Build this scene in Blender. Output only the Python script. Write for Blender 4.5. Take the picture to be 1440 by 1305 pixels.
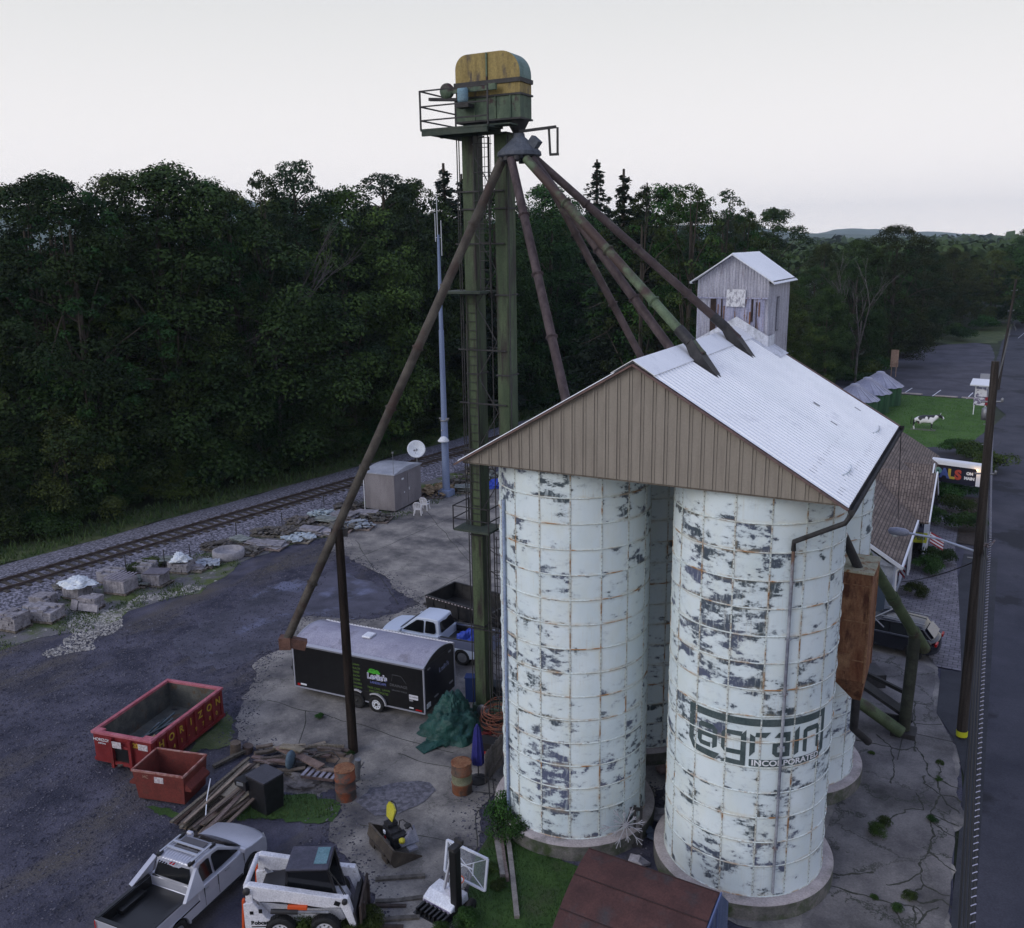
import bpy, bmesh, math, random
import numpy as np
from mathutils import Vector, Matrix, noise
D = bpy.data; SC = bpy.context.scene; C = SC.collection
for o in list(D.objects): D.objects.remove(o)
R = math.radians; PI = math.pi
random.seed(7); rng = np.random.default_rng(7)
# ---------------- camera (drone, 19 m up) ----------------
CX, CY, FP, CH = 720., 652.5, 1283.2, 19.0
yaw, pitch, roll = R(28.401), R(13.598), R(-.835)
F_ = Vector((-math.sin(yaw)*math.cos(pitch), math.cos(yaw)*math.cos(pitch), -math.sin(pitch)))
r0 = Vector((math.cos(yaw), math.sin(yaw), 0)); u0 = r0.cross(F_)
R_ = math.cos(roll)*r0 + math.sin(roll)*u0; U_ = -math.sin(roll)*r0 + math.cos(roll)*u0
cam = D.cameras.new('camera'); co = D.objects.new('camera', cam); C.objects.link(co)
m = Matrix((R_, U_, -F_)).transposed().to_4x4(); m.translation = (0, 0, CH); co.matrix_world = m
cam.sensor_fit = 'HORIZONTAL'; cam.sensor_width = 36; cam.lens = 36*FP/1440
cam.clip_start = .1; cam.clip_end = 20000
SC.camera = co
SC.render.resolution_x = 1024; SC.render.resolution_y = 928
O_ = Vector((0, 0, CH))
def ray(x, y): return F_ + (x-CX)/FP*R_ - (y-CY)/FP*U_
def at(x, y, z=0.):                       # point of the plane z seen at photo pixel x, y
    d = ray(x, y); return O_ + d*((z-CH)/d.z)
def atD(x, y, P):                         # point above P (same horizontal distance)
    d = ray(x, y); return O_ + d*(math.hypot(P[0], P[1])/math.hypot(d.x, d.y))
def px(P):
    v = Vector(P)-O_; z = v.dot(F_); return CX+FP*v.dot(R_)/z, CY-FP*v.dot(U_)/z
# ---------------- world, sun, exposure ----------------
W = D.worlds.new('World'); SC.world = W; W.use_nodes = True
nt = W.node_tree; nt.nodes.clear()
def nn(t, ty, **k):
    n = t.nodes.new(ty)
    for a, b in k.items(): setattr(n, a, b)
    return n
SUN_EL, SUN_ROT = R(27), R(208)
sky = nn(nt, 'ShaderNodeTexSky', sky_type='NISHITA', sun_disc=False, sun_elevation=SUN_EL, sun_rotation=SUN_ROT, dust_density=3.)
bg1 = nn(nt, 'ShaderNodeBackground'); bg1.inputs[1].default_value = .05
nt.links.new(sky.outputs[0], bg1.inputs[0])
tc = nn(nt, 'ShaderNodeTexCoord'); sx = nn(nt, 'ShaderNodeSeparateXYZ'); nt.links.new(tc.outputs['Generated'], sx.inputs[0])
rp = nn(nt, 'ShaderNodeValToRGB'); nt.links.new(sx.outputs[2], rp.inputs[0])
e = rp.color_ramp.elements
e[0].position = 0.; e[0].color = (1.16, 1.08, 1.05, 1); e[1].position = 1.; e[1].color = (.36, .43, .70, 1)
q = e.new(.05); q.color = (.97, .92, .915, 1)
q = e.new(.22); q.color = (.735, .73, .725, 1)
q = e.new(.42); q.color = (.48, .53, .72, 1)
bg2 = nn(nt, 'ShaderNodeBackground'); bg2.inputs[1].default_value = 1.0
nt.links.new(rp.outputs[0], bg2.inputs[0])
mx = nn(nt, 'ShaderNodeMixShader'); mx.inputs[0].default_value = .93
nt.links.new(bg1.outputs[0], mx.inputs[1]); nt.links.new(bg2.outputs[0], mx.inputs[2])
wo = nn(nt, 'ShaderNodeOutputWorld'); nt.links.new(mx.outputs[0], wo.inputs[0])
sl = D.lights.new('sun', 'SUN'); sl.energy = 1.15; sl.angle = R(40); sl.color = (1., .97, .93)
so = D.objects.new('sun', sl); C.objects.link(so); so.location = (-20, -20, 60)
sd = Vector((-.42, -.78, .46)).normalized()           # towards the brighter sky behind the camera
so.rotation_euler = sd.to_track_quat('Z', 'Y').to_euler()
SC.view_settings.view_transform = 'Standard'; SC.view_settings.look = 'None'
SC.view_settings.exposure = 0.27; SC.view_settings.gamma = 1.0
# ---------------- materials ----------------
MATS = {}
def mat(name, c1, c2=None, sc=4., rough=.8, metal=0., bump=0., bsc=None, st=(1, 1, 1), lo=.38, hi=.62, det=6.,
        c3=None, sc3=1.5, lo3=.55, hi3=.65, st3=(1, 1, 1), dist=.01, rnd=0., spec=.3, coord='Object', fine=.22):
    if name in MATS: return MATS[name]
    m = D.materials.new(name); m.use_nodes = True; t = m.node_tree; L = t.links.new
    b = t.nodes['Principled BSDF']; b.inputs['Roughness'].default_value = rough; b.inputs['Metallic'].default_value = metal
    b.inputs['Specular IOR Level'].default_value = spec
    MATS[name] = m
    if c2 is None and not bump and c3 is None:
        b.inputs['Base Color'].default_value = (*c1, 1); return m
    c2 = c2 or c1
    tc = nn(t, 'ShaderNodeTexCoord')
    def noi(s, stt, d):
        mp = nn(t, 'ShaderNodeMapping'); mp.inputs['Scale'].default_value = stt; L(tc.outputs[coord], mp.inputs[0])
        n = nn(t, 'ShaderNodeTexNoise'); n.inputs['Scale'].default_value = s; n.inputs['Detail'].default_value = d; n.inputs['Roughness'].default_value = .62
        L(mp.outputs[0], n.inputs[0]); return n
    def mask(n, a, bb):
        r = nn(t, 'ShaderNodeMapRange'); r.inputs[1].default_value = a; r.inputs[2].default_value = bb; L(n.outputs[0], r.inputs[0]); return r
    mixes = nn(t, 'ShaderNodeMix', data_type='RGBA'); mixes.inputs[6].default_value = (*c1, 1); mixes.inputs[7].default_value = (*c2, 1)
    L(mask(noi(sc, st, det), lo, hi).outputs[0], mixes.inputs[0]); out = mixes.outputs[2]
    if c3:
        m3 = nn(t, 'ShaderNodeMix', data_type='RGBA'); L(out, m3.inputs[6]); m3.inputs[7].default_value = (*c3, 1)
        L(mask(noi(sc3, st3, 8.), lo3, hi3).outputs[0], m3.inputs[0]); out = m3.outputs[2]
    if fine:
        fn = noi(max(18., sc*7), (1, 1, 1), 5.); fr_ = mask(fn, .3, .7); fr_.inputs[3].default_value = 1-fine; fr_.inputs[4].default_value = 1+fine
        hv = nn(t, 'ShaderNodeHueSaturation'); L(out, hv.inputs['Color']); L(fr_.outputs[0], hv.inputs['Value']); out = hv.outputs[0]
    if rnd:
        oi = nn(t, 'ShaderNodeObjectInfo'); hs = nn(t, 'ShaderNodeHueSaturation'); L(out, hs.inputs['Color'])
        r1 = nn(t, 'ShaderNodeMapRange'); r1.inputs[3].default_value = 1-rnd; r1.inputs[4].default_value = 1+rnd
        L(oi.outputs['Random'], r1.inputs[0]); L(r1.outputs[0], hs.inputs['Value'])
        ml = nn(t, 'ShaderNodeMath', operation='MULTIPLY'); ml.inputs[1].default_value = 7.31; L(oi.outputs['Random'], ml.inputs[0])
        fr = nn(t, 'ShaderNodeMath', operation='FRACT'); L(ml.outputs[0], fr.inputs[0])
        r2 = nn(t, 'ShaderNodeMapRange'); r2.inputs[3].default_value = .5-.045*rnd/.3; r2.inputs[4].default_value = .5+.03*rnd/.3
        L(fr.outputs[0], r2.inputs[0]); L(r2.outputs[0], hs.inputs['Hue']); out = hs.outputs[0]
    L(out, b.inputs['Base Color'])
    if bump:
        bp = nn(t, 'ShaderNodeBump'); bp.inputs['Strength'].default_value = bump; bp.inputs['Distance'].default_value = dist
        L(noi(bsc or sc*3, st, 4.).outputs[0], bp.inputs['Height']); L(bp.outputs[0], b.inputs['Normal'])
    return m
def emis(name, c, s):
    m = D.materials.new(name); m.use_nodes = True; b = m.node_tree.nodes['Principled BSDF']
    b.inputs['Base Color'].default_value = (*c, 1); b.inputs['Emission Color'].default_value = (*c, 1); b.inputs['Emission Strength'].default_value = s
    MATS[name] = m; return m
# ---------------- mesh builder ----------------
class MB:
    def __init__(s): s.v = []; s.f = []; s.m = []; s.sm = []; s.T = None; s.uv = None
    def add(s, vs, fs, mi=0, sm=False):
        b = len(s.v)
        if s.T is not None: vs = [s.T @ Vector(p) for p in vs]
        s.v += [tuple(p) for p in vs]
        for f in fs: s.f.append(tuple(b+i for i in f)); s.m.append(mi); s.sm.append(sm)
        return s
    def box(s, c, d, rz=0., mi=0, rx=0., ry=0.):
        x, y, z = d[0]/2, d[1]/2, d[2]/2
        vs = [Vector(p) for p in ((-x,-y,-z),(x,-y,-z),(x,y,-z),(-x,y,-z),(-x,-y,z),(x,-y,z),(x,y,z),(-x,y,z))]
        M_ = Matrix.Rotation(rz, 3, 'Z') @ Matrix.Rotation(ry, 3, 'Y') @ Matrix.Rotation(rx, 3, 'X')
        c = Vector(c)
        return s.add([M_ @ p + c for p in vs], [(0,3,2,1),(4,5,6,7),(0,1,5,4),(1,2,6,5),(2,3,7,6),(3,0,4,7)], mi)
    def bar(s, a, b, w, h=None, mi=0, up=(0, 0, 1)):
        a, b = Vector(a), Vector(b); d = b-a; L = d.length
        if L < 1e-6: return s
        d /= L; h = h or w; up = Vector(up)
        if abs(d.dot(up)) > .99: up = Vector((1, 0, 0))
        x = d.cross(up).normalized()*w/2; y = x.cross(d).normalized()*h/2
        vs = [a-x-y, a+x-y, a+x+y, a-x+y, b-x-y, b+x-y, b+x+y, b-x+y]
        return s.add(vs, [(0,1,2,3),(4,7,6,5),(0,4,5,1),(1,5,6,2),(2,6,7,3),(3,7,4,0)], mi)
    def tube(s, pts, r, n=8, mi=0, cap=True, r2=None):
        pts = [Vector(p) for p in pts]; k = len(pts); b = []; f = []
        prev = None
        for i, p in enumerate(pts):
            t = (pts[min(i+1, k-1)]-pts[max(i-1, 0)])
            t = t.normalized() if t.length > 1e-9 else Vector((0, 0, 1))
            if prev is None:
                a = Vector((0, 0, 1)) if abs(t.z) < .9 else Vector((1, 0, 0)); u = t.cross(a).normalized()
            else: u = (prev - t*prev.dot(t)).normalized()
            prev = u; w = t.cross(u)
            rr = r if r2 is None else r+(r2-r)*i/(k-1)
            for j in range(n):
                an = 2*PI*j/n; b.append(p+u*math.cos(an)*rr+w*math.sin(an)*rr)
        for i in range(k-1):
            for j in range(n):
                f.append((i*n+j, i*n+(j+1) % n, (i+1)*n+(j+1) % n, (i+1)*n+j))
        s.add(b, f, mi, True)
        if cap:
            s.add(b[:n], [tuple(reversed(range(n)))], mi); s.add(b[-n:], [tuple(range(n))], mi)
        return s
    def lathe(s, prof, c=(0, 0, 0), n=24, mi=0, axis='z', sm=True):
        c = Vector(c); b = []; f = []
        for (r, z) in prof:
            for j in range(n):
                a = 2*PI*j/n; x, y = r*math.cos(a), r*math.sin(a)
                p = Vector((x, y, z)) if axis == 'z' else (Vector((x, z, y)) if axis == 'y' else Vector((z, x, y)))
                b.append(c+p)
        for i in range(len(prof)-1):
            for j in range(n):
                q = (i*n+j, i*n+(j+1) % n, (i+1)*n+(j+1) % n, (i+1)*n+j)
                f.append(q if axis != 'y' else q[::-1])
        s.add(b, f, mi, sm)
        for k, pr in ((0, prof[0]), (len(prof)-1, prof[-1])):
            if pr[0] > 1e-5: s.add(b[k*n:(k+1)*n], [tuple(range(n))], mi)
        return s
    def prism(s, poly, z0, z1, mi=0):
        n = len(poly); vs = [(x, y, z0) for x, y in poly]+[(x, y, z1) for x, y in poly]
        return s.add(vs, [tuple(reversed(range(n))), tuple(range(n, 2*n))]+[(i, (i+1) % n, n+(i+1) % n, n+i) for i in range(n)], mi)
    def prismY(s, poly, y0, y1, mi=0):      # poly in xz
        n = len(poly); vs = [(x, y0, z) for x, z in poly]+[(x, y1, z) for x, z in poly]
        return s.add(vs, [tuple(range(n)), tuple(reversed(range(n, 2*n)))]+[(i, n+i, n+(i+1) % n, (i+1) % n) for i in range(n)], mi)
    def prismX(s, poly, x0, x1, mi=0):      # poly in yz
        n = len(poly); vs = [(x0, y, z) for y, z in poly]+[(x1, y, z) for y, z in poly]
        return s.add(vs, [tuple(reversed(range(n))), tuple(range(n, 2*n))]+[(i, (i+1) % n, n+(i+1) % n, n+i) for i in range(n)], mi)
    def quad(s, a, b, c, d, mi=0): return s.add([a, b, c, d], [(0, 1, 2, 3)], mi)
    def slab(s, pts, th, mi=0):             # planar polygon with thickness th along its normal
        pts = [Vector(p) for p in pts]; nrm = Vector((0, 0, 0))
        for i in range(len(pts)):
            a, b = pts[i], pts[(i+1) % len(pts)]; nrm += a.cross(b)
        nrm = nrm.normalized()*th; n = len(pts)
        return s.add([p for p in pts]+[p-nrm for p in pts], [tuple(range(n)), tuple(reversed(range(n, 2*n)))]+[(i, n+i, n+(i+1) % n, (i+1) % n) for i in range(n)], mi)
    def build(s, name, mats, parent=None, bevel=0., kind=None, seg=2):
        me = D.meshes.new(name); me.from_pydata(s.v, [], s.f)
        if not isinstance(mats, (list, tuple)): mats = [mats]
        for x in mats: me.materials.append(x)
        me.polygons.foreach_set('material_index', s.m); me.polygons.foreach_set('use_smooth', s.sm)
        if s.uv is not None:
            ul = me.uv_layers.new(name='UVMap')
            idx = np.zeros(len(me.loops), dtype=np.int32); me.loops.foreach_get('vertex_index', idx)
            ul.data.foreach_set('uv', np.asarray(s.uv, dtype=np.float32)[idx].ravel())
        me.update()
        o = D.objects.new(name, me); C.objects.link(o)
        if parent is not None: o.parent = parent
        if bevel:
            bv = o.modifiers.new('bevel', 'BEVEL'); bv.width = bevel; bv.segments = seg; bv.limit_method = 'ANGLE'; bv.angle_limit = R(35)
            bv.harden_normals = False
        if kind: o['kind'] = kind
        return o
def tag(o, label, cat, group=None):
    o['label'] = label; o['category'] = cat
    if group: o['group'] = group
    return o
def thing(name, label, cat, loc=(0, 0, 0), rz=0., group=None):
    o = D.objects.new(name, None); C.objects.link(o); o.location = loc; o.rotation_euler = (0, 0, rz); o.empty_display_size = .3
    return tag(o, label, cat, group)
def clone(root, loc=None, rz=None, sc=None, label=None, group=None):
    def rec(o, par):
        c = o.copy(); C.objects.link(c)
        if par is not None: c.parent = par
        for ch in o.children: rec(ch, c)
        return c
    r = rec(root, None)
    if loc is not None: r.location = loc
    if rz is not None: r.rotation_euler = (0, 0, rz)
    if sc is not None: r.scale = sc if hasattr(sc, '__len__') else (sc, sc, sc)
    if label: r['label'] = label
    if group: r['group'] = group
    return r
def lettering(txt, size, m, parent, M4, name='lettering', ext=.004, bold=0., squeeze=1.):
    cu = D.curves.new('t', 'FONT'); cu.body = txt; cu.size = size; cu.extrude = ext; cu.align_x = 'CENTER'; cu.align_y = 'CENTER'; cu.offset = bold
    o = D.objects.new('t', cu); me = D.meshes.new_from_object(o); D.objects.remove(o); D.curves.remove(cu)
    me.name = name; me.materials.clear(); me.materials.append(m)
    me.transform(M4 @ Matrix.Diagonal((squeeze, 1, 1, 1)))
    o = D.objects.new(name, me); C.objects.link(o); o.parent = parent
    return o
def frame4(o, x, y):                        # matrix: text plane at o with x right, y up
    x = Vector(x).normalized(); y = Vector(y); y = (y-x*y.dot(x)).normalized(); z = x.cross(y)
    m = Matrix((x, y, z)).transposed().to_4x4(); m.translation = Vector(o); return m
def jag(poly, step=1.2, amp=.35, seed=0):   # subdivide a ground outline and roughen it
    out = []; n = len(poly)
    for i in range(n):
        a, b = Vector(poly[i][:2]), Vector(poly[(i+1) % n][:2]); L = (b-a).length; k = max(1, int(L/step))
        nr = Vector((-(b-a).y, (b-a).x)); nr = nr.normalized() if nr.length else nr
        for j in range(k):
            p = a.lerp(b, j/k); w = noise.noise(Vector((p.x*.5, p.y*.5, seed)))*amp*2+noise.noise(Vector((p.x*2, p.y*2, seed+5)))*amp+noise.noise(Vector((p.x*5.3, p.y*5.3, seed+9)))*amp*.6
            out.append(tuple(p+nr*w))
    return out
def sheet(name, poly, z, m, kind='structure', label=None):
    bm = bmesh.new(); vs = [bm.verts.new((x, y, z)) for x, y in poly]; f = bm.faces.new(vs)
    f.normal_update()
    if f.normal.z < 0: f.normal_flip()
    bmesh.ops.triangulate(bm, faces=bm.faces[:])
    me = D.meshes.new(name); bm.to_mesh(me); bm.free(); me.materials.append(m)
    o = D.objects.new(name, me); C.objects.link(o); o['kind'] = kind
    return o
# ---------------- shared materials ----------------
gravel = mat('yard_gravel', (.026, .027, .045), (.088, .085, .118), sc=.55, lo=.36, hi=.66, det=15., bump=1., bsc=11., dist=.05, c3=(.085, .075, .068), sc3=.30, lo3=.50, hi3=.66, st3=(1.1, .35, 1), fine=.3)
terrain = mat('forest_floor', (.012, .018, .008), (.03, .042, .016), sc=.2, det=10., bump=.5, bsc=3., dist=.1)
grass_m = mat('grass', (.022, .055, .012), (.05, .10, .022), sc=.8, lo=.3, hi=.7, c3=(.05, .06, .03), sc3=.5, lo3=.55, hi3=.7, det=8., bump=.6, bsc=12., dist=.04)
verge_m = mat('verge_grass', (.04, .065, .02), (.09, .105, .045), sc=.6, det=10., bump=.7, bsc=8., dist=.06)
ballast_m = mat('ballast_stone', (.06, .06, .075), (.30, .29, .35), sc=6., lo=.42, hi=.64, det=3., bump=1., bsc=7., dist=.1)
asphalt_m = mat('asphalt', (.026, .028, .042), (.060, .060, .078), sc=.35, lo=.3, hi=.7, c3=(.018, .019, .026), sc3=.12, lo3=.56, hi3=.6, det=12., bump=.4, bsc=40., dist=.01, rough=.85)
asphalt_lot = mat('lot_asphalt', (.04, .04, .055), (.08, .077, .10), sc=.3, det=12., bump=.4, bsc=20., dist=.01)
fresh_asphalt = mat('patch_asphalt', (.024, .026, .034), (.036, .038, .047), sc=.8, det=10., bump=.3, bsc=40.)
def concrete_mat(name, c1, c2, crack=.5, stain=(.07, .068, .07), csc=.33, cw=.035):
    m = mat(name, c1, c2, sc=.62, lo=.32, hi=.66, det=15., rough=.85, bump=.4, bsc=14., dist=.015, c3=stain, sc3=.3, lo3=.48, hi3=.68)
    t = m.node_tree; L = t.links.new; b = t.nodes['Principled BSDF']; src = b.inputs['Base Color'].links[0].from_socket
    tc = nn(t, 'ShaderNodeTexCoord'); n = nn(t, 'ShaderNodeTexNoise'); n.inputs['Scale'].default_value = .55; n.inputs['Detail'].default_value = 12; n.inputs['Roughness'].default_value = .72
    L(tc.outputs['Object'], n.inputs[0]); vm = nn(t, 'ShaderNodeVectorMath', operation='SCALE'); vm.inputs['Scale'].default_value = 2.4; L(n.outputs['Color'], vm.inputs[0])
    va = nn(t, 'ShaderNodeVectorMath', operation='ADD'); L(tc.outputs['Object'], va.inputs[0]); L(vm.outputs[0], va.inputs[1])
    vo = nn(t, 'ShaderNodeTexVoronoi', feature='DISTANCE_TO_EDGE'); vo.inputs['Scale'].default_value = csc; L(va.outputs[0], vo.inputs['Vector'])
    mr = nn(t, 'ShaderNodeMapRange'); mr.inputs[1].default_value = cw*.35; mr.inputs[2].default_value = cw; mr.inputs[3].default_value = crack; mr.inputs[4].default_value = 0
    L(vo.outputs[0], mr.inputs[0])
    n2 = nn(t, 'ShaderNodeTexNoise'); n2.inputs['Scale'].default_value = .16; L(tc.outputs['Object'], n2.inputs[0])
    m2 = nn(t, 'ShaderNodeMapRange'); m2.inputs[1].default_value = .34; m2.inputs[2].default_value = .5; L(n2.outputs[0], m2.inputs[0])
    mu = nn(t, 'ShaderNodeMath', operation='MULTIPLY'); L(mr.outputs[0], mu.inputs[0]); L(m2.outputs[0], mu.inputs[1])
    mi = nn(t, 'ShaderNodeMix', data_type='RGBA'); L(mu.outputs[0], mi.inputs[0]); L(src, mi.inputs[6]); mi.inputs[7].default_value = (.03, .035, .025, 1)
    L(mi.outputs[2], b.inputs['Base Color']); return m
conc_yard = concrete_mat('yard_concrete', (.10, .095, .098), (.30, .28, .255), stain=(.05, .048, .056), crack=.5, cw=.012)
conc_apron = concrete_mat('apron_concrete', (.09, .085, .09), (.20, .188, .185), crack=.92, stain=(.045, .043, .043), csc=.40, cw=.018)
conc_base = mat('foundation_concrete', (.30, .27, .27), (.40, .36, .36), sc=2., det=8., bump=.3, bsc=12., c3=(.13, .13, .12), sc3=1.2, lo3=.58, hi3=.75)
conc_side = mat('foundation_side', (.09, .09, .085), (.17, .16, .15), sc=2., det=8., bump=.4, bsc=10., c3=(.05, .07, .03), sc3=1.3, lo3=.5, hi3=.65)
paver_m = mat('paver', (.12, .115, .135), (.19, .18, .2), sc=3., det=6.)
def brickify(m, sx_, sy_, c1, c2, mort, ms=.02, rz=0.):
    t = m.node_tree; L = t.links.new; b = t.nodes['Principled BSDF']
    tc = nn(t, 'ShaderNodeTexCoord'); mp = nn(t, 'ShaderNodeMapping'); mp.inputs['Rotation'].default_value = (0, 0, rz); L(tc.outputs['Object'], mp.inputs[0])
    br = nn(t, 'ShaderNodeTexBrick'); br.inputs['Scale'].default_value = 1; br.inputs['Brick Width'].default_value = sx_; br.inputs['Row Height'].default_value = sy_
    br.inputs['Mortar Size'].default_value = ms; br.inputs['Color1'].default_value = (*c1, 1); br.inputs['Color2'].default_value = (*c2, 1); br.inputs['Mortar'].default_value = (*mort, 1)
    L(mp.outputs[0], br.inputs[0]); n = nn(t, 'ShaderNodeTexNoise'); n.inputs['Scale'].default_value = 1.5; n.inputs['Detail'].default_value = 8; L(tc.outputs['Object'], n.inputs[0])
    hs = nn(t, 'ShaderNodeHueSaturation'); mr = nn(t, 'ShaderNodeMapRange'); mr.inputs[1].default_value = .3; mr.inputs[2].default_value = .7; mr.inputs[3].default_value = .7; mr.inputs[4].default_value = 1.3
    L(n.outputs[0], mr.inputs[0]); L(mr.outputs[0], hs.inputs['Value']); L(br.outputs[0], hs.inputs['Color']); L(hs.outputs[0], b.inputs['Base Color'])
brickify(paver_m, .42, .28, (.15, .14, .165), (.20, .19, .21), (.06, .06, .065))
tan_m = mat('tan_siding', (.215, .19, .162), (.25, .222, .19), sc=1.2, det=8., st=(3, 3, .6), rough=.6, fine=.08, c3=(.18, .155, .135), sc3=1.4, lo3=.55, hi3=.75, st3=(2, 2, .4))
roofw_m = mat('white_roof_metal', (.78, .80, .83), (.84, .855, .88), sc=.6, det=8., rough=.5, c3=(.56, .58, .63), sc3=1.3, lo3=.6, hi3=.8, fine=.04)
corr_m = mat('corrugated_grey', (.32, .32, .38), (.46, .46, .53), sc=1.5, det=8., st=(3, 3, .5), rough=.55, metal=.1, c3=(.22, .20, .24), sc3=1.6, lo3=.58, hi3=.7, st3=(3, 3, .5))
corrdoor_m = mat('corrugated_rusty', (.24, .25, .36), (.38, .38, .50), sc=1.8, det=8., st=(6, 6, .5), rough=.6, c3=(.16, .09, .05), sc3=2.2, lo3=.56, hi3=.62, st3=(4, 4, .35))
steel_dark = mat('dark_steel', (.02, .02, .022), (.04, .038, .04), sc=3., rough=.6)
steel_grey = mat('grey_steel', (.16, .165, .18), (.24, .245, .26), sc=2., rough=.45, metal=.5)
galv_m = mat('galvanised_steel', (.22, .235, .29), (.30, .315, .37), sc=1.2, rough=.5, metal=.3, st=(2, 2, .4))
rust_m = mat('rust_sheet', (.13, .045, .022), (.30, .16, .085), sc=1.6, det=10., st=(2, 2, .45), lo=.35, hi=.65, c3=(.09, .035, .02), sc3=1.4, lo3=.5, hi3=.62, st3=(2, 2, .5), rough=.85)
rusttop_m = mat('rust_pale_top', (.34, .33, .24), (.42, .40, .30), sc=2., det=8., c3=(.25, .13, .06), sc3=3., lo3=.52, hi3=.62)
green_m = mat('green_leg_paint', (.040, .060, .032), (.072, .098, .052), sc=1.2, det=8., st=(2, 2, .35), c3=(.028, .022, .022), sc3=1.3, lo3=.48, hi3=.64, st3=(3, 3, .4), rough=.65)
green_dk = mat('green_house_paint', (.055, .085, .06), (.10, .14, .09), sc=1.6, det=9., st=(2, 2, .6), c3=(.04, .02, .025), sc3=1.3, lo3=.53, hi3=.6, rough=.65)
yellow_m = mat('yellow_hood_paint', (.20, .145, .045), (.28, .21, .07), sc=2., det=8., st=(3, 3, .5), c3=(.07, .055, .045), sc3=1.6, lo3=.55, hi3=.68, st3=(2, 2, .7), rough=.6)
hoodend_m = mat('hood_end_paint', (.12, .18, .16), (.20, .28, .26), sc=2., det=8., c3=(.08, .07, .08), sc3=2., lo3=.55, hi3=.7)
spout_rust = mat('spout_rust_paint', (.04, .028, .028), (.075, .055, .055), sc=2., det=9., c3=(.12, .15, .08), sc3=.5, lo3=.58, hi3=.66, rough=.7)
spout_green = mat('spout_green_paint', (.075, .105, .062), (.11, .15, .09), sc=1.5, det=9., c3=(.055, .036, .032), sc3=.55, lo3=.42, hi3=.5, rough=.7)
spout_purple = mat('spout_purple_rust', (.035, .024, .026), (.075, .055, .058), sc=2., det=9., st=(2, 2, .6), rough=.7)
spout_grey = mat('spout_grey_brown', (.035, .029, .025), (.08, .07, .058), sc=1.6, det=9., c3=(.05, .03, .025), sc3=.7, lo3=.5, hi3=.62, rough=.7)
olive_m = mat('olive_pipe_paint', (.05, .07, .035), (.09, .12, .06), sc=1.2, det=9., c3=(.05, .035, .03), sc3=.9, lo3=.52, hi3=.65, rough=.65)
wood_dark = mat('creosote_wood', (.010, .008, .007), (.028, .021, .018), sc=2., det=8., st=(4, 4, .3), rough=.9, spec=.1)
pole_wood = mat('pole_wood', (.018, .014, .012), (.05, .041, .036), sc=2., det=8., st=(6, 6, .3), rough=.9)
wood_grey = mat('weathered_wood', (.11, .095, .08), (.22, .19, .165), sc=3., det=8., rough=.9, rnd=.3, c3=(.06, .05, .04), sc3=2., lo3=.55, hi3=.7)
black_m = mat('black_paint', (.008, .008, .009), rough=.35, spec=.5)
rubber_m = mat('rubber', (.012, .012, .013), (.02, .02, .021), sc=8., rough=.85)
glass_m = mat('dark_glass', (.006, .007, .009), rough=.12, spec=.5)
white_m = mat('white_paint', (.62, .64, .70), (.70, .72, .78), sc=2., rough=.45)
trim_m = mat('white_trim', (.68, .70, .74), rough=.5)
lampglass_m = mat('lamp_glass', (.5, .5, .48), rough=.2)
redlamp_m = mat('red_lamp', (.35, .01, .01), rough=.2)
# ---------------- ground ----------------
def gp(l): return [tuple(at(x, y)[:2]) for x, y in l]
bm_ = MB()
n_ = 60
ext = [-9000+18000*i/n_ for i in range(n_+1)]
for i in range(n_+1):
    for j in range(n_+1): bm_.v.append((ext[i], ext[j]+3000, -.03))
for i in range(n_):
    for j in range(n_):
        a = i*(n_+1)+j; bm_.f.append((a, a+n_+1, a+n_+2, a+1)); bm_.m.append(0); bm_.sm.append(False)
bm_.build('ground', terrain, kind='structure')
RX = lambda Y: -46.9+(Y-44)*.137                   # centre line of the track
yard = [(-62, -20), (RX(-20)+6, -20), (RX(20)+6.5, 20), (RX(40)+6, 40), (RX(60)+5, 60), (RX(78)+5, 78), (-20, 80), (0, 80), (0, -20)]
yard = [(RX(-20)+3, -20), (RX(20)+3, 20), (RX(44)+3, 44), (RX(78)+3, 78), (-14, 80), (0.2, 80), (0.2, -20)]
sheet('gravel_yard', jag(yard, 2., .2), 0., gravel)
vg = [(RX(-20)+3.4, -20), (RX(20)+3.3, 20), (RX(44)+3.3, 44), (RX(64)+3.2, 64), (RX(64)+9, 64), (-36.9, 50.5), (-38.2, 46.2), (-39.4, 43.2), (-40.3, 40.1), (-39.6, 36.6), (-38.6, 34.2), (-40.5, 30.5), (-39.5, 28.), (-41.3, 26.2), (-42., 22.), (-42, -20)]
verge_yard = mat('verge_gravel_grass', (.075, .10, .03), (.13, .125, .13), sc=.45, lo=.44, hi=.56, det=12., bump=.9, bsc=9., dist=.05, c3=(.36, .34, .32), sc3=2.2, lo3=.6, hi3=.66)
sheet('verge', jag(vg, 1., .5, 3), .012, verge_yard)
cy = gp([(700, 686), (600, 700), (520, 737), (462, 748), (470, 775), (520, 800), (556, 826), (600, 850), (520, 872), (430, 868), (396, 905), (372, 925), (352, 965), (338, 1000), (330, 1042), (380, 1062), (440, 1080), (484, 1100), (482, 1130), (466, 1170), (470, 1195), (515, 1232), (524, 1300)])+[(-14, 15), (-12.6, 15)]+gp([(655, 1300), (668, 1200), (673, 1130)])+[(-14.0, 25.5), (-12, 24.), (-9, 28), (-7.8, 24.6), (-6, 22.6), (-3, 22.6), (-3, 15), (.2, 15), (.2, 34), (-.6, 38), (-1.2, 42), (-1.9, 47), (-3, 56), (-10, 60), (-24, 60)]
sheet('concrete_yard', jag(cy, .22, .2, 9), .024, conc_yard)
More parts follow.
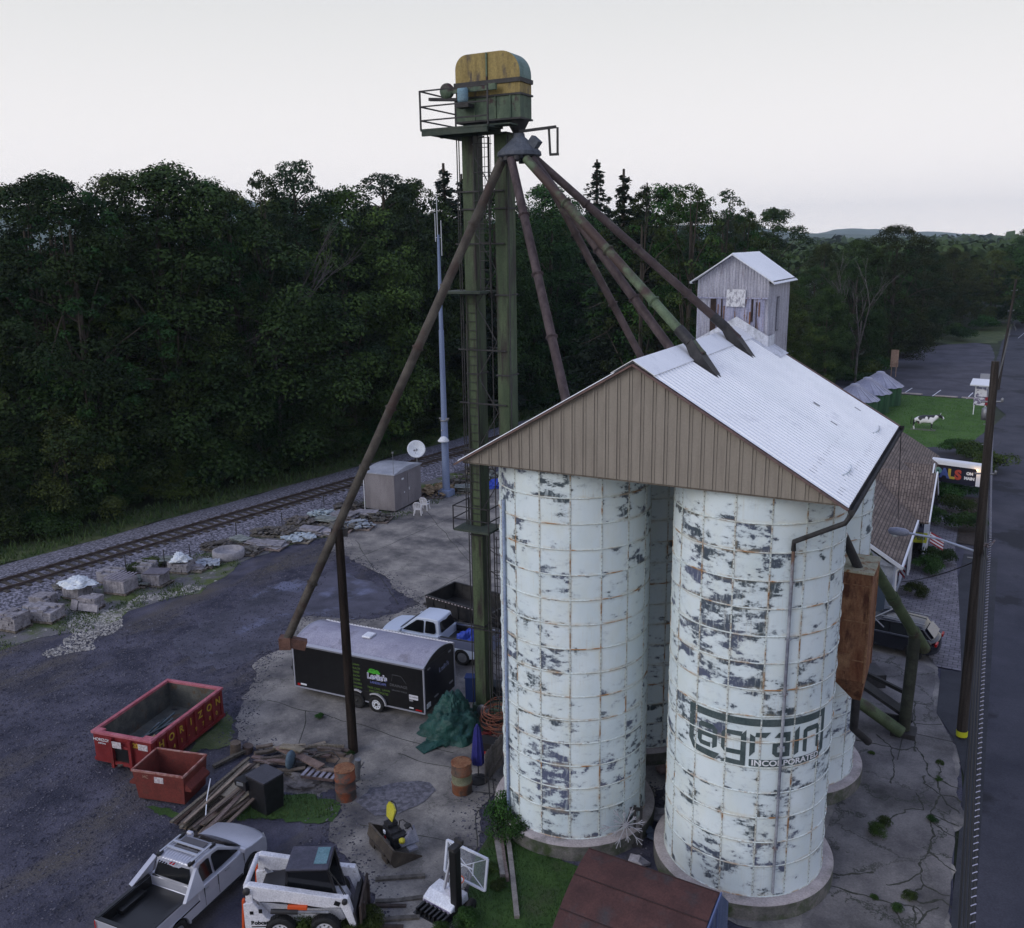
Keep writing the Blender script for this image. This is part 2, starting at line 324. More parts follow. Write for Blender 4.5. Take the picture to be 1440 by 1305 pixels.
# right-hand apron, cracked
ap = [(-3.3, 8), (.25, 8), (.25, 25.3), (.0, 33), (-.15, 35.6), (-.9, 37.6), (-1.1, 39.5), (-1.25, 42.3), (-1.9, 42.9), (-4.2, 43), (-4.4, 34), (-3.6, 30.)]
sheet('cracked_apron', jag(ap, .3, .08, 4), .036, conc_apron)
jt = MB()                                            # expansion joints and weedy cracks
for a, b in (((-1.98, 36.2), (-1.98, 33.6)), ((-1.98, 41), (-1.98, 36.2)), ((-1.98, 35.9), (-.1, 35.9))):
    jt.box(((a[0]+b[0])/2, (a[1]+b[1])/2, .042), (abs(a[0]-b[0])+.03, abs(a[1]-b[1])+.03, .004))
for (p_, q_) in (((590, 842), (720, 772)), ((470, 800), (700, 700)), ((500, 760), (560, 850)), ((600, 720), (668, 800)), ((375, 985), (470, 1010)), ((470, 1010), (640, 1060)), ((430, 1000), (418, 1060)), ((673, 1140), (655, 1290)), ((500, 1160), (660, 1190)), ((560, 1060), (700, 1100)), ((640, 760), (720, 830))):
    a_, c_ = at(*p_), at(*q_); n_s = 14; pv = a_
    for i_ in range(1, n_s+1):
        nx_ = a_.lerp(c_, i_/n_s); nx_ = nx_+Vector((noise.noise(nx_*.7), noise.noise(nx_*.7+Vector((9, 0, 0))), 0))*.18; jt.bar((pv.x, pv.y, .026), (nx_.x, nx_.y, .026), .03+.02*noise.noise(nx_*2), .006); pv = nx_
def crack(pts, w=.045, sc_=3.783, ox=1140, oy=960, z=.040):
    P_ = [at(ox+x/sc_, oy+y/sc_) for x, y in pts]
    for a_, c_ in zip(P_, P_[1:]):
        n_s = max(2, int((c_-a_).length/.09)); pv = a_
        for i_ in range(1, n_s+1):
            nx_ = a_.lerp(c_, i_/n_s)
            if i_ < n_s: nx_ = nx_+Vector((noise.noise(nx_*2.3), noise.noise(nx_*2.3+Vector((9, 0, 0))), 0))*.11+Vector((noise.noise(nx_*9), noise.noise(nx_*9+Vector((9, 0, 0))), 0))*.04
            ww = w*(.5+abs(noise.noise(nx_*3.1))*2.2); jt.bar((pv.x, pv.y, z), (nx_.x, nx_.y, z), ww, .004+.002*random.random()); pv = nx_
for l_ in ([(560, 350), (600, 400), (620, 450), (625, 490), (670, 520), (690, 600), (640, 700), (650, 780), (640, 870), (610, 940), (585, 960), (580, 1020), (600, 1080), (560, 1110), (510, 1140)], [(610, 500), (600, 540), (650, 570), (690, 600), (740, 660), (790, 700)],
           [(680, 420), (690, 470), (680, 520), (730, 545), (790, 570)], [(430, 350), (440, 450), (430, 540)], [(350, 280), (430, 350), (500, 360), (560, 350)], [(560, 590), (600, 680), (500, 680), (420, 730)], [(640, 700), (720, 740), (790, 770)], [(650, 750), (700, 790), (780, 830)], [(620, 900), (700, 960), (770, 1010)],
           [(100, 1090), (250, 1130), (330, 1150), (430, 1180), (480, 1280), (500, 1330)], [(520, 1150), (600, 1180), (700, 1160), (750, 1200)], [(550, 1190), (560, 1330)], [(600, 1250), (680, 1200)], [(110, 1020), (200, 1025), (330, 1010)], [(240, 310), (350, 330), (430, 350)], [(690, 600), (760, 610), (800, 640)], [(580, 1020), (520, 1060), (400, 1080)], [(600, 1080), (690, 1130), (740, 1140)], [(480, 1180), (560, 1200), (600, 1250), (560, 1300)], [(550, 100), (556, 370)], [(556, 225), (700, 225)], [(556, 110), (620, 125)]): crack(l_)
jt.build('expansion_joints', mat('joint_dirt', (.025, .028, .02), (.05, .05, .04), sc=3.), kind='structure')
# dark puddle-stained asphalt by the trailer
wet_m = mat('worn_asphalt', (.045, .046, .062), (.09, .088, .12), sc=.5, det=12., rough=.6, bump=.3, bsc=10., c3=(.13, .14, .21), sc3=.3, lo3=.55, hi3=.62)
sheet('worn_asphalt', jag(gp([(300, 870), (350, 838), (470, 800), (552, 832), (545, 862), (430, 872), (400, 902), (340, 935), (270, 935), (250, 900)]), .3, .4, 12), .008, wet_m)
dk = mat('crushed_stone', (.075, .075, .09), (.16, .155, .185), sc=6., det=4., lo=.4, hi=.62, bump=1., bsc=10., dist=.03)
sheet('crushed_stone_patch', jag(gp([(498, 1128), (520, 1108), (560, 1102), (600, 1104), (612, 1112), (598, 1128), (560, 1146), (530, 1147)]), .3, .12, 15), .042, dk)
# grass patches
for i, l in enumerate(([(398, 1118), (440, 1118), (478, 1130), (468, 1150), (430, 1153), (350, 1156), (300, 1158), (298, 1140), (340, 1138)], [(205, 1132), (255, 1138), (262, 1146), (240, 1152), (212, 1146)], [(330, 1010), (326, 1048), (290, 1052), (262, 1062), (300, 1030), (318, 1000)])):
    sheet('grass_patch', jag(gp(l), .15, .2, 20+i), .03, grass_m if i < 2 else verge_m)
lawn = [(-12.95, 26.6), (-12.2, 23.9), (-10.7, 22.7), (-8.6, 22.4), (-8.6, 12), (-13.2, 12)]+gp([(648, 1300), (672, 1206), (690, 1180)])
sheet('silo_lawn', jag(lawn, .4, .1, 31), .05, grass_m)
# track bed
tb = MB()
ys = [-20+2*i for i in range(110)]
prof = [(-5.2, -.05), (-3.2, .28), (-1.6, .42), (1.6, .42), (2.6, .22), (3.9, -.02)]
for Y in ys:
    for k, (dx, z) in enumerate(prof):
        j = noise.noise(Vector((Y*.3, dx, 1)))*.35 if k in (0, 5) else 0
        tb.v.append((RX(Y)+dx+j, Y, z))
k = len(prof)
for i in range(len(ys)-1):
    for j in range(k-1): tb.f.append((i*k+j, i*k+j+1, (i+1)*k+j+1, (i+1)*k+j)); tb.m.append(0); tb.sm.append(False)
tb.build('ballast', ballast_m, kind='structure')
far_verge = [(RX(-20)-5.0, -20), (RX(60)-5.0, 60), (RX(190)-5.0, 190), (RX(190)-9, 190), (RX(90)-9.5, 90), (RX(60)-9., 60), (RX(34)-9, 34), (RX(-20)-9.5, -20)]
sheet('far_verge', jag(far_verge, 1.5, .5, 40), .0, verge_m)
# street side
road = [(.28, -10), (.28, 60), (-.1, 88), (.6, 96), (.9, 112), (-.9, 122), (-.9, 160), (-.3, 199), (.6, 225), (1.6, 250), (4, 268), (9, 285), (60, 330), (60, 260), (22, 225), (14, 190), (13, 150), (13, -10)]
sheet('road', jag(road, 3., .06, 50), .016, asphalt_m)
strip = [(.28, -10), (.28, 60), (.95, 60), (.85, -10)]
sheet('road_edge_strip', strip, .022, fresh_asphalt)
lot = [(-20, 124), (-13, 122.4), (-6, 121.8), (-.9, 121.5), (-.9, 165), (-2.2, 186), (-5, 189), (-9, 184), (-11, 180), (-15.5, 178), (-19, 160)]
sheet('parking_lot', jag(lot, 2., .3, 51), .02, asphalt_lot)
lawn2 = [(-14, 121.8), (-.8, 121.2), (-.3, 112), (-.5, 103), (-1.6, 96.5), (-3.6, 92.5), (-5.2, 91.2), (-14, 91.2)]
sheet('front_lawn', jag(lawn2, 1., .08, 52), .03, mat('front_lawn_turf', (.035, .085, .014), (.06, .13, .022), sc=.5))
sheet('entrance_drive', [(-5.3, 91.6), (-3.6, 92.7), (-1.6, 96.7), (-.2, 104), (.9, 112), (.6, 96), (-.1, 88), (-.3, 70), (-1.5, 74), (-5.3, 76)], .018, asphalt_m)
sheet('grass_corner', jag([(-9, 184), (-5, 188), (-1, 188), (.2, 205), (1.4, 232), (-3, 232), (-8, 205), (-14, 190)], 2., .4, 53), .034, verge_m)
sheet('paver_walk', [(-1.25, 42.6), (-.25, 42.6), (-.5, 47), (-1.0, 55), (-1.45, 61), (-1.62, 74), (-3.0, 74), (-3.25, 62), (-4.2, 56), (-3.2, 47), (-2.3, 45)], .048, paver_m)
sheet('asphalt_patch', [(-1.05, 42.4), (-.95, 38.0), (-.2, 36.2), (.27, 33.5), (.27, 60), (-.9, 60), (-1.0, 54.5), (-.55, 47.2), (-.3, 42.5)], .041, fresh_asphalt)
sheet('planting_bed', jag([(-1.4, 62), (-.4, 62), (-.5, 74), (-1.5, 74)], .6, .1, 54), .054, mat('mulch', (.03, .022, .018), (.06, .045, .035), sc=6., bump=.8, bsc=20., dist=.04))
pl = MB()                                            # parking bay lines
for xx, yy, dx in ((-10.6, 124.6, .6), (-7.2, 124.2, .6), (-3.4, 123.6, .5), (-1.2, 123.2, .4)):
    pl.add([(xx, yy-2.2, .028), (xx+.12, yy-2.2, .028), (xx+dx+.12, yy+3.2, .028), (xx+dx, yy+3.2, .028)], [(0, 1, 2, 3)])
pl.build('painted_lines', white_m, kind='structure')
rl = MB()
for k_ in range(60):
    a = Vector((2.2, 200, .024)).lerp(Vector((8.5, 266, .024)), k_/60)
    if k_ % 2 == 0: rl.add([a, a+Vector((.15, 0, 0)), a+Vector((.26, 1.1, 0)), a+Vector((.11, 1.1, 0))], [(0, 1, 2, 3)])
rl.build('road_markings', white_m, kind='structure')
# ---------------- silos ----------------
def silo_mat():
    m = D.materials.new('peeling_silo_paint'); m.use_nodes = True; t = m.node_tree; L = t.links.new; b = t.nodes['Principled BSDF']
    b.inputs['Roughness'].default_value = .55; b.inputs['Specular IOR Level'].default_value = .3
    uv = nn(t, 'ShaderNodeUVMap'); sp = nn(t, 'ShaderNodeSeparateXYZ'); L(uv.outputs[0], sp.inputs[0])
    def mth(op, a, bb=None, c=None):
        n = nn(t, 'ShaderNodeMath', operation=op)
        for i, v in enumerate((a, bb, c)):
            if v is None: continue
            if isinstance(v, (int, float)): n.inputs[i].default_value = v
            else: L(v, n.inputs[i])
        return n.outputs[0]
    u, v = sp.outputs[0], sp.outputs[1]
    fu, fv = mth('FRACT', u), mth('FRACT', v)
    cb = nn(t, 'ShaderNodeCombineXYZ'); L(mth('FLOOR', u), cb.inputs[0]); L(mth('FLOOR', v), cb.inputs[1])
    oi = nn(t, 'ShaderNodeObjectInfo'); L(mth('MULTIPLY', oi.outputs['Random'], 50.), cb.inputs[2])
    wn = nn(t, 'ShaderNodeTexWhiteNoise', noise_dimensions='3D'); L(cb.outputs[0], wn.inputs[0])
    def noi(sx_, sy_, det=8., off=0., rough=.65, per=True):
        c = nn(t, 'ShaderNodeCombineXYZ'); L(mth('MULTIPLY', u, sx_), c.inputs[0]); L(mth('MULTIPLY', v, sy_), c.inputs[1])
        if per: L(mth('MULTIPLY_ADD', wn.outputs[0], 37., off), c.inputs[2])
        else: L(mth('MULTIPLY_ADD', oi.outputs['Random'], 37., off), c.inputs[2])
        n = nn(t, 'ShaderNodeTexNoise'); n.inputs['Scale'].default_value = 1; n.inputs['Detail'].default_value = det; n.inputs['Roughness'].default_value = rough
        L(c.outputs[0], n.inputs[0]); return n.outputs[0]
    def rng_(x, a, bb, lo=0., hi=1.):
        r = nn(t, 'ShaderNodeMapRange'); L(x, r.inputs[0]); r.inputs[1].default_value = a; r.inputs[2].default_value = bb; r.inputs[3].default_value = lo; r.inputs[4].default_value = hi; return r.outputs[0]
    def mix(f, a, bb):
        n = nn(t, 'ShaderNodeMix', data_type='RGBA'); L(f, n.inputs[0])
        for i, c in ((6, a), (7, bb)):
            if isinstance(c, tuple): n.inputs[i].default_value = (*c, 1)
            else: L(c, n.inputs[i])
        return n.outputs[2]
    base = mix(rng_(noi(.5, .35, per=False), .3, .7), (.56, .655, .695), (.69, .765, .80))
    base = mix(rng_(noi(1.2, .6, off=5), .45, .75, 0, .5), base, (.62, .66, .58))
    # panel edge closeness 0..1
    ev = mth('POWER', mth('ABSOLUTE', mth('MULTIPLY_ADD', fv, 2., -1.)), 3.)
    eu = mth('POWER', mth('ABSOLUTE', mth('MULTIPLY_ADD', fu, 2., -1.)), 4.)
    th = mth('ADD', mth('MULTIPLY', ev, .085), mth('MULTIPLY', eu, .045))
    pr = rng_(wn.outputs[0], 0, 1, -.11, .085)
    big = mth('MULTIPLY', mth('SUBTRACT', noi(.3, .28, per=False, off=3, det=2.), .5), .42)
    fine = mth('MULTIPLY', mth('SUBTRACT', noi(15., 11., det=5., off=41, per=False), .5), .13)
    s1_ = mth('ADD', mth('ADD', mth('ADD', noi(1.5, 2.6, det=9., rough=.62), th), pr), big)
    s2_ = mth('ADD', mth('ADD', noi(1.9, 2.4, det=9., off=77, per=False, rough=.6), mth('MULTIPLY', th, .6)), mth('ADD', big, -.03))
    s = mth('ADD', mth('MAXIMUM', s1_, s2_), fine)
    dark = rng_(s, .615, .67)
    streak = rng_(noi(9., 1.6, det=6., off=11), .34, .48)             # vertical scratches inside the patches
    dark = mth('MULTIPLY', dark, mth('MULTIPLY_ADD', streak, .6, .4))
    light = rng_(s, .54, .61, 0, .3)
    col = mix(light, base, (.36, .42, .47))
    dcol = mix(rng_(noi(.3, .3, per=False, off=9), .45, .6), (.055, .075, .09), (.09, .105, .17))
    col = mix(dark, col, dcol)
    # rust at seams
    seam = mth('MAXIMUM', rng_(mth('ABSOLUTE', mth('MULTIPLY_ADD', fu, 2., -1.)), .90, 1.), rng_(mth('ABSOLUTE', mth('MULTIPLY_ADD', fv, 2., -1.)), .85, 1.))
    rn = rng_(noi(.9, 1.3, per=False, off=21, det=6.), .51, .68)
    run = mth('MULTIPLY', mth('MULTIPLY', rng_(noi(26., .8, det=3., off=61), .55, .72), rng_(noi(.6, .6, per=False, off=63), .48, .62)), .35)
    col = mix(run, col, (.46, .40, .30))
    halo = mth('MAXIMUM', rng_(mth('ABSOLUTE', mth('MULTIPLY_ADD', fu, 2., -1.)), .80, 1.), rng_(mth('ABSOLUTE', mth('MULTIPLY_ADD', fv, 2., -1.)), .70, 1.))
    col = mix(mth('MULTIPLY', mth('MULTIPLY', halo, rng_(noi(1.1, 1.4, per=False, off=25, det=7.), .47, .66)), .55), col, (.50, .40, .22))
    col = mix(mth('MULTIPLY', mth('MULTIPLY', seam, rn), .85), col, (.30, .17, .07))
    spot = mth('MULTIPLY', rng_(noi(2.5, 2.2, off=31, det=5.), .74, .8), .6)
    col = mix(spot, col, (.28, .13, .05))
    L(col, b.inputs['Base Color'])
    bp = nn(t, 'ShaderNodeBump'); bp.inputs['Strength'].default_value = .35; bp.inputs['Distance'].default_value = .012
    L(mth('ADD', noi(.7, .6, per=False, off=2, det=3.), mth('MULTIPLY', dark, -.15)), bp.inputs['Height']); L(bp.outputs[0], b.inputs['Normal'])
    return m
silo_m = silo_mat()
seam_m = mat('seam_strip', (.56, .63, .63), (.46, .48, .44), sc=2., lo=.45, hi=.62, det=6., c3=(.30, .16, .07), sc3=1.3, lo3=.52, hi3=.64, st3=(1, 1, 1.2), rough=.6)
bolt_m = mat('bolt_steel', (.06, .055, .05), (.14, .09, .06), sc=4.)
RS, HB = 2.39, .57
ROWS = [HB, 1.57]+[1.57+.787*(i+1) for i in range(14)]   # ring heights
ZT = 12.85
def make_silo(cx_, cy_, label):
    t = thing('grain_silo', label, 'grain silo', (cx_, cy_, 0), 0, 'four peeling white grain silos under one roof')
    b = MB(); n = 128; b.uv = []
    zs = []
    for a, bb in zip(ROWS, ROWS[1:]+[ZT+.2]): zs += [a+(bb-a)*k/4 for k in range(4)]
    zs.append(ZT)
    for z in zs:
        i = max(k for k, r in enumerate(ROWS) if r <= z+1e-6); nx = (ROWS+[ROWS[-1]+.787])[i+1]; vv = i+min(.9999, (z-ROWS[i])/(nx-ROWS[i]))
        for j in range(n+1):
            a = 2*PI*j/n - R(1.3); fr = ((j*16/n) % 1)
            dent = .006*math.sin(PI*((vv) % 1))*math.sin(PI*fr)*noise.noise(Vector((j*16//n, i, cx_)))*4
            b.v.append(((RS+dent)*math.cos(a), (RS+dent)*math.sin(a), z)); b.uv.append((j*16/n, vv))
    for i in range(len(zs)-1):
        for j in range(n): q = i*(n+1)+j; b.f.append((q, q+1, q+n+2, q+n+1)); b.m.append(0); b.sm.append(True)
    b.build('shell', silo_m, t)
    h = MB()
    for z in ROWS:
        h.lathe([(RS-.01, z-.022), (RS+.026, z-.012), (RS+.026, z+.012), (RS-.01, z+.022)], n=96)
    h.build('hoop_rib', seam_m, t)
    s = MB()
    for k in range(16):
        a = 2*PI*k/16-R(1.3); M_ = Matrix.Rotation(a, 4, 'Z')
        s.T = M_
        s.box((RS+.004, 0, (ZT+HB)/2), (.02, .04, ZT-HB), mi=0)
        z = HB+.1
        while z < ZT-.05: s.box((RS+.015, 0, z), (.01, .018, .026), mi=1); z += .131
    s.build('seam', [seam_m, bolt_m], t)
    f = MB()
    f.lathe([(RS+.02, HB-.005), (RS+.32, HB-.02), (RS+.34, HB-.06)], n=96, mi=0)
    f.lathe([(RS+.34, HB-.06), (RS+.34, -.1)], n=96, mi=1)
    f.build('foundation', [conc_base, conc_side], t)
    return t
SIL = [(-11.48, 25.37), (-5.71, 25.37), (-11.48, 31.42), (-5.71, 31.42)]
LB = ['front left white silo with plain peeling panels, beside the green elevator tower', 'front right white silo with the dark lettering and emblem near its foot',
      'shadowed rear silo seen only through the gap between the two front silos', 'rear right white silo behind the lettered one, next to the rusty hopper']
silos = [make_silo(x, y, l) for (x, y), l in zip(SIL, LB)]
# lettering on silo 2
ink = mat('faded_logo_paint', (.045, .07, .075), (.075, .10, .105), sc=3., det=8., c3=(.35, .40, .42), sc3=2.6, lo3=.66, hi3=.72)
S2 = silos[1]
def wrap(me, rad):
    for v in me.vertices:
        s_, z_, d_ = v.co.x, v.co.y, v.co.z; a = s_/RS-PI/2; r = rad+d_
        v.co = (r*math.cos(a), r*math.sin(a), z_)
lg = bmesh.new()
def lpoly(pts):
    vs = [lg.verts.new((x, y, 0)) for x, y in pts]; lg.faces.new(vs)
def rc_(x0, y0, x1, y1): return [(x0, y0), (x1, y0), (x1, y1), (x0, y1)]
L1 = [
 rc_(-1.24, 5.92, 3.0, 6.14), rc_(-1.24, 5.02, -1.07, 5.92), [(-1.24, 5.02), (-1.05, 4.74), (-.95, 4.92), (-1.07, 5.02)], [(-1.05, 4.74), (-.36, 4.68), (-.22, 4.88), (-.95, 4.92)],
 [(2.86, 4.78), (3.0, 4.86), (3.0, 5.92), (2.86, 5.92)],
 [(-.9, 5.60), (-.82, 5.72), (-.44, 5.72), (-.30, 5.60), (-.44, 5.56), (-.9, 5.54)], [(-.44, 4.98), (-.30, 5.08), (-.30, 5.60), (-.44, 5.56)],
 rc_(-.92, 5.29, -.44, 5.43), rc_(-.92, 5.12, -.78, 5.29), [(-.82, 4.99), (-.5, 4.99), (-.5, 5.13), (-.78, 5.13), (-.92, 5.12)],
 [(-.18, 5.58), (-.07, 5.71), (.40, 5.72), (.36, 5.57)], rc_(-.18, 5.12, -.04, 5.58), [(-.18, 5.12), (-.07, 5.0), (.36, 5.0), (.36, 5.14), (-.04, 5.14)], [(.36, 4.80), (.50, 4.68), (.50, 5.78), (.36, 5.62)], [(-.18, 4.68), (.50, 4.68), (.36, 4.82), (-.05, 4.84)],
 [(.60, 5.68), (.74, 5.60), (.74, 5.14), (.60, 4.98)], [(.74, 5.60), (.76, 5.73), (1.16, 5.75), (1.02, 5.58)],
 [(1.26, 5.58), (1.38, 5.73), (1.60, 5.74), (1.58, 5.58)], rc_(1.58, 4.99, 1.72, 5.74), rc_(1.22, 5.30, 1.58, 5.44), rc_(1.22, 5.10, 1.35, 5.30), [(1.22, 5.10), (1.33, 4.99), (1.58, 4.99), (1.58, 5.13), (1.35, 5.13)],
 [(1.86, 4.99), (2.0, 5.06), (2.0, 5.86), (1.86, 5.72)],
 [(2.14, 5.06), (2.28, 5.0), (2.28, 5.62), (2.14, 5.70)], [(2.14, 5.70), (2.28, 5.62), (2.64, 5.62), (2.76, 5.66), (2.66, 5.78), (2.26, 5.78)], [(2.64, 5.06), (2.78, 5.0), (2.76, 5.66), (2.64, 5.62)],
]
for p in L1: lpoly(p)
bmesh.ops.triangulate(lg, faces=lg.faces[:])
def vslice(bm, x0, x1, st):
    x = x0
    while x < x1:
        bmesh.ops.bisect_plane(bm, geom=bm.verts[:]+bm.edges[:]+bm.faces[:], plane_co=(x, 0, 0), plane_no=(1, 0, 0)); x += st
vslice(lg, -1.2, 3., .1)
me = D.meshes.new('emblem'); lg.to_mesh(me); lg.free(); me.materials.append(ink); wrap(me, RS+.012)
for v in me.vertices: v.co.z += .07
o = D.objects.new('emblem', me); C.objects.link(o); o.parent = S2
lg = bmesh.new(); lpoly([(.6, 4.755), (2.84, 4.755), (2.84, 4.975), (.6, 4.975)]); vslice(lg, .6, 2.9, .1)
me = D.meshes.new('emblem_band'); lg.to_mesh(me); lg.free(); me.materials.append(ink); wrap(me, RS+.012)
o = D.objects.new('emblem_band', me); C.objects.link(o); o.parent = S2
o = lettering('INCORPORATED', .24, trim_m, S2, Matrix.Translation((1.72, 4.865, 0)), ext=.001, bold=.006, squeeze=1.16)
bb_ = bmesh.new(); bb_.from_mesh(o.data); vslice(bb_, .6, 2.9, .12); bb_.to_mesh(o.data); bb_.free(); wrap(o.data, RS+.018)
# ---------------- silo roof house ----------------
XM, ZA, ZE, HWX, YG, YB = -8.56, 15.85, 12.66, 5.48, 22.71, 33.95
rt = thing('silo_roof', 'wide gabled roof house over the silos with tan ribbed gable and white metal roof', 'roof', (XM, YG, 0))
RH = ZA-ZE; LY = YB-YG
g = MB()
g.slab([(-HWX, 0, ZE), (HWX, 0, ZE), (0, 0, ZA)], .04)
x = -HWX+.3
while x < HWX-.1:
    zt = ZA-RH*abs(x)/HWX
    if zt-ZE > .1:
        g.box((x, -.012, (zt+ZE)/2-.02), (.05, .03, zt-ZE-.06)); 
        g.box((x+.1, -.008, (zt+ZE)/2-.02), (.02, .02, zt-ZE-.06))
    x += .335
g.build('gable_wall', tan_m, rt)
gb = MB(); gb.slab([(HWX, LY, ZE), (-HWX, LY, ZE), (0, LY, ZA)], .04); gb.build('rear_gable_wall', tan_m, rt)
ce = MB(); ce.box((0, LY/2, ZE-.03), (2*HWX-.1, LY-.1, .05)); ce.build('soffit', mat('soffit_board', (.12, .10, .085), (.16, .14, .12), sc=2.), rt)
sl_len = math.hypot(HWX+.14, RH+.08)
def roof_side(sg):
    b = MB(); n = int(LY/.25); prof = []
    for i in range(n):
        y0 = -.1+i*.25
        prof += [(y0, 0), (y0+.15, 0), (y0+.175, .035), (y0+.225, .035)]
    prof.append((-.1+n*.25, 0))
    xe = HWX+.14; ze = ZA-RH*xe/HWX
    for k in range(2):
        for (y, h) in prof:
            X = 0.02 if k == 0 else xe; Z = (ZA if k == 0 else ze)+.05+h
            b.v.append((sg*X, y, Z))
    m_ = len(prof)
    for j in range(m_-1):
        q = (j, j+1, m_+j+1, m_+j) if sg > 0 else (m_+j, m_+j+1, j+1, j)
        b.f.append(q[::-1]); b.m.append(0); b.sm.append(False)
    # rows of screw rust marks low on the sheet
    if sg > 0:
        for i in range(2, n-1):
            for tt in (.80, .93):
                if random.random() < .75:
                    y0 = -.1+i*.25+.07; xx = xe*(tt+random.uniform(-.004, .004)-.0*i); zz = ZA-RH*xx/HWX+.05+.006
                    d = random.uniform(.05, .16)
                    b.add([(xx, y0-.02, zz), (xx, y0+.03, zz), (xx+d, y0+.03, zz-d*RH/HWX), (xx+d, y0, zz-d*RH/HWX)], [(0, 3, 2, 1)], 1)
        for (xx, y0) in ((3.4, 7.), (4.1, 6.1), (4.3, 9.6)):
            zz = ZA-RH*xx/HWX+.056+.035; b.add([(xx, y0, zz), (xx, y0+.12, zz), (xx+.2, y0+.12, zz-.2*RH/HWX), (xx+.2, y0, zz-.2*RH/HWX)], [(0, 3, 2, 1)], 1)
    b.build('roof_sheet', [roofw_m, mat('screw_stain', (.22, .22, .25))], rt)
roof_side(1); roof_side(-1)
rc = MB()
for sg in (1, -1):
    for k_ in range(4):
        y0 = -.14+k_*2.75; y1 = y0+2.73
        if sg == 1: rc.slab([(0, y0, ZA+.13), (.62, y0, ZA-.62*RH/HWX+.115), (.62, y1, ZA-.62*RH/HWX+.115), (0, y1, ZA+.13+.004*k_)], .015)
        else: rc.slab([(0, y1, ZA+.13), (-.62, y1, ZA-.62*RH/HWX+.115), (-.62, y0, ZA-.62*RH/HWX+.115), (0, y0, ZA+.13)], .015)
rc.build('ridge_cap', roofw_m, rt)
fa = MB()
xe = HWX+.14; ze = ZA-RH*xe/HWX
for sg in (1, -1):
    fa.bar((0, -.12, ZA+.0), (sg*xe, -.12, ze+.0), .05, .13, up=(0, 1, 0))
    fa.bar((0, LY+.08, ZA+.0), (sg*xe, LY+.08, ze+.0), .05, .13, up=(0, 1, 0))
fa.build('rake_trim', mat('rake_flashing', (.10, .07, .065), (.16, .10, .09), sc=2.), rt)
gt = MB()
gt.add([(xe-.02, -.15, ze+.02), (xe+.02, -.15, ze-.12), (xe+.14, -.15, ze-.12), (xe+.16, -.15, ze+.02), (xe-.02, LY+.1, ze+.02), (xe+.02, LY+.1, ze-.12), (xe+.14, LY+.1, ze-.12), (xe+.16, LY+.1, ze+.02)],
       [(0, 1, 5, 4), (1, 2, 6, 5), (2, 3, 7, 6), (0, 3, 2, 1), (4, 5, 6, 7)])
gt.build('gutter', steel_dark, rt)
# downspout: from the gutter corner along the gable down to silo 2, then down its wall
ds = MB(); xp = -5.71-XM; yp = 25.37-YG
a_ = 1.44/RS-PI/2
P0 = Vector((xe+.07, -.02, ze-.12)); P1 = Vector((xe-.05, -.12, ze-.34)); Pq = Vector((xp+(RS+.08)*math.cos(a_), yp+(RS+.08)*math.sin(a_), 11.35))
ds.tube([P0, P1, Pq, Pq-Vector((0, 0, .25))], .065, 8, 0)
ds.tube([Pq-Vector((0, 0, .2)), (Pq.x, Pq.y, 6.1)], .045, 8, 1); ds.tube([(Pq.x, Pq.y, 6.1), (Pq.x, Pq.y, .75)], .042, 8, 1)
[ds.box((Pq.x, Pq.y+.02, z_), (.15, .1, .035), mi=1) for z_ in (10.2, 8.6, 7., 5.4, 3.8, 2.2)]
ds.build('downspout', [steel_dark, mat('downspout_grey', (.13, .14, .18), (.32, .34, .38), sc=1.2, det=8., c3=(.14, .09, .07), sc3=1.3, lo3=.52, hi3=.62, st3=(1, 1, .5))], rt)
# downspout on the left edge of silo 1
ld = MB(); a1 = R(-128); ld.tube([((RS+.07)*math.cos(a1), (RS+.07)*math.sin(a1), 11.4), ((RS+.07)*math.cos(a1), (RS+.07)*math.sin(a1), .7)], .05, 8)
ld.build('conduit', mat('conduit_paint', (.36, .42, .52), (.22, .28, .42), sc=1.), silos[0])
# ---------------- headhouse on the rear of the roof ----------------
HX0, HX1, HY0, HY1, HZE, HZA = -10.06, -7.48, 33.05, 36.45, 17.6, 18.5
hh = thing('headhouse', 'tall narrow corrugated metal headhouse with small white gable roof rising behind the silo roof', 'headhouse', ((HX0+HX1)/2, HY0, 0))
w2 = (HX1-HX0)/2; dY = HY1-HY0
def corr_sheet(p0, du, lu, dv, zbot, ztopf, pitch, amp, nrm):
    n = int(lu/pitch*4); vs = []; fs = []
    for i in range(n+1):
        u = lu*i/n; h = amp*math.sin(2*PI*u/pitch); p = Vector(p0)+Vector(du)*u+Vector(nrm)*h
        vs += [(p.x, p.y, zbot), (p.x, p.y, ztopf(u))]
    for i in range(n): fs.append((2*i, 2*i+2, 2*i+3, 2*i+1))
    return vs, fs
wl = MB()
zr = lambda u: HZE+(HZA-HZE)*(1-abs(u-w2)/w2)
vs, fs = corr_sheet((-w2, 0, 0), (1, 0, 0), 2*w2, None, 14.2, zr, .11, .018, (0, -1, 0)); wl.add(vs, fs)
vs, fs = corr_sheet((w2, dY, 0), (-1, 0, 0), 2*w2, None, 8., zr, .11, .018, (0, 1, 0)); wl.add(vs, fs)
zc = lambda u: HZE
vs, fs = corr_sheet((w2, 0.85, 0), (0, 1, 0), dY-.85, None, 0., zc, .11, .012, (1, 0, 0)); wl.add(vs, fs)
vs, fs = corr_sheet((w2, 0, 0), (0, 1, 0), .85, None, 14.6, zc, .11, .012, (1, 0, 0)); wl.add(vs, fs)
vs, fs = corr_sheet((-w2, dY, 0), (0, -1, 0), dY, None, 0., zc, .11, .012, (-1, 0, 0)); wl.add(vs, fs)
wl.build('wall', corr_m, hh)
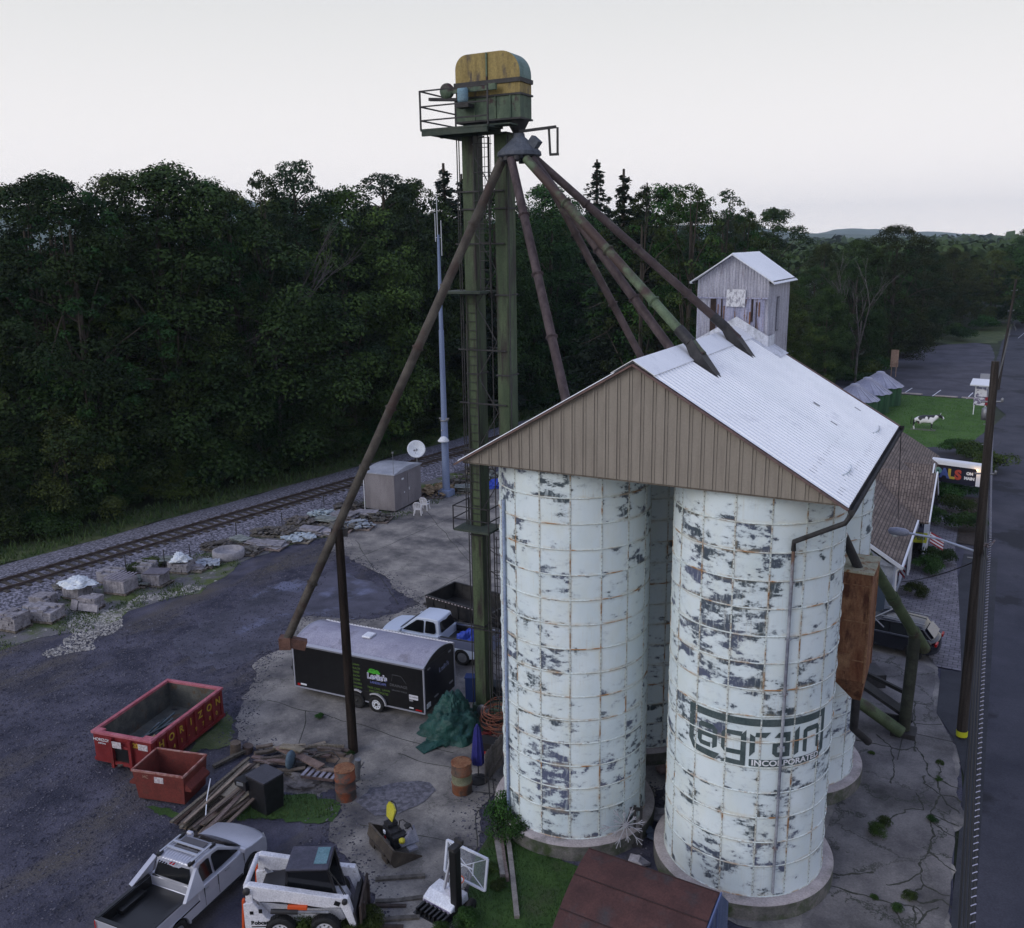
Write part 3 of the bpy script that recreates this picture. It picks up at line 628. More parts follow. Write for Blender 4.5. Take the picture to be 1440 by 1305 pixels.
dr = MB(); vs, fs = corr_sheet((-w2+.5, -.04, 0), (1, 0, 0), 2*w2-.62, None, 14.9, lambda u: 16.95, .13, .016, (0, -1, 0)); dr.add(vs, fs)
dr.box((0, -.06, 16.98), (2*w2, .05, .05)); dr.build('door_panel', corrdoor_m, hh)
dko = mat('dark_opening', (.02, .013, .012), (.05, .03, .025), sc=5.); orr_ = mat('orange_rust', (.25, .12, .06), (.13, .06, .04), sc=6.)
for (x_, z_, w_, h_, m_) in ((-w2+.62, 16.1, .20, 1.75, dko), (-w2+.80, 16.0, .035, 1.5, orr_), (-w2+.93, 16.4, .05, 1.1, dko), (-w2+1.02, 16.3, .03, .8, orr_), (w2-.55, 16.55, .06, .8, dko), (w2-.62, 16.0, .05, 1.0, orr_), (w2-.40, 16.3, .03, 1.1, dko), (w2-.30, 16.6, .03, .5, orr_)):
    op = MB(); op.box((x_, -.068, z_), (w_, .03, h_)); op.build('rust_gap', m_, hh)
pn = MB(); pn.box((.15, -.09, 16.98), (.68, .03, .62), ry=.03); pn.build('patch_sheet', mat('patched_white', (.62, .62, .66), (.30, .30, .34), sc=5., lo=.5, hi=.56, st=(2, 2, 1)), hh)
sw = MB(); sw.box((w2+.03, 1.4, 16.35), (.03, .34, 1.25), mi=0); 
for i in range(5): sw.box((w2+.05, 1.27+.065*i, 16.35), (.02, .02, 1.1+.05*(i % 2)), mi=1)
sw.build('louvre', [mat('louvre_dark', (.10, .10, .12), (.2, .2, .23), sc=6.), corr_m], hh)
rf = MB()
for sg in (1, -1):
    n = int((dY+.5)/.2)*4
    for k_ in (0, 1):
        for i in range(n+1):
            y = -.25+(dY+.6)*i/n; h = .02*math.sin(2*PI*y/.2); X = 0 if k_ == 0 else w2+.24
            rf.v.append((sg*X, y, HZA+.05-(HZA-HZE)/w2*X+h))
    b0 = len(rf.v)-2*(n+1)
    for i in range(n): rf.f.append(tuple(b0+q for q in ((i, n+1+i, n+2+i, i+1) if sg > 0 else (i, i+1, n+2+i, n+1+i)))); rf.m.append(0); rf.sm.append(True)
rf.build('roof', roofw_m, hh)
rk = MB()
for sg in (1, -1): rk.bar((0, -.24, HZA), (sg*(w2+.22), -.24, HZE-.07), .03, .10, up=(0, 1, 0)); rk.bar((sg*(w2+.1), -.2, HZE-.06), (sg*(w2+.1), dY+.2, HZE-.06), .12, .08, mi=1)
rk.build('rake_board', [trim_m, steel_dark], hh)
fl = MB()                                          # flashing where the headhouse meets the roof
zsl = lambda X: ZA-RH*abs(X-XM)/HWX+.06
for (xa, xb) in ((XM, HX1+.08), (HX0-.08, XM)):
    off = -(HX0+HX1)/2
    fl.slab([(xa+off, -.12, zsl(xa)+.02), (xb+off, -.12, zsl(xb)+.02), (xb+off, -.10, zsl(xb)+.42), (xa+off, -.10, zsl(xa)+.42)], .02)
    fl.slab([(xa+off, -.5, zsl(xa)+.045), (xb+off, -.5, zsl(xb)+.045), (xb+off, -.11, zsl(xb)+.045), (xa+off, -.11, zsl(xa)+.045)], .02)
xb = HX1+.08
fl.slab([(w2+.08, -.12, zsl(xb)+.02), (w2+.08, .9, zsl(xb)+.02), (w2+.07, .9, zsl(xb)+.42), (w2+.07, -.12, zsl(xb)+.42)], .02)
fl.slab([(w2+.08, -.5, zsl(xb)+.05), (w2+.6, -.5, zsl(xb+.52)+.05), (w2+.6, .95, zsl(xb+.52)+.05), (w2+.08, .95, zsl(xb)+.05)], .02)
fl.build('flashing', mat('roof_flashing', (.60, .62, .68), (.36, .38, .42), sc=1.8, det=8., lo=.5, hi=.7, st=(2, 2, 1)), hh)
# ---------------- bucket elevator ----------------
EY = 29.4
el = thing('bucket_elevator', 'tall green rusting bucket elevator with two trunk legs and a rounded yellow hood', 'grain elevator', (-16.8, EY, 0))
L1x, L2x = -.52, .78
LZ = [0.6, 4.2, 8.0, 11.2, 14.3, 17.2, 20.2, 22.7]
for lx in (L1x, L2x):
    b = MB()
    for a, c in zip(LZ, LZ[1:]):
        b.box((lx, 0, (a+c)/2), (.48, .62, c-a-.05))
        b.box((lx, 0, c), (.56, .74, .05), mi=1); b.box((lx+.2, -.3, (a+c)/2), (.05, .05, c-a), mi=0)
    b.build('trunk_leg', [green_m, steel_dark], el)
bt = MB(); bt.box((.1, 0, .35), (2.0, .75, .7)); bt.lathe([(.0, -.5), (.26, -.5), (.3, -.46), (.3, -.40), (.1, -.38)], (-.35, 0, .55), 18, 1, 'y'); bt.build('boot', [green_dk, steel_grey], el)
hc = MB()
HX = 1.26; zc0 = 24.42; GO = .38
poly = [(-HX, zc0)]+[(-HX+.46*(1-math.cos(a)), zc0+.42+.46*math.sin(a)) for a in np.linspace(0, PI/2, 8)]+[(HX-.75*(1-math.cos(a)), zc0+.13+.75*math.sin(a)) for a in np.linspace(PI/2, 0, 10)]+[(HX, zc0)]
hc.prismY(poly, -.42, .42); 
for i, f in enumerate(hc.f):
    if len(f) == 4 and all(hc.v[k][0] > .2 for k in f): hc.m[i] = 1
hc.bar((.0, -.44, zc0), (.0, -.44, zc0+.86), .06, .05, mi=2); hc.v = [(a+GO, b, c) for a, b, c in hc.v]; hc.build('hood', [yellow_m, hoodend_m, green_dk], el)
hd = MB(); hd.box((0, 0, zc0-.08), (2*HX+.1, .94, .14), mi=2); hd.box((0, 0, zc0-.32), (2*HX, .84, .36), mi=1); hd.box((0, 0, zc0-.52), (2*HX+.1, .94, .06), mi=2)
hd.box((0, 0, (23.15+zc0-.54)/2), (2*HX, .84, zc0-.54-23.15)); hd.box((0, 0, 23.12), (2*HX+.08, .92, .06), mi=2)
for xx in (-.5, .32, .9): hd.bar((xx, -.44, 23.16), (xx, -.44, zc0-.55), .05, .05, mi=0)
hd.v = [(a+GO, b, c) for a, b, c in hd.v]; hd.build('head_casing', [green_dk, yellow_m, steel_dark], el)
hn = MB(); hn.lathe([(.46, 0), (.2, -.42), (.2, -.6)], (HX-.3+GO, 0, 23.1), 4); hn.build('discharge_chute', steel_dark, el)
pf = MB()
pf.box((-.4, -.9, 22.84), (2.7, 1.05, .07)); pf.box((-1.3, .25, 22.84), (.9, 1.3, .07)); pf.box((-.4, -1.38, 22.72), (2.6, .08, .16)); pf.box((-.3, -.5, 22.72), (2.4, .12, .16)); pf.box((.9, -.72, 22.9), (1.3, .6, .05)); pf.box((-1.4, -.3, 22.72), (.1, 2.1, .14))
pf.build('platform', mat('platform_steel', (.035, .05, .04), (.06, .07, .055), sc=3.), el)
rl = MB()
X0_, X1_, Y0_, Y1_ = -1.72, .95, -1.42, .9
for z in (23.15, 23.6, 24.1):
    rl.bar((X0_, Y0_, z), (X1_, Y0_, z), .045); rl.bar((X0_, Y0_, z), (X0_, Y1_, z), .045)
for (xx, yy) in ((X0_, Y0_), (X0_, Y1_), (X1_, Y0_)): rl.bar((xx, yy, 22.85), (xx, yy, 24.12), .05)
rl.build('guard_rail', steel_dark, el)
mo = MB(); mo.lathe([(.02, -.2), (.17, -.2), (.19, -.12), (.19, .22), (.13, .3), (.02, .3)], (-.75, -.75, 23.95), 16, 0); mo.box((-.75, -.62, 23.65), (.5, .4, .12), mi=1)
mo.box((-.5, -.55, 24.2), (1.9, .12, .2), rz=0, mi=2); mo.lathe([(.0, -.08), (.25, -.08), (.27, 0), (.25, .08), (.0, .08)], (-1.5, -.55, 24.2), 18, 2, 'y')
mo.bar((-2.2, -.6, 23.98), (-1.1, -.5, 23.9), .16, .1, mi=1)
mo.v = [(a+.42, b-.12, c-.05) for a, b, c in mo.v]; mo.build('drive_motor', [mat('blue_motor', (.16, .27, .33), (.2, .3, .36), sc=3.), steel_dark, green_dk], el)
ladder = MB()
def add_ladder(b, x, y, z0, z1, w=.4, cage=True, face=-1, rung=.32):
    for s_ in (-1, 1): b.bar((x+s_*w/2, y, z0), (x+s_*w/2, y, z1), .03)
    z = z0+.15
    while z < z1: b.bar((x-w/2, y, z), (x+w/2, y, z), .022); z += rung
    if cage:
        z = z0+2.2
        while z < z1:
            pts = [(x+.36*math.cos(a), y+face*(.36-.36*math.sin(a)*-1)*.0+face*(.36*math.sin(a)+.02), z) for a in np.linspace(0, PI, 9)]
            b.tube(pts, .014, 4); z += .95
        for a in np.linspace(.25, PI-.25, 5): b.bar((x+.36*math.cos(a), y+face*.36*math.sin(a), z0+2.2), (x+.36*math.cos(a), y+face*.36*math.sin(a), z1), .016)
add_ladder(ladder, .16, -.42, 17.3, 22.8)
add_ladder(ladder, L1x+.02, -.36, 8.4, 17.3, cage=False)
add_ladder(ladder, .5, -.42, .8, 8.4)
ladder.build('ladder', steel_dark, el)
for (zz, xa, xb, ya, yb) in ((17.3, -1.45, .2, -.95, .3), (8.35, -1.15, .4, -1.0, .2)):
    b = MB(); b.box(((xa+xb)/2, (ya+yb)/2, zz), (xb-xa, yb-ya, .08)); b.build('rest_platform', mat('platform_steel', (.1, .1, .1)), el)
    r_ = MB()
    if zz < 10:
        for z in (zz+.45, zz+.95):
            r_.bar((xa, ya, z), (xb, ya, z), .035); r_.bar((xa, ya, z), (xa, yb, z), .035); r_.bar((xb, ya, z), (xb, yb, z), .035)
        for q in ((xa, ya), (xb, ya), (xa, yb), (xb, yb)): r_.bar((q[0], q[1], zz), (q[0], q[1], zz+.97), .035)
        r_.build('platform_rail', steel_dark, el)
br_ = MB()
for z in (4.1, 11.4, 13.2, 15.2, 19.0, 20.8): br_.box((-.08, -.38, z), (2.0, .04, .05)); br_.box((-.08, .38, z), (2.0, .04, .05))
for (a, c) in (((-1.2, .9, 0), (-1.2, .9, 16.)),): br_.bar(a, c, .03); br_.bar((-1.5, .9, 0), (-1.5, .9, 16), .03)
for z in (6, 8.4, 10.5, 12.6, 14.7): br_.bar((-1.5, .9, z), (-.8, .1, z), .02)
for (x_, y_) in ((.30, -.95), (.72, -.98), (.9, -.7), (1.05, -.4), (1.2, -.75), (.2, -.6)): br_.bar((x_, y_, .1), (x_, y_, 8.3), .03)
for z in np.arange(.8, 8.2, .85): br_.bar((.2, -.6, z), (.72, -.98, z), .022); br_.bar((.72, -.98, z), (1.2, -.75, z+.1), .022); br_.bar((1.2, -.75, z+.1), (1.05, -.4, z), .022)
for (x_, z0, z1) in ((-.95, 8.4, 22.6), (-.86, .3, 22.6), (.36, 8.4, 22.6), (1.1, 8.4, 22.6)): br_.bar((x_, -.34, z0), (x_, -.34, z1), .03)
for z in np.arange(9, 22, 2.6): br_.bar((-.28, -.33, z), (.54, -.33, z+1.3), .028); br_.bar((.54, -.33, z+1.3), (-.28, -.33, z+2.6), .028)
br_.build('bracing', steel_dark, el)
# ---------------- distributor and spouts ----------------
DX, DY, DZ = -15.22, 29.0, 22.0
di = thing('grain_distributor', 'grey conical grain distributor hanging below the elevator head with spouts round its rim', 'distributor', (DX, DY, 0))
b = MB(); b.lathe([(.18, DZ+.62), (.2, DZ+.5), (.74, DZ+.02), (.76, DZ-.1), (.7, DZ-.14)], n=14, sm=False); b.box((.55, 0, DZ+.25), (.34, .3, .42), ry=.7); b.build('cone', mat('distributor_grey', (.055, .065, .085), (.10, .11, .13), sc=2.), di)
b = MB()
for k_ in range(10):
    a = 2*PI*k_/10; b.tube([(.55*math.cos(a), .55*math.sin(a), DZ-.1), (.6*math.cos(a), .6*math.sin(a), DZ-.3)], .13, 8)
b.build('outlet', steel_dark, di)
b = MB(); b.bar((.0, 0, DZ+.68), (1.25, .3, DZ+.78), .09); b.bar((1.0, .25, DZ+.75), (1.05, .25, DZ-.1), .06); b.bar((1.3, .3, DZ+.76), (1.3, .3, DZ-.1), .06); b.bar((1.02, .27, DZ-.1), (1.34, .3, DZ-.1), .08); b.build('control_arm', steel_dark, di)
def spout(label, pts, r, m, boot=None, mat2=None, name='grain_spout', rings=True):
    base = Vector(pts[-1]); t = thing(name, label, 'grain spout', base, 0, 'spouts fanning out from the elevator head')
    b = MB(); P = [Vector(p)-base for p in pts]; b.tube(P, r, 12)
    if rings:
        for a, c in zip(P, P[1:]):
            L = (c-a).length; k_ = max(1, int(L/2.1))
            for i in range(1, k_): q = a.lerp(c, i/k_); d = (c-a).normalized()*.045; b.tube([q-d, q+d], r+.03, 12); b.tube([q-d*.3, q+d*.3], r+.055, 12)
    b.build('pipe', m, t)
    if boot:
        bb = MB(); e_ = P[-1]; dr_ = (P[-1]-P[-2]).normalized(); slope_d = Vector(boot).normalized(); nrm_ = Vector((RH, 0, HWX)).normalized(); yv = Vector((0, 1, 0))
        bb.tube([e_-dr_*1.15, e_-dr_*.55], r+.03, 12)
        def sec(c_, w_, h_): return [c_-yv*w_, c_+yv*w_, c_+yv*w_+nrm_*h_, c_-yv*w_+nrm_*h_]
        s0 = e_-dr_*.6; q0_ = e_-nrm_*.38
        S_ = [sec(s0-nrm_*r, r*1.02, r*2.), sec(q0_+slope_d*.05-yv*.0, .26, .42), sec(q0_+slope_d*.55, .22, .22), sec(q0_+slope_d*1.0, .10, .06)]
        for a_, c_ in zip(S_, S_[1:]): bb.add(a_+c_, [(0, 4, 5, 1), (1, 5, 6, 2), (2, 6, 7, 3), (3, 7, 4, 0)])
        bb.add(S_[-1], [(0, 1, 2, 3)])
        bb.build('boot_chute', steel_dark, t)
    return t
def dist_pt(deg): a = R(deg); return (DX+.6*math.cos(a), DY+.6*math.sin(a), DZ-.25)
sdn = Vector((HWX, 0, -RH)).normalized()
zs_ = lambda x: ZA-RH*abs(x-XM)/HWX
spout('green and rust spout running down to the front boot on the white roof slope', [dist_pt(-40), (-7.75, 26.15, zs_(-7.75)+.34)], .145, spout_green, boot=sdn)
spout('dark brown spout reaching the farther boot on the white roof slope beside the headhouse', [dist_pt(10), (-7.85, 30.6, zs_(-7.85)+.34)], .135, spout_rust, boot=sdn)
spout('purplish rusty spout dropping steeply behind the left slope of the tan gable', [dist_pt(-90), (-11.4, 24.6, zs_(-11.4)+.1)], .145, spout_purple)
spout('thin dark spout slanting behind the roof ridge, second from the tower', [dist_pt(35), (-11.2, 31.2, zs_(-11.2)+.1)], .13, spout_rust)
spout('slim purple brown spout lying parallel under the green one and ending at the ridge', [dist_pt(-15), (-8.95, 26.9, zs_(-8.95)+.15)], .14, spout_purple)
bh = MB()
# long spout on its wooden prop at the left
PB = at(497, 1058); PT = atD(476, 740, PB); SE = atD(404, 900, at(404, 1010)); 
SE = PT+(PT-Vector(dist_pt(-150))).normalized()*6.0
d_ = ray(404, 905); 
# end point: on the ray through the end of the spout, nearest to the prolonged line
def ray_line(x, y, A, Bp):
    d = ray(x, y).normalized(); u = (Bp-A).normalized(); w = A-O_; a, b2, c = 1., d.dot(u), 1.; 
    s = (b2*(d.dot(w))*1. - u.dot(w))/(1-b2*b2); s = ((d.dot(u))*(d.dot(w))-u.dot(w))/(1-(d.dot(u))**2)
    return A+u*s
A0 = Vector(dist_pt(-150)); 
SE = ray_line(404, 900, PT+Vector((-.0, 0, .1)), PT+(PT-A0))
ls = spout('longest grey brown spout slanting left from the tower over a dark wooden prop', [A0, PT+Vector((0, 0, .05)), SE], .16, spout_grey)
b = MB(); q = Vector((0, 0, 0)); dd = (SE-PT).normalized()
b.box(q+dd*.1, (.42, .42, .45), rz=.5); b.bar(q-Vector((0, 0, .05)), q+Vector((.5, .45, -.28)), .32, .36); b.build('spout_head', mat('rusty_brown', (.09, .045, .035), (.15, .08, .06), sc=3.), ls)
pp = thing('support_pole', 'dark wooden pole propping the long spout in front of the black trailer', 'pole', PB)
b = MB(); b.tube([(0, 0, -.3), PT-PB+Vector((0, 0, -.1))], .19, 10, r2=.16); b.build('pole', wood_dark, pp)
b = MB(); tp = PT-PB; b.bar(tp+Vector((-.2, -.2, -.2)), tp+Vector((.25, .2, -.25)), .12, .3); b.build('bracket', steel_dark, pp)
# ---------------- vehicles ----------------
rim_m = mat('alloy_rim', (.30, .31, .33), rough=.35, metal=.6)
rimw_m = mat('white_rim', (.62, .65, .72), rough=.4)
rimd_m = mat('dark_rim', (.03, .03, .03), rough=.5)
def wheel(t, x, y, r=.37, w=.24, rm=None, spokes=5, solid=False):
    sg = 1 if y > 0 else -1; b = MB()
    pr = [(r*.62, -w/2), (r*.93, -w/2), (r, -w*.36), (r, w*.36), (r*.93, w/2), (r*.62, w/2), (r*.60, w*.2)]
    b.lathe([(a, z*sg) for a, z in pr], (x, y, r), 28, 0, 'y')
    for k in range(36):
        a = 2*PI*k/36; b.box((x+r*math.cos(a), y, r+r*math.sin(a)), (.02, w*.75, .045), ry=-a)
    wo_ = b.build('wheel', rubber_m, t)
    b = MB(); yo = y+sg*w*.36
    b.lathe([(0, yo-.03*sg), (r*.62, yo-.06*sg)], (x, 0, r), 24, 1, 'y'); b.lathe([(r*.56, yo), (r*.64, yo+.01*sg), (r*.64, yo-.05*sg)], (x, 0, r), 24, 0, 'y')
    if solid:
        b.lathe([(.0, yo), (r*.58, yo-.02*sg)], (x, 0, r), 24, 0, 'y'); b.lathe([(.0, yo+.05*sg), (r*.16, yo+.04*sg), (r*.18, yo)], (x, 0, r), 12, 1, 'y')
        for k in range(8):
            a = 2*PI*k/8; b.lathe([(0, yo+.012*sg), (r*.07, yo+.01*sg)], (x+r*.4*math.cos(a), 0, r+r*.4*math.sin(a)), 8, 1, 'y')
    else:
        for k in range(spokes):
            a = 2*PI*k/spokes+.3; p = Vector((math.cos(a), 0, math.sin(a))); b.bar(Vector((x, yo, r))+p*r*.1, Vector((x, yo-.01*sg, r))+p*r*.6, r*.16, .04, up=(0, 1, 0))
        b.lathe([(.0, yo+.02*sg), (r*.15, yo+.015*sg), (r*.16, yo-.03*sg)], (x, 0, r), 12, 0, 'y')
    b.build('rim', [rm or rim_m, rimd_m], wo_)
def arch(cx_, r, zb, n=10): return [(cx_+r*math.cos(a), max(zb, .36+r*math.sin(a))) for a in np.linspace(PI, 0, n)]
def deform_y(b, i0, hw, fr, rr, x0, x1):
    pass
def shell(poly, hw, tumble, nose, x0, x1, ny=10, mi=0):
    """side outline (x,z) swept across y with rounded plan corners and tumblehome"""
    b = MB(); n = len(poly)
    ysn = [math.sin(PI/2*(-1+2*i/ny)) for i in range(ny+1)]
    for s in ysn:
        for (x, z) in poly:
            k = (x-(x0+x1)/2)/((x1-x0)/2); k = max(-1, min(1, k))
            xx = x - nose*(abs(s)**3)*(k**5 if k > 0 else -abs(k)**5)
            yy = hw*s*(1-tumble*max(0, z-.75)) * (1-.05*max(0, abs(k)-.7)/.3)
            b.v.append((xx, yy, z + (.03*(1-s*s) if z > .8 else 0)))
    for i in range(ny):
        for j in range(n): b.f.append((i*n+j, i*n+(j+1) % n, (i+1)*n+(j+1) % n, (i+1)*n+j)); b.m.append(mi); b.sm.append(False)
    b.f.append(tuple(reversed(range(n)))); b.m.append(mi); b.sm.append(False)
    b.f.append(tuple(range(ny*n, ny*n+n))); b.m.append(mi); b.sm.append(False)
    return b
def smooth(o, ang=40):
    me = o.data; me.polygons.foreach_set('use_smooth', [True]*len(me.polygons))
    bm = bmesh.new(); bm.from_mesh(me); bmesh.ops.recalc_face_normals(bm, faces=bm.faces[:])
    for e_ in bm.edges:
        if len(e_.link_faces) == 2 and e_.calc_face_angle(0) > R(ang): e_.smooth = False
    bm.to_mesh(me); bm.free(); return o
def pickup(label, loc, rz, paint, L=5.25, hw=.975, silver=True, bedm=None, lower=None):
    t = thing('pickup_truck', label, 'pickup truck', loc, rz)
    xf, xr = L/2, -L/2; wf, wr = xf-.98, xr+1.1; H_ = 1.78 if silver else 1.92
    zs1 = 1.12 if silver else 1.2; zh = 1.05 if silver else 1.18
    xc = -.62 if silver else -.55        # rear of the cab
    poly = [(xr, .45)]+arch(wr, .44, .34)+arch(wf, .44, .34)+[(xf-.04, .42), (xf, .62), (xf-.03, .86), (xf-.25, zh-.06), (xf-.9, zh), (xf-1.32, zs1), (xc-.02, zs1), (xc-.02, .81), (xr+.1, .81), (xr+.04, .78)]
    smooth(shell(poly, hw, .10, .22, xr, xf).build('body', paint, t, bevel=.03), 50)
    bw = MB()                              # bed walls and tailgate
    zb = zs1+.0
    for sg in (1, -1):
        bw.prismY([(xr+.02, .72), (xc+.05, .72), (xc+.05, zb+.02), (xr+.02, zb)], sg*(hw-.04) if sg > 0 else -(hw-.04), sg*(hw-.16))
    bw.box((xr+.05, 0, (.45+zb)/2), (.1, 2*hw-.12, zb-.45))
    bw.build('bed_side', lower or paint, t, bevel=.02)
    bl = MB(); bl.box(((xr+xc)/2, 0, .835), (xc-xr-.1, 2*hw-.34, .03)); bl.box((xc+.02, 0, .95), (.05, 2*hw-.34, .42))
    for sg in (1, -1):
        bl.box(((xr+xc)/2, sg*(hw-.175), .93), (xc-xr-.12, .02, .4)); bl.box(((xr+xc)/2, sg*(hw-.105), zb+.03), (xc-xr-.1, .11, .03)); bl.box((wr, sg*(hw-.28), .86), (.9, .2, .24))
    bl.box((xr+.06, 0, zb+.02), (.12, 2*hw-.16, .03))
    bl.build('bed_liner', bedm or black_m, t)
    x1 = xf-1.12; x2 = x1-.98; xk = xc-.02
    cab = [(x1, zs1-.02), (x2, H_-.03), (x2-.5, H_), (xk+.28, H_-.02), (xk+.14, H_-.05), (xk-.02, zs1-.02)]
    cb = shell(cab, hw-.06, .24, .08, xk, x1+.02); smooth(cb.build('cab', paint, t, bevel=.035), 45)
    def cy(z): return (hw-.06)*(1-.24*max(0, z-.75))
    e_ = .012
    for sg in (1, -1):
        for (a, c) in (((x2+.0-.78, xk+.95), None),): pass
        xm_ = (x2-.02+xk+.2)/2+.12
        def win(p):
            p3 = [Vector((x, sg*(cy(z)+e_), z)) for x, z in p]
            if sg > 0: p3 = p3[::-1]
            gl = MB(); gl.slab(p3, .01); gl.build('side_window', glass_m, t)
        zt = H_-.14; zb_ = zs1+.06
        win([(x1-.28, zb_), (x2-.02, zt), (x2-.1, zt+.02), (xm_+.08, zt+.03), (xm_+.03, zt-.02), (xm_+.03, zb_-.02)])
        win([(xm_-.06, zb_), (xm_-.06, zt-.0), (xm_-.12, zt+.03), (xk+.40, zt+.01), (xk+.32, zt-.06), (xk+.25, zb_+.08), (xk+.32, zb_)])
    wn_ = MB()
    def crossq(xa, za, xb_, zb_, wa, wb, off):
        n_q = 8; dxy = Vector((zb_-za, 0, xa-xb_)).normalized()*off
        if dxy.x*0+dxy.z < 0: dxy = -dxy
        for i in range(n_q):
            s0, s1 = -1+2*i/n_q, -1+2*(i+1)/n_q
            def P(x, z, w, s): 
                k = 1 if x > 0 else -1
                return Vector((x-.08*abs(s)**3*k*(.6 if x > 0 else .9), w*s, z+.03*(1-s*s)))+dxy
            wn_.quad(P(xa, za, wa, s0), P(xa, za, wa, s1), P(xb_, zb_, wb, s1), P(xb_, zb_, wb, s0))
    crossq(x1-.04, zs1+.02, x2+.04, H_-.07, cy(zs1)-.06, cy(H_)-.06, .015)
    wn_.build('windscreen', glass_m, t)
    rg = MB(); rg.slab([(xk-.02, -(cy(zs1)-.16), zs1+.12), (xk+.115, -(cy(H_)-.12), H_-.14), (xk+.115, cy(H_)-.12, H_-.14), (xk-.02, cy(zs1)-.16, zs1+.12)], .02); rg.build('rear_window', glass_m, t)
    for sg in (1, -1):
        for x in (wf, wr): wheel(t, x, sg*(hw-.13), .38 if silver else .4, .25, rim_m, 5 if silver else 6)
    for sg in (1, -1):
        b = MB(); b.slab([(xf-.3, sg*(hw-.12), zh-.16), (xf-.02, sg*(hw-.34), .82), (xf-.0, sg*(hw-.36), .72), (xf-.25, sg*(hw-.05), .8)][::sg], .04); b.build('headlight', lampglass_m, t)
        b = MB(); b.box((xr+.06, sg*(hw-.1), .92), (.12, .12, .3)); b.build('tail_light', redlamp_m, t)
        b = MB(); b.box((x1-.3, sg*(hw+.06), zs1+.12), (.12, .22, .16)); b.build('mirror', paint, t, bevel=.04)
        b = MB()
        for x in (x1-.95, xk+.32): b.box((x, sg*(hw-.02), zs1-.1), (.16, .04, .03))
        b.build('door_handle', rim_m, t)
    b = MB()                                # door shut lines and grille
    for sg in (1, -1):
        for x in (x1-.22, xm_, xk+.22): b.box((x, sg*(hw-.005), .82), (.012, .02, .62))
        b.box(((wf+wr)/2, sg*(hw-.0), .42), (wf-wr-1., .04, .08))
    b.build('shut_line', mat('shutline', (.02, .02, .024)), t)
    b = MB(); b.box((xf-.02, 0, .74), (.06, 1.0, .18)); b.build('grille', MATS['shutline'], t)
    b = MB(); b.box((xf-.02, 0, .5), (.08, 1.3, .1)); b.build('bumper_intake', MATS['shutline'], t)
    if silver:
        for sg in (1, -1):
            y = sg*(cy(H_)-.1)
            b = MB(); b.bar((x2-.12, y, H_+.07), (xk+.2, y, H_+.06), .055, .05, mi=0)
            for x in (x2-.1, xk+.2): b.box((x, y, H_+.02), (.22, .09, .1), mi=1)
            b.build('roof_rail', [mat('bare_rail', (.42, .44, .5), rough=.35, metal=.4), black_m], t, bevel=.01)
        b = MB()
        for x in (x2-.42, (x2+xk)/2-.1): b.box((x, 0, H_+.08), (.07, 2*(cy(H_)-.12), .03))
        b.build('crossbar', mat('bare_rail', (.4, .4, .4)), t)
        b = MB(); b.box((x2-.33, 0, H_+.033), (.52, .86, .01)); b.build('sunroof', mat('sunroof_glass', (.04, .035, .04), rough=.15, spec=.7), t)
        for i in range(-4, 5): pass
        b = MB()
        for i in range(9): b.box(((x2+xk)/2-.2, -.4+.1*i, H_+.031-.0008*abs(i-4)**2), (1.0, .02, .008))
        b.build('roof_rib', paint, t)
        for sg in (1, -1): b = MB(); b.slab([(xk+.16, sg*(cy(H_)-.0), H_-.08), (xk-.62, sg*(hw-.04), zb+.02), (xk+.16, sg*(hw-.04), zb)][::sg], .14); b.build('rear_pillar', paint, t, bevel=.01)
        b = MB(); b.box((xk+.06, 0, H_-.06), (.05, .2, .05)); b.build('brake_lamp', redlamp_m, t)
    return t
silver_m = mat('silver_car_paint', (.44, .45, .52), (.47, .48, .55), sc=2., rough=.25, metal=.3, spec=.7, fine=.03)
pale_m = mat('pale_blue_white_paint', (.50, .56, .68), rough=.3, spec=.6)
greyblue_m = mat('grey_blue_paint', (.14, .16, .25), rough=.3, spec=.6)
pickup('silver crew cab pickup truck with roof rails and an open empty bed', (-19.75, 16.02, 0), R(94.5), silver_m)
bt_ = pickup('pale blue and white crew cab pickup truck half hidden behind the black trailer', (-22.5, 33.9, 0), R(180+5), pale_m, L=5.7, hw=.99, silver=False, lower=greyblue_m)
# blue tarp bundle in its bed
def blob(name, label, cat, loc, rx, ry, rz_, m, seed=0, amp=.25, group=None, drape=True, n=56):
    b = MB(); k = 26
    for i in range(k+1):
        ph = PI/2*i/k
        for j in range(n):
            a = 2*PI*j/n; q = Vector((math.cos(a)*math.cos(ph), math.sin(a)*math.cos(ph), math.sin(ph)))
            w = 1+amp*noise.noise(q*1.6+Vector((seed, 0, 0)))+amp*.5*abs(noise.noise(q*5+Vector((0, seed, 0))))+amp*.3*noise.noise(q*11+Vector((3, seed, 1)))-amp*.25*abs(noise.noise(Vector((q.x*7, q.y*7, seed))))
            fl = 1+.25*(1-math.sin(ph))**3*(1 if drape else 0)
            b.v.append((q.x*rx*w*fl, q.y*ry*w*fl, q.z*rz_*w*(1 if i else 0)))
    for i in range(k):
        for j in range(n): b.f.append((i*n+j, i*n+(j+1) % n, (i+1)*n+(j+1) % n, (i+1)*n+j)); b.m.append(0); b.sm.append(True)
    o = b.build(name, m); o.location = loc; tag(o, label, cat, group); return o
btarp = mat('blue_tarp', (.02, .04, .30), (.04, .09, .5), sc=3., rough=.45)
blob('blue_tarp', 'bright blue tarp bundle lying in the bed of the pale pickup', 'tarp', (-20.9, 33.95, .75), .55, .5, .55, btarp, 3, .5)
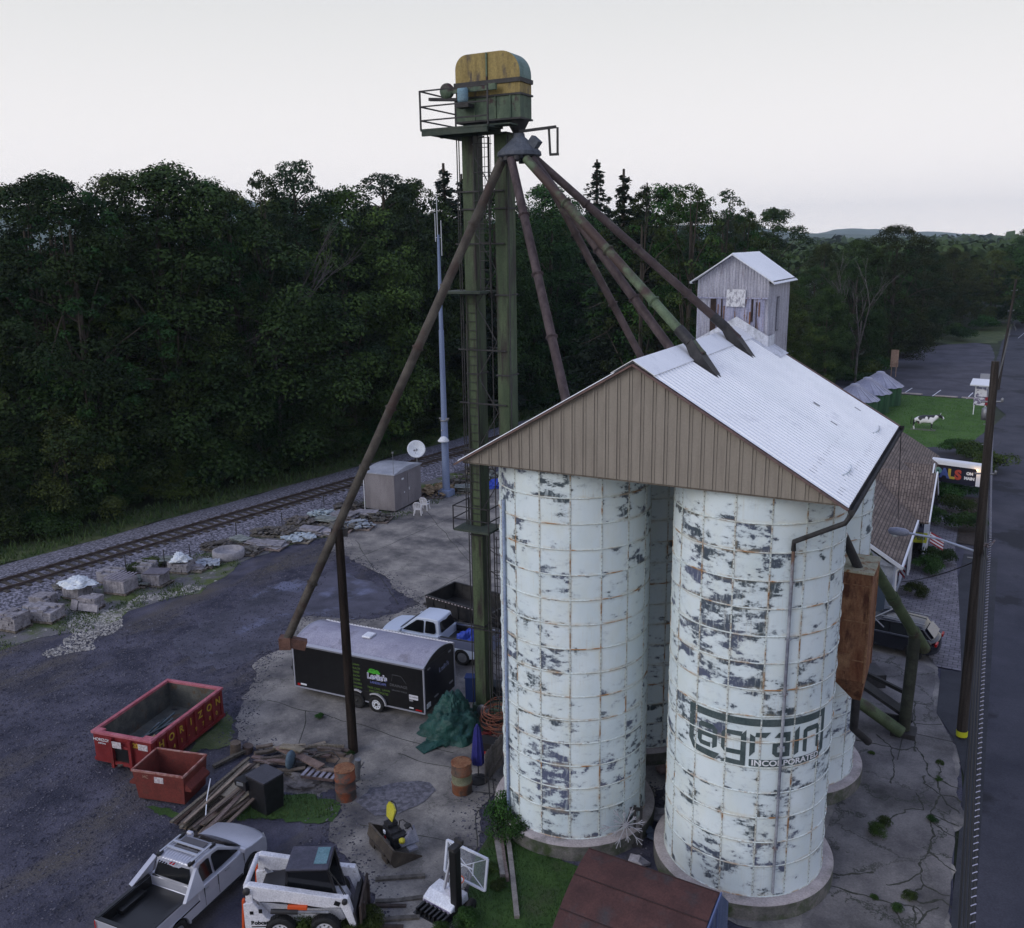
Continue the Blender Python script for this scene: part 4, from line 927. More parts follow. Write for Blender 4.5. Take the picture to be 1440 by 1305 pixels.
# SUV
def suv():
    t = thing('parked_car', 'glossy black sport utility car parked on the pavers beyond the rusty chute', 'car', (-3.55, 43.95, 0), R(180-7))
    xf, xr, hw = 2.35, -2.35, .93
    poly = [(xr, .4)]+arch(-1.4, .44, .3)+arch(1.42, .44, .3)+[(xf, .42), (xf, .62), (xf-.1, .84), (xf-1.0, 1.02), (xf-1.3, 1.05), (xr+.2, 1.08), (xr+.02, .98), (xr-.02, .7)]
    bl = mat('black_car_paint', (.012, .013, .018), rough=.12, spec=.8)
    smooth(shell(poly, hw, .08, .28, xr, xf).build('body', bl, t, bevel=.03), 50)
    cab = [(xf-1.2, 1.03), (xf-2.0, 1.6), (0, 1.7), (xr+.75, 1.62), (xr+.15, 1.06)]
    smooth(shell(cab, hw-.06, .22, .1, xr+.15, xf-1.2).build('cab', bl, t, bevel=.04), 45)
    cy = lambda z: (hw-.06)*(1-.22*max(0, z-.75))
    for sg in (1, -1):
        for p in ([(.95, 1.12), (.28, 1.52), (-.2, 1.56), (-.2, 1.12)], [(-.28, 1.12), (-.28, 1.56), (-1.1, 1.52), (-1.25, 1.12)], [(-1.33, 1.14), (-1.2, 1.5), (-1.62, 1.42), (-1.95, 1.16)]):
            p3 = [Vector((x, sg*(cy(z)+.012), z)) for x, z in p]; b = MB(); b.slab(p3 if sg < 0 else p3[::-1], .01); b.build('side_window', glass_m, t)
    b = MB(); b.slab([(xr+.2, .62, 1.16), (xr+.55, .56, 1.54), (xr+.55, -.56, 1.54), (xr+.2, -.62, 1.16)], .02); b.build('rear_window', mat('reflecting_glass', (.05, .06, .09), rough=.08, spec=1.), t)
    b = MB(); b.slab([(xf-1.28, -.66, 1.1), (xf-1.28, .66, 1.1), (xf-1.93, .6, 1.58), (xf-1.93, -.6, 1.58)], .02); b.build('windscreen', glass_m, t)
    for sg in (1, -1):
        b = MB(); b.tube([(1.15, sg*(cy(1.08)+.03), 1.08), (.2, sg*(cy(1.6)+.0), 1.6), (-.8, sg*cy(1.64), 1.63), (-1.75, sg*(cy(1.5)), 1.5)], .012, 6); b.tube([(1.0, sg*(cy(1.08)+.04), 1.08), (-2.0, sg*(cy(1.1)+.03), 1.1)], .010, 6); b.build('chrome_strip', rim_m, t)
        b = MB(); b.box((xr+.06, sg*.68, .93), (.1, .4, .14)); b.build('tail_light', redlamp_m, t, bevel=.02)
        b = MB(); b.bar((-1.7, sg*.62, 1.72), (.3, sg*.62, 1.77), .04); b.build('roof_rail', rim_m, t)
        b = MB(); b.box((.85, sg*1.02, 1.1), (.14, .2, .14)); b.build('mirror', bl, t, bevel=.04)
        for x in (-1.4, 1.42): wheel(t, x, sg*.82, .36, .23)
suv()
# ---------------- black enclosed trailer ----------------
TL = Vector((-25.76, 27.51, 0)); TR = Vector((-19.33, 27.98, 0)); tx = (TR-TL).normalized(); ty = Vector((-tx.y, tx.x, 0))
trl = thing('enclosed_trailer', 'black enclosed cargo trailer with arched grey roof and green and white lettering', 'trailer', (TL+TR)/2+ty*1.31, math.atan2(tx.y, tx.x))
hl = (TR-TL).length/2; hw = 1.31; zt = 2.36; zb = .38
tb_m = mat('trailer_black', (.007, .007, .008), (.011, .011, .012), sc=3., rough=.3, spec=.4)
troof = mat('trailer_roof', (.26, .255, .33), (.33, .325, .40), sc=1.2, det=8., rough=.5, c3=(.22, .21, .26), sc3=1.5)
b = MB(); b.box((0, 0, (zt+zb)/2), (2*hl, 2*hw, zt-zb)); b.build('body', tb_m, trl)
def aarc(y, h=.36): return zt+h*(1-(y/hw)**2)
b = MB(); n = 12; pr = [(-hw+2*hw*i/n) for i in range(n+1)]
pts = [(y, aarc(y)) for y in pr]
b.prismX([(-hw, zt-.0)]+pts+[(hw, zt-.0)], -hl+.03, hl-.03); b.build('end_fascia', tb_m, trl)
b = MB()
for i in range(n):
    y0, y1 = pr[i], pr[i+1]
    b.add([(-hl, y0, aarc(y0)+.012), (hl, y0, aarc(y0)+.012), (hl, y1, aarc(y1)+.012), (-hl, y1, aarc(y1)+.012)], [(0, 1, 2, 3)])
b.build('roof', troof, trl)
b = MB()
for sg in (1, -1):
    b.box((0, sg*(hw-.03), zt+.03), (2*hl+.06, .14, .11), rx=-sg*.5)
for x in (-hl, hl):
    b.tube([(x, y, aarc(y)+.01) for y in pr], .03, 6)
    for sg in (1, -1): b.box((x, sg*hw, (zt+zb)/2), (.06, .06, zt-zb))
for sg in (1, -1): b.box((0, sg*(hw+.005), zb+.0), (2*hl, .03, .06))
b.build('aluminium_trim', mat('trailer_trim', (.36, .37, .43), rough=.4, metal=.3), trl)
b = MB()
for i in range(40):
    x = -hl+.2+2*(hl-.2)*i/39
    for sg in (1, -1): b.box((x, sg*(hw-.075), zt+.1), (.05, .02, .02))
b.build('rivet', mat('rivet', (.12, .12, .14)), trl)
b = MB(); b.box((-.1, -.1, aarc(0)+.06), (.42, .5, .09)); b.build('roof_vent', white_m, trl, bevel=.03)
wx = (-0.22+1.6-1.0, 0)
WX = [ -1.22+1.55, .42+.78]                         # tandem axle positions
WX = [.0+.08-.15, .95]
for x in (-.02, .93):
    for sg in (1, -1): wheel(trl, x, sg*(hw-.02), .36, .22, rimw_m if x > .5 else rimd_m, solid=True)
b = MB()
for sg in (1, -1):
    for k, xc in enumerate((-.02, .93)):
        pts = [Vector((xc+.48*math.cos(a), sg*(hw+.1), .42+.44*math.sin(a))) for a in np.linspace((PI if k == 0 else PI*.68), (PI*.32 if k == 0 else 0), 10)]
        for a, c in zip(pts, pts[1:]): b.bar(a, c, .02, .24, up=(0, 1, 0)) if False else b.quad(a-Vector((0, sg*.22, 0)), a, c, c-Vector((0, sg*.22, 0)))
        for a, c in zip(pts, pts[1:]): b.bar(a, c, .05, .05)
b.build('fender', mat('fender_alu', (.4, .4, .43)), trl)
b = MB(); b.box((.45, 0, .6), (2.0, 2*hw+.03, .5)); b.build('wheel_well', black_m, trl)
for sg in (1,):
    b = MB(); b.box((hl-.28, -hw-.012, zb+.1), (.3, .02, .06)); b.build('marker_light', redlamp_m, trl)
b = MB(); b.box((hl-.62, -hw-.012, zb+.15), (.2, .02, .05)); b.box((-hl+.45, -hw-.012, zb+.16), (.3, .02, .07)); b.build('reflector', trim_m, trl)
b = MB(); b.box((-hl+.2, -hw-.012, zb+.12), (.14, .02, .1)); b.build('marker_light', redlamp_m, trl)
b = MB(); b.box((hl+.012, -1.0, .62), (.02, .32, .2)); b.build('licence_plate', trim_m, trl)
b = MB(); b.box((hl+.02, -.35, .75), (.03, .3, .06)); b.box((hl+.02, .95, .75), (.03, .3, .06)); b.box((hl+.02, -.9, 2.2), (.03, .2, .06)); b.box((hl+.02, .9, 2.2), (.03, .2, .06)); b.build('ramp_hinge', rim_m, trl)
b = MB(); b.bar((-hl, 0, .45), (-hl-1.2, 0, .45), .1); b.bar((-hl, .8, .45), (-hl-1.2, 0, .45), .08); b.bar((-hl, -.8, .45), (-hl-1.2, 0, .45), .08); b.tube([(-hl-1.1, 0, .9), (-hl-1.1, 0, .05)], .04); b.build('hitch', steel_dark, trl)
grn_t = emis('green_sign_vinyl', (.06, .35, .03), 0.); dgrn_t = mat('olive_vinyl', (.10, .17, .04)); wht_t = mat('white_vinyl', (.6, .6, .66)); gry_t = mat('grey_vinyl', (.10, .10, .11))
blu_t = mat('blue_vinyl', (.10, .12, .3))
sideF = lambda x, z: frame4((x, -hw-.012, z), (1, 0, 0), (0, 0, 1))
lettering("Leslie's", .34, wht_t, trl, sideF(1.0, 1.58), bold=.02)
lettering("Leslie's", .34, blu_t, trl, frame4((1.0, -hw-.018, 1.58), (1, 0, 0), (0, 0, 1)), bold=-.002)
lettering('LANDSCAPE', .14, blu_t, trl, sideF(1.04, 1.32), bold=.004)
lettering('TREE CARE  LAWN', .13, dgrn_t, trl, sideF(1.05, 1.06)); lettering('FREE ESTIMATES', .13, dgrn_t, trl, sideF(1.05, .9))
for i, s in enumerate(('LAWN', 'MULCH', 'TREES', 'SNOW', 'STONE', 'PAVERS', 'DESIGN')): lettering(s, .12, dgrn_t, trl, sideF(-.02+.05*(i > 4), 1.98-.17*i))
lettering('DRAINAGE', .17, gry_t, trl, sideF(2.02, 1.38)); lettering('GRADING WALLS', .09, gry_t, trl, sideF(2.05, 1.16))
b = MB(); b.tube([(1.7, -hw-.01, 1.55), (1.75, -hw-.01, 1.85), (2.15, -hw-.01, 1.85), (2.4, -hw-.01, 1.55)], .008, 4); b.build('outline_drawing', gry_t, trl)
b = MB(); rnd_ = random.Random(5)
for k in range(40):
    a = rnd_.uniform(0, PI); r_ = rnd_.uniform(0, 1); b.box((.86+.27*r_*math.cos(a), -hw-.012-.0005*k, 1.76+.17*r_*math.sin(a)), (.10, .006, .06), ry=rnd_.uniform(-.5, .5))
b.build('leaf_emblem', grn_t, trl)
b = MB(); b.box((2.72, -hw-.012, 1.02), (.42, .012, .2)); b.build('decal', wht_t, trl); lettering('ALL SEASON', .07, black_m, trl, frame4((2.72, -hw-.02, 1.03), (1, 0, 0), (0, 0, 1))); lettering('USA', .1, wht_t, trl, sideF(2.6, .86))
lettering("Leslie's", .3, mat('dim_vinyl', (.18, .2, .3)), trl, frame4((hl+.03, .35, 1.75), (0, 1, 0), (0, 0, 1)), bold=.008)
# ---------------- black dump trailer behind ----------------
dt = thing('dump_trailer', 'empty black steel dump trailer standing behind the pale pickup', 'trailer', tuple(at(665, 880, 0)[:2])+(0,), R(-8))
q0 = dt.location.copy(); 
b = MB(); X_, Y_ = 2.1, 1.15; z0, z1 = .75, 1.55
dsh = mat('dump_steel', (.016, .016, .018), (.035, .033, .033), sc=3., rough=.45)
for sg in (1, -1):
    b.slab([(-X_, sg*Y_*.92, z0), (X_, sg*Y_*.92, z0), (X_, sg*Y_, z1), (-X_, sg*Y_, z1)], .05*sg); b.box((0, sg*Y_, z1), (2*X_, .1, .08), mi=0)
    b.slab([(sg*X_, -Y_*.92, z0), (sg*X_, Y_*.92, z0), (sg*X_, Y_, z1), (sg*X_, -Y_, z1)], .05); b.box((sg*X_, 0, z1), (.1, 2*Y_, .08))
    for i in range(5): b.box((-X_+.5+.8*i, sg*(Y_+.01), 1.15), (.06, .1, .8))
b.box((0, 0, z0), (2*X_, 2*Y_*.92, .06)); b.build('body', dsh, dt)
b = MB(); b.box((0, 0, .58), (2*X_+.3, .9, .16)); b.bar((-X_, 0, .5), (-X_-1.2, 0, .45), .12); b.build('frame', steel_dark, dt)
for x in (-.4, .45):
    for sg in (1, -1): wheel(dt, x, sg*1.05, .36, .22, rimd_m, solid=True)
b = MB(); 
for i in range(20): b.box((-X_+.1+.21*i, -Y_-.06, z1-.02), (.1, .012, .05))
b.build('reflective_tape', mat('tape', (.35, .3, .32)), dt)
# ---------------- red roll-off dumpster ----------------
red_m = mat('red_dumpster_paint', (.13, .013, .015), (.19, .023, .025), sc=1.5, det=8., rough=.5, c3=(.12, .03, .025), sc3=1.8, lo3=.58, hi3=.7)
pink_m = mat('faded_red_rim', (.30, .075, .10), (.38, .13, .16), sc=3.)
inner_m = mat('dumpster_inner', (.05, .055, .055), (.10, .10, .09), sc=1.6, det=9., c3=(.09, .06, .04), sc3=2.)
zr1 = 1.4
c1 = at(132, 1027.5, zr1); c2 = at(237, 956.6, zr1); c3_ = at(309.3, 969, zr1); c4 = at(212, 1043.5, zr1)
uy = ((c2-c1)+(c3_-c4)); uy.z = 0; Ld = uy.length/2; uy.normalize(); ux = Vector((uy.y, -uy.x, 0)); Wd = ((c4-c1).dot(ux)+(c3_-c2).dot(ux))/2
cm = (c1+c2+c3_+c4)/4
rd = thing('roll_off_dumpster', 'large open red roll-off dumpster with yellow lettering, holding scrap pipes', 'dumpster', (cm.x, cm.y, 0), math.atan2(ux.y, ux.x))
hx, hy = Wd/2, Ld/2
b = MB()
for sg in (1, -1):
    b.box((sg*hx, 0, .8), (.07, 2*hy, 1.2)); b.box((0, sg*hy, .8), (2*hx, .07, 1.2))
    k_ = -hy+.28
    while k_ < hy: b.box((sg*(hx+.05), k_, .82), (.08, .13, 1.12)); k_ += .55
    b.box((sg*(hx+.05), 0, .26), (.12, 2*hy, .12))
b.box((0, 0, .22), (2*hx, 2*hy, .08)); b.build('body', red_m, rd)
b = MB()
for sg in (1, -1):
    b.box((sg*(hx-.045), 0, .82), (.02, 2*hy-.1, 1.15)); b.box((0, sg*(hy-.045), .82), (2*hx-.1, .02, 1.15))
b.box((0, 0, .28), (2*hx-.1, 2*hy-.1, .04)); b.build('lining', inner_m, rd)
b = MB()
for sg in (1, -1): b.box((sg*hx, 0, zr1), (.15, 2*hy+.15, .11)); b.box((0, sg*hy, zr1), (2*hx-.15, .15, .108))
b.box((-hx+.2, -hy+.12, zr1+.02), (.4, .2, .1)); b.box((hx-.2, -hy+.12, zr1+.02), (.4, .2, .1)); b.build('rim', pink_m, rd, bevel=.015)
b = MB()
for x in (-.42, .42): b.box((x, -hy-.1, .72), (.12, .16, 1.2))
b.box((0, -hy-.08, 1.0), (.84, .1, .1)); b.box((0, -hy-.1, .3), (.84, .08, .12)); b.build('hook_post', red_m, rd)
b = MB(); b.box((0, -hy-.045, .62), (.7, .03, .6)); b.build('hook_recess', black_m, rd)
for x in (-.85, .85):
    for y in (-hy+.3, hy-.3): b = MB(); b.lathe([(.0, -.12), (.16, -.12), (.16, .12), (.0, .12)], (x, y, .16), 14, 0, 'x'); b.build('roller', steel_dark, rd)
yel = mat('yellow_letter', (.42, .27, .03), (.34, .2, .03), sc=6.)
for i, ch in enumerate('HORIZON'): lettering(ch, .40, yel, rd, frame4((hx+.096, -hy+.42+i*(2*hy-.8)/6, 1.05), (0, 1, 0), (0, 0, 1)), bold=.01)
for i, ch in enumerate('541-9700'): lettering(ch, .24, yel, rd, frame4((hx+.096, -hy+.65+i*(2*hy-1.0)/7.4, .6), (0, 1, 0), (0, 0, 1)), bold=.004)
stk = mat('sticker_white', (.5, .48, .5), (.35, .30, .33), sc=12., lo=.45, hi=.55)
b = MB(); b.box((-.12, -hy-.195, 1.12), (.4, .01, .26)); b.build('sticker', stk, rd)
b = MB(); b.box((.93, -hy-.045, 1.1), (.42, .01, .24)); b.build('sticker', stk, rd)
lettering('HORIZON', .17, trim_m, rd, frame4((-.92, -hy-.045, 1.12), (1, 0, 0), (0, 0, 1))); lettering('DISPOSAL', .08, trim_m, rd, frame4((-.92, -hy-.045, .98), (1, 0, 0), (0, 0, 1)))
lettering('20', .26, yel, rd, frame4((.6, -hy-.045, 1.12), (1, 0, 0), (0, 0, 1)), bold=.01)
# scrap inside
rs = random.Random(11)
Rd = Matrix.Translation(rd.location) @ Matrix.Rotation(rd.rotation_euler.z, 4, 'Z')
for i in range(11):
    t0 = Rd @ Vector((rs.uniform(-.35, .5), rs.uniform(-1.7, -1.1), .36+.03*i)); t1 = Rd @ Vector((rs.uniform(-.5, .6), rs.uniform(.0, .9), .5+.03*i))
    b = MB(); b.tube([Vector((0, 0, 0)), t1-t0], rs.uniform(.025, .045), 7)
    o = b.build('scrap_pipe', mat('pipe_plastic', (.03, .05, .055), (.10, .12, .14), sc=2.)); o.location = t0; tag(o, 'dark plastic pipe lying in the heap inside the large red dumpster', 'pipe', 'scrap pipes in the large red dumpster')
for i, (x, y, sx_, m_, lb) in enumerate(((.35, -.75, .55, mat('cardboard', (.30, .22, .12)), 'tan cardboard piece in the middle of the large red dumpster'), (.45, .75, .45, mat('pale_bag', (.38, .36, .5)), 'pale violet bag lying at the far end inside the large red dumpster'), (-.1, -.2, .26, mat('cardboard', (.3, .2, .1)), 'small tan scrap on the pipes in the large red dumpster'), (.75, -1.15, .3, mat('pink_rag', (.4, .25, .25)), 'pinkish rag beside the near side wall inside the large red dumpster'))):
    o = blob('scrap_piece', lb, 'scrap', Rd @ Vector((x, y, .4)), sx_*.5, sx_*.35, .3, m_, i, .5)
o = blob('debris_heap', 'dark heap of leaves and rubbish on the floor of the large red dumpster', 'debris', Rd @ Vector((.2, -.1, .28)), .85, 1.55, .22, mat('debris', (.03, .03, .025), (.09, .08, .07), sc=8.), 8, .3)
# ---------------- small red dumpster ----------------
zr2 = 1.22
d1 = at(187, 1080, zr2); d2 = at(219, 1055, zr2); d3 = at(290, 1064, zr2); d4 = at(258, 1091, zr2)
ux = ((d4-d1)+(d3-d2)); Ws = ux.length/2; ux.normalize(); ang = math.atan2(ux.y, ux.x); cm = (d1+d2+d3+d4)/4
sd_ = thing('front_load_dumpster', 'small open red steel dumpster with a white sticker, next to the plank heap', 'dumpster', (cm.x, cm.y, 0), ang)
hx, hy = Ws/2, .72
b = MB()
out = [(-hx, -hy), (hx, -hy), (hx, hy), (-hx, hy)]
for i in range(4):
    a, c = out[i], out[(i+1) % 4]; f_ = .9
    b.slab([(a[0]*f_, a[1]*f_, .1), (c[0]*f_, c[1]*f_, .1), (c[0], c[1], zr2), (a[0], a[1], zr2)], .05)
b.box((0, 0, .12), (2*hx*.9, 2*hy*.9, .05)); b.build('body', mat('red_brown_paint', (.10, .022, .018), (.145, .03, .025), sc=2., det=8., c3=(.08, .03, .024), sc3=2.2, lo3=.58, hi3=.7), sd_)
b = MB()
for i in range(4):
    a, c = out[i], out[(i+1) % 4]; b.bar((a[0], a[1], zr2), (c[0], c[1], zr2), .06, .07)
b.build('rim', mat('rim_pale', (.35, .22, .2), (.2, .06, .05), sc=4.), sd_)
b = MB()
for i in range(4):
    a, c = out[i], out[(i+1) % 4]; f_ = .86
    b.slab([(c[0]*f_, c[1]*f_, .16), (a[0]*f_, a[1]*f_, .16), (a[0]*.955, a[1]*.94, zr2-.02), (c[0]*.955, c[1]*.94, zr2-.02)], .01)
b.build('lining', mat('lining_pale', (.16, .15, .15), (.26, .24, .24), sc=2., det=8.), sd_)
for sg in (1, -1):
    b = MB(); b.prismY([(hx*.93*sg, .62), (hx*.93*sg+.28*sg, .62), (hx*.93*sg+.28*sg, .72), (hx*.98*sg, .9)][::sg], -hy*.9, hy*.7); b.build('fork_pocket', mat('red_brown_paint', (.2, .04, .03)), sd_)
b = MB(); b.box((.02, -hy*.985, .98), (.36, .012, .28), rx=-.06); b.build('sticker', stk, sd_)
lettering('HC', .16, mat('faint_letter', (.3, .18, .14)), sd_, frame4((-.5, -hy*.985-.01, 1.02), (1, 0, 0), (0, .06, 1)))
# ---------------- skid steer loader ----------------
bo = Vector((-16.1, 17.05, 0)); lw = mat('loader_white', (.55, .55, .60), (.66, .66, .70), sc=3., det=8., rough=.45, c3=(.22, .2, .2), sc3=4., lo3=.64, hi3=.7)
sk = thing('skid_steer_loader', 'white and black skid steer loader with orange rear trim and raised cab', 'skid steer', bo, R(29))
orange = mat('orange_trim', (.55, .08, .02), rough=.5)
b = MB(); b.prismY([(-1.35, .35), (1.0, .3), (1.15, .45), (1.0, .78), (.2, .8), (-.9, 1.0), (-1.35, 1.05)], -.52, .52); b.build('chassis', lw, sk, bevel=.03)
b = MB(); b.prismY([(-1.4, .95), (-.3, .95), (-.3, 1.45), (-1.3, 1.2)], -.5, .5); b.build('engine_cover', mat('engine_cover', (.02, .02, .024), rough=.4), sk, bevel=.02)
for sg in (1, -1):
    b = MB(); b.prismY([(-1.62, .35), (-1.62, 1.22), (-1.35, 1.28), (-1.0, .75), (-.55, .55), (-.9, .3)], sg*.55, sg*.82) if sg > 0 else b.prismY([(-1.62, .35), (-1.62, 1.22), (-1.35, 1.28), (-1.0, .75), (-.55, .55), (-.9, .3)], -.82, -.55)
    b.box((-1.45, sg*.68, 1.35), (.2, .2, .6)); b.build('rear_upright', lw, sk, bevel=.02)
    b = MB(); y0, y1 = (.56, .76) if sg > 0 else (-.76, -.56)
    b.prismY([(-1.6, 1.72), (-1.45, 1.78), (.9, 1.32), (1.28, 1.28), (1.32, 1.15), (1.5, .35), (1.34, .3), (1.08, 1.0), (.6, 1.0), (-.6, 1.22), (-1.2, 1.25), (-1.55, 1.5)], y0, y1); b.build('lift_arm', lw, sk, bevel=.02)
    b = MB(); b.tube([(-.85, sg*.86, 1.02), (-.1, sg*.86, .98)], .07, 8, 0); b.tube([(-.1, sg*.86, .98), (.75, sg*.86, .95)], .04, 8, 1); b.build('lift_cylinder', [steel_dark, steel_grey], sk)
    b = MB(); b.box((-.12, sg*.80, 1.08), (.55, .1, .12), ry=.06); b.build('orange_cover', orange, sk, bevel=.02)
    b = MB(); b.box((-1.66, sg*.72, .85), (.07, .12, .95), ry=.08); b.build('rear_guard', orange, sk, bevel=.02)
    b = MB(); b.lathe([(.0, -.04), (.1, -.04), (.1, .04), (.0, .04)], (-1.5, sg*.8, 1.62), 12, 0, 'y'); b.build('pivot_pin', steel_dark, sk); b = MB(); b.lathe([(.0, -.04), (.08, -.04), (.08, .04), (.0, .04)], (1.2, sg*.8, 1.22), 12, 0, 'y'); b.build('pivot_pin', steel_dark, sk)
    for x in (-.62, .62): wheel(sk, x, sg*.82, .41, .27, lw, solid=True)
b = MB(); b.tube([(-1.55, -.66, 1.7), (-1.55, .66, 1.7)], .075, 10); b.build('cross_tube', lw, sk)
cabm = mat('cab_black', (.012, .012, .014), rough=.3, spec=.5)
b = MB()
cabp = [(-.45, .8), (-.5, 1.3), (-.42, 2.0), (.72, 2.02), (.98, .8)]
for sg in (1, -1):
    y = sg*.46
    for a, c in zip(cabp, cabp[1:]+cabp[:1]): b.bar((a[0], y, a[1]), (c[0], y, c[1]), .07, .07)
for (x, z) in ((-.5, 1.3), (-.42, 2.0), (.72, 2.02)): b.bar((x, -.46, z), (x, .46, z), .07)
b.build('cab_frame', cabm, sk)
b = MB()
for sg in (1, -1):
    p = [(x, sg*.45, z) for x, z in cabp]; b.slab(p if sg < 0 else p[::-1], .02)
b.slab([(-.49, -.44, 1.3), (-.43, -.44, 2.0), (-.43, .44, 2.0), (-.49, .44, 1.3)], .02); b.build('cab_glass', glass_m, sk)
b = MB(); b.box((.14, 0, 2.05), (1.2, 1.02, .08)); b.build('cab_roof', mat('cab_roof_paint', (.05, .052, .075), (.07, .07, .10), sc=2.), sk, bevel=.03)
b = MB(); b.box((.48, .05, 2.095), (.36, .72, .02)); b.build('roof_window', mat('roof_window', (.08, .17, .2), (.12, .22, .26), sc=3., rough=.2), sk)
b = MB(); b.box((.1, 0, 1.0), (.5, .5, .15)); b.box((-.15, 0, 1.3), (.12, .5, .6)); b.build('seat', black_m, sk)
b = MB(); b.tube([(.74, -.5, 2.0), (.95, -.55, 1.75), (1.15, -.6, 1.3)], .015, 5); b.tube([(.74, -.48, 2.0), (1.0, -.5, 1.6), (1.25, -.6, 1.2)], .015, 5); b.build('hose', black_m, sk)
b = MB(); b.box((1.45, 0, .4), (.12, 1.5, .8), ry=-.12); b.box((1.38, 0, .75), (.1, 1.3, .12)); b.build('quick_attach', steel_dark, sk)
pk = mat('fork_steel', (.03, .022, .02), (.06, .045, .04), sc=3.)
b = MB(); b.box((1.6, 0, .55), (.06, 1.4, .9)); b.build('pallet_fork_frame', pk, sk)
for y in (-.42, .42):
    b = MB(); b.prismY([(1.62, .05), (2.75, .05), (2.75, .08), (1.7, .12), (1.7, .9), (1.62, .9)], y-.06, y+.06); b.build('fork', pk, sk)
lettering('Bobcat', .17, black_m, sk, frame4((-1.2, -.826, .62), (1, 0, 0), (0, 0, 1)), bold=.006); lettering('BOBCAT', .0, black_m, sk, frame4((0, -.83, .6), (1, 0, 0), (0, 0, 1))) if False else None
b = MB(); b.box((-1.22, -.828, .5), (.42, .008, .03)); b.box((-1.4, -.828, .95), (.1, .008, .1)); b.box((-1.15, -.828, 1.0), (.1, .008, .13)); b.box((.98, -.765, 1.14), (.16, .008, .14), ry=.4); b.build('decal', black_m, sk)
# ---------------- loader bucket with a yellow ride-on seat inside ----------------
bk = thing('loader_bucket', 'rusty dark steel loader bucket lying on the pale concrete', 'loader bucket', (-15.95, 20.42, 0), math.atan2(19.84-20.63, -15.14+16.64))
bs = mat('bucket_steel', (.045, .036, .03), (.085, .07, .055), sc=3., det=8., rough=.7, c3=(.14, .08, .05), sc3=3., lo3=.62, hi3=.7)
b = MB(); prf = [(-.02, .62), (-.12, .3), (-.02, .06), (.3, .02), (.95, .02)]   # y,z profile: back up to the lip
for a, c in zip(prf, prf[1:]): b.slab([(-.85, a[0], a[1]), (.85, a[0], a[1]), (.85, c[0], c[1]), (-.85, c[0], c[1])], .03)
b.build('bucket_shell', bs, bk)
for sg in (1, -1):
    b = MB(); b.prismX([(-.02, .64), (-.12, .3), (-.02, .04), (.3, .0), (.95, .0), (.95, .06)], sg*.85-.02, sg*.85+.02); b.build('side_plate', bs, bk)
b = MB(); b.box((0, -.04, .64), (1.74, .07, .06)); b.box((0, -.17, .3), (.9, .06, .05)); b.box((-.45, -.16, .18), (.35, .05, .18)); b.box((.45, -.16, .18), (.35, .05, .18)); b.build('mounting_plate', bs, bk)
md = thing('ride_on_machine', 'small machine with a yellow seat back and black levers sitting in the rusty loader bucket', 'machine', (-15.83, 20.69, .05), bk.rotation_euler.z)
ym = mat('yellow_seat', (.42, .38, .03), (.48, .45, .06), sc=3., rough=.5)
b = MB(); b.slab([(-.6, .16, .8), (-.2, .16, .8), (-.12, .26, 1.22), (-.3, .28, 1.36), (-.56, .28, 1.32), (-.68, .24, 1.12)], .07); b.v = [(x_, .2+(y_-.2)*.8, z_) for x_, y_, z_ in b.v]; b.build('seat_back', ym, md)
b = MB(); b.tube([(-.6, .2, .8), (-.68, .3, 1.12), (-.56, .37, 1.31), (-.31, .37, 1.34), (-.13, .33, 1.2), (-.19, .2, .78)], .022, 6); b.build('seat_frame', black_m, md)
b = MB(); b.box((-.25, .2, .4), (.6, .4, .35)); b.box((.1, .25, .3), (.3, .5, .4)); b.box((-.35, .2, .68), (.3, .36, .1)); b.build('engine', mat('engine_black', (.01, .01, .012), (.03, .03, .035), sc=8.), md)
b = MB(); b.tube([(.0, .3, .6), (.0, .35, .9), (.15, .4, 1.0), (.3, .45, .95)], .02, 6); b.tube([(.1, .5, .6), (.2, .55, .85), (.35, .55, .9), (.4, .6, .7)], .02, 6); b.box((.28, .48, .82), (.2, .16, .06), rx=.3); b.build('control_lever', steel_dark, md)
b = MB(); b.slab([(.2, .15, .3), (.5, .15, .3), (.55, .75, .3), (.2, .75, .72)], .03); b.box((.45, .45, .22), (.55, .3, .08)); b.build('side_shield', mat('grey_shield', (.14, .15, .19), (.2, .2, .25), sc=3.), md)
b = MB(); b.lathe([(.0, 0), (.1, 0), (.1, .09), (.06, .12), (.0, .12)], (.42, .2, .42), 12); b.build('fuel_cap', ym, md)
b = MB(); b.box((-.25, -.09, .52), (.12, .04, .1)); b.build('white_tag', trim_m, md); b = MB(); b.box((-.2, -.1, .36), (.1, .03, .07)); b.build('red_reflector', redlamp_m, md)
# ---------------- portable basketball hoop ----------------
bb0 = at(617, 1281, 0)
ho = thing('basketball_hoop', 'portable basketball hoop lowered onto its white base, with black padded pole and net', 'basketball hoop', (-12.95, 19.3, 0), R(-8))
b = MB(); b.prismX([(-.32, .12), (-.3, .28), (.0, .42), (.48, .42), (.52, .12)], -.55, .55); b.build('base', white_m, ho, bevel=.04)
b = MB(); b.box((0, -.02, .07), (1.1, .8, .1)); b.build('base_skirt', black_m, ho)
b = MB(); b.box((0, -.315, .2), (1.0, .012, .07)); b.build('base_stripe', mat('stripe_grey', (.22, .2, .3)), ho); lettering('LIFETIME', .09, mat('stripe_ink', (.05, .03, .1)), ho, frame4((.02, -.325, .2), (1, 0, 0), (0, 0, 1)))
b = MB(); b.box((.5, .0, 1.15), (.26, .26, 2.0)); b.build('padded_pole', mat('pole_pad', (.008, .008, .009), rough=.5), ho, bevel=.04)
b = MB(); b.box((.5, .05, 2.2), (.2, .45, .1)); b.box((.5, .2, 2.28), (.28, .1, .12)); b.build('pole_cap', steel_dark, ho)
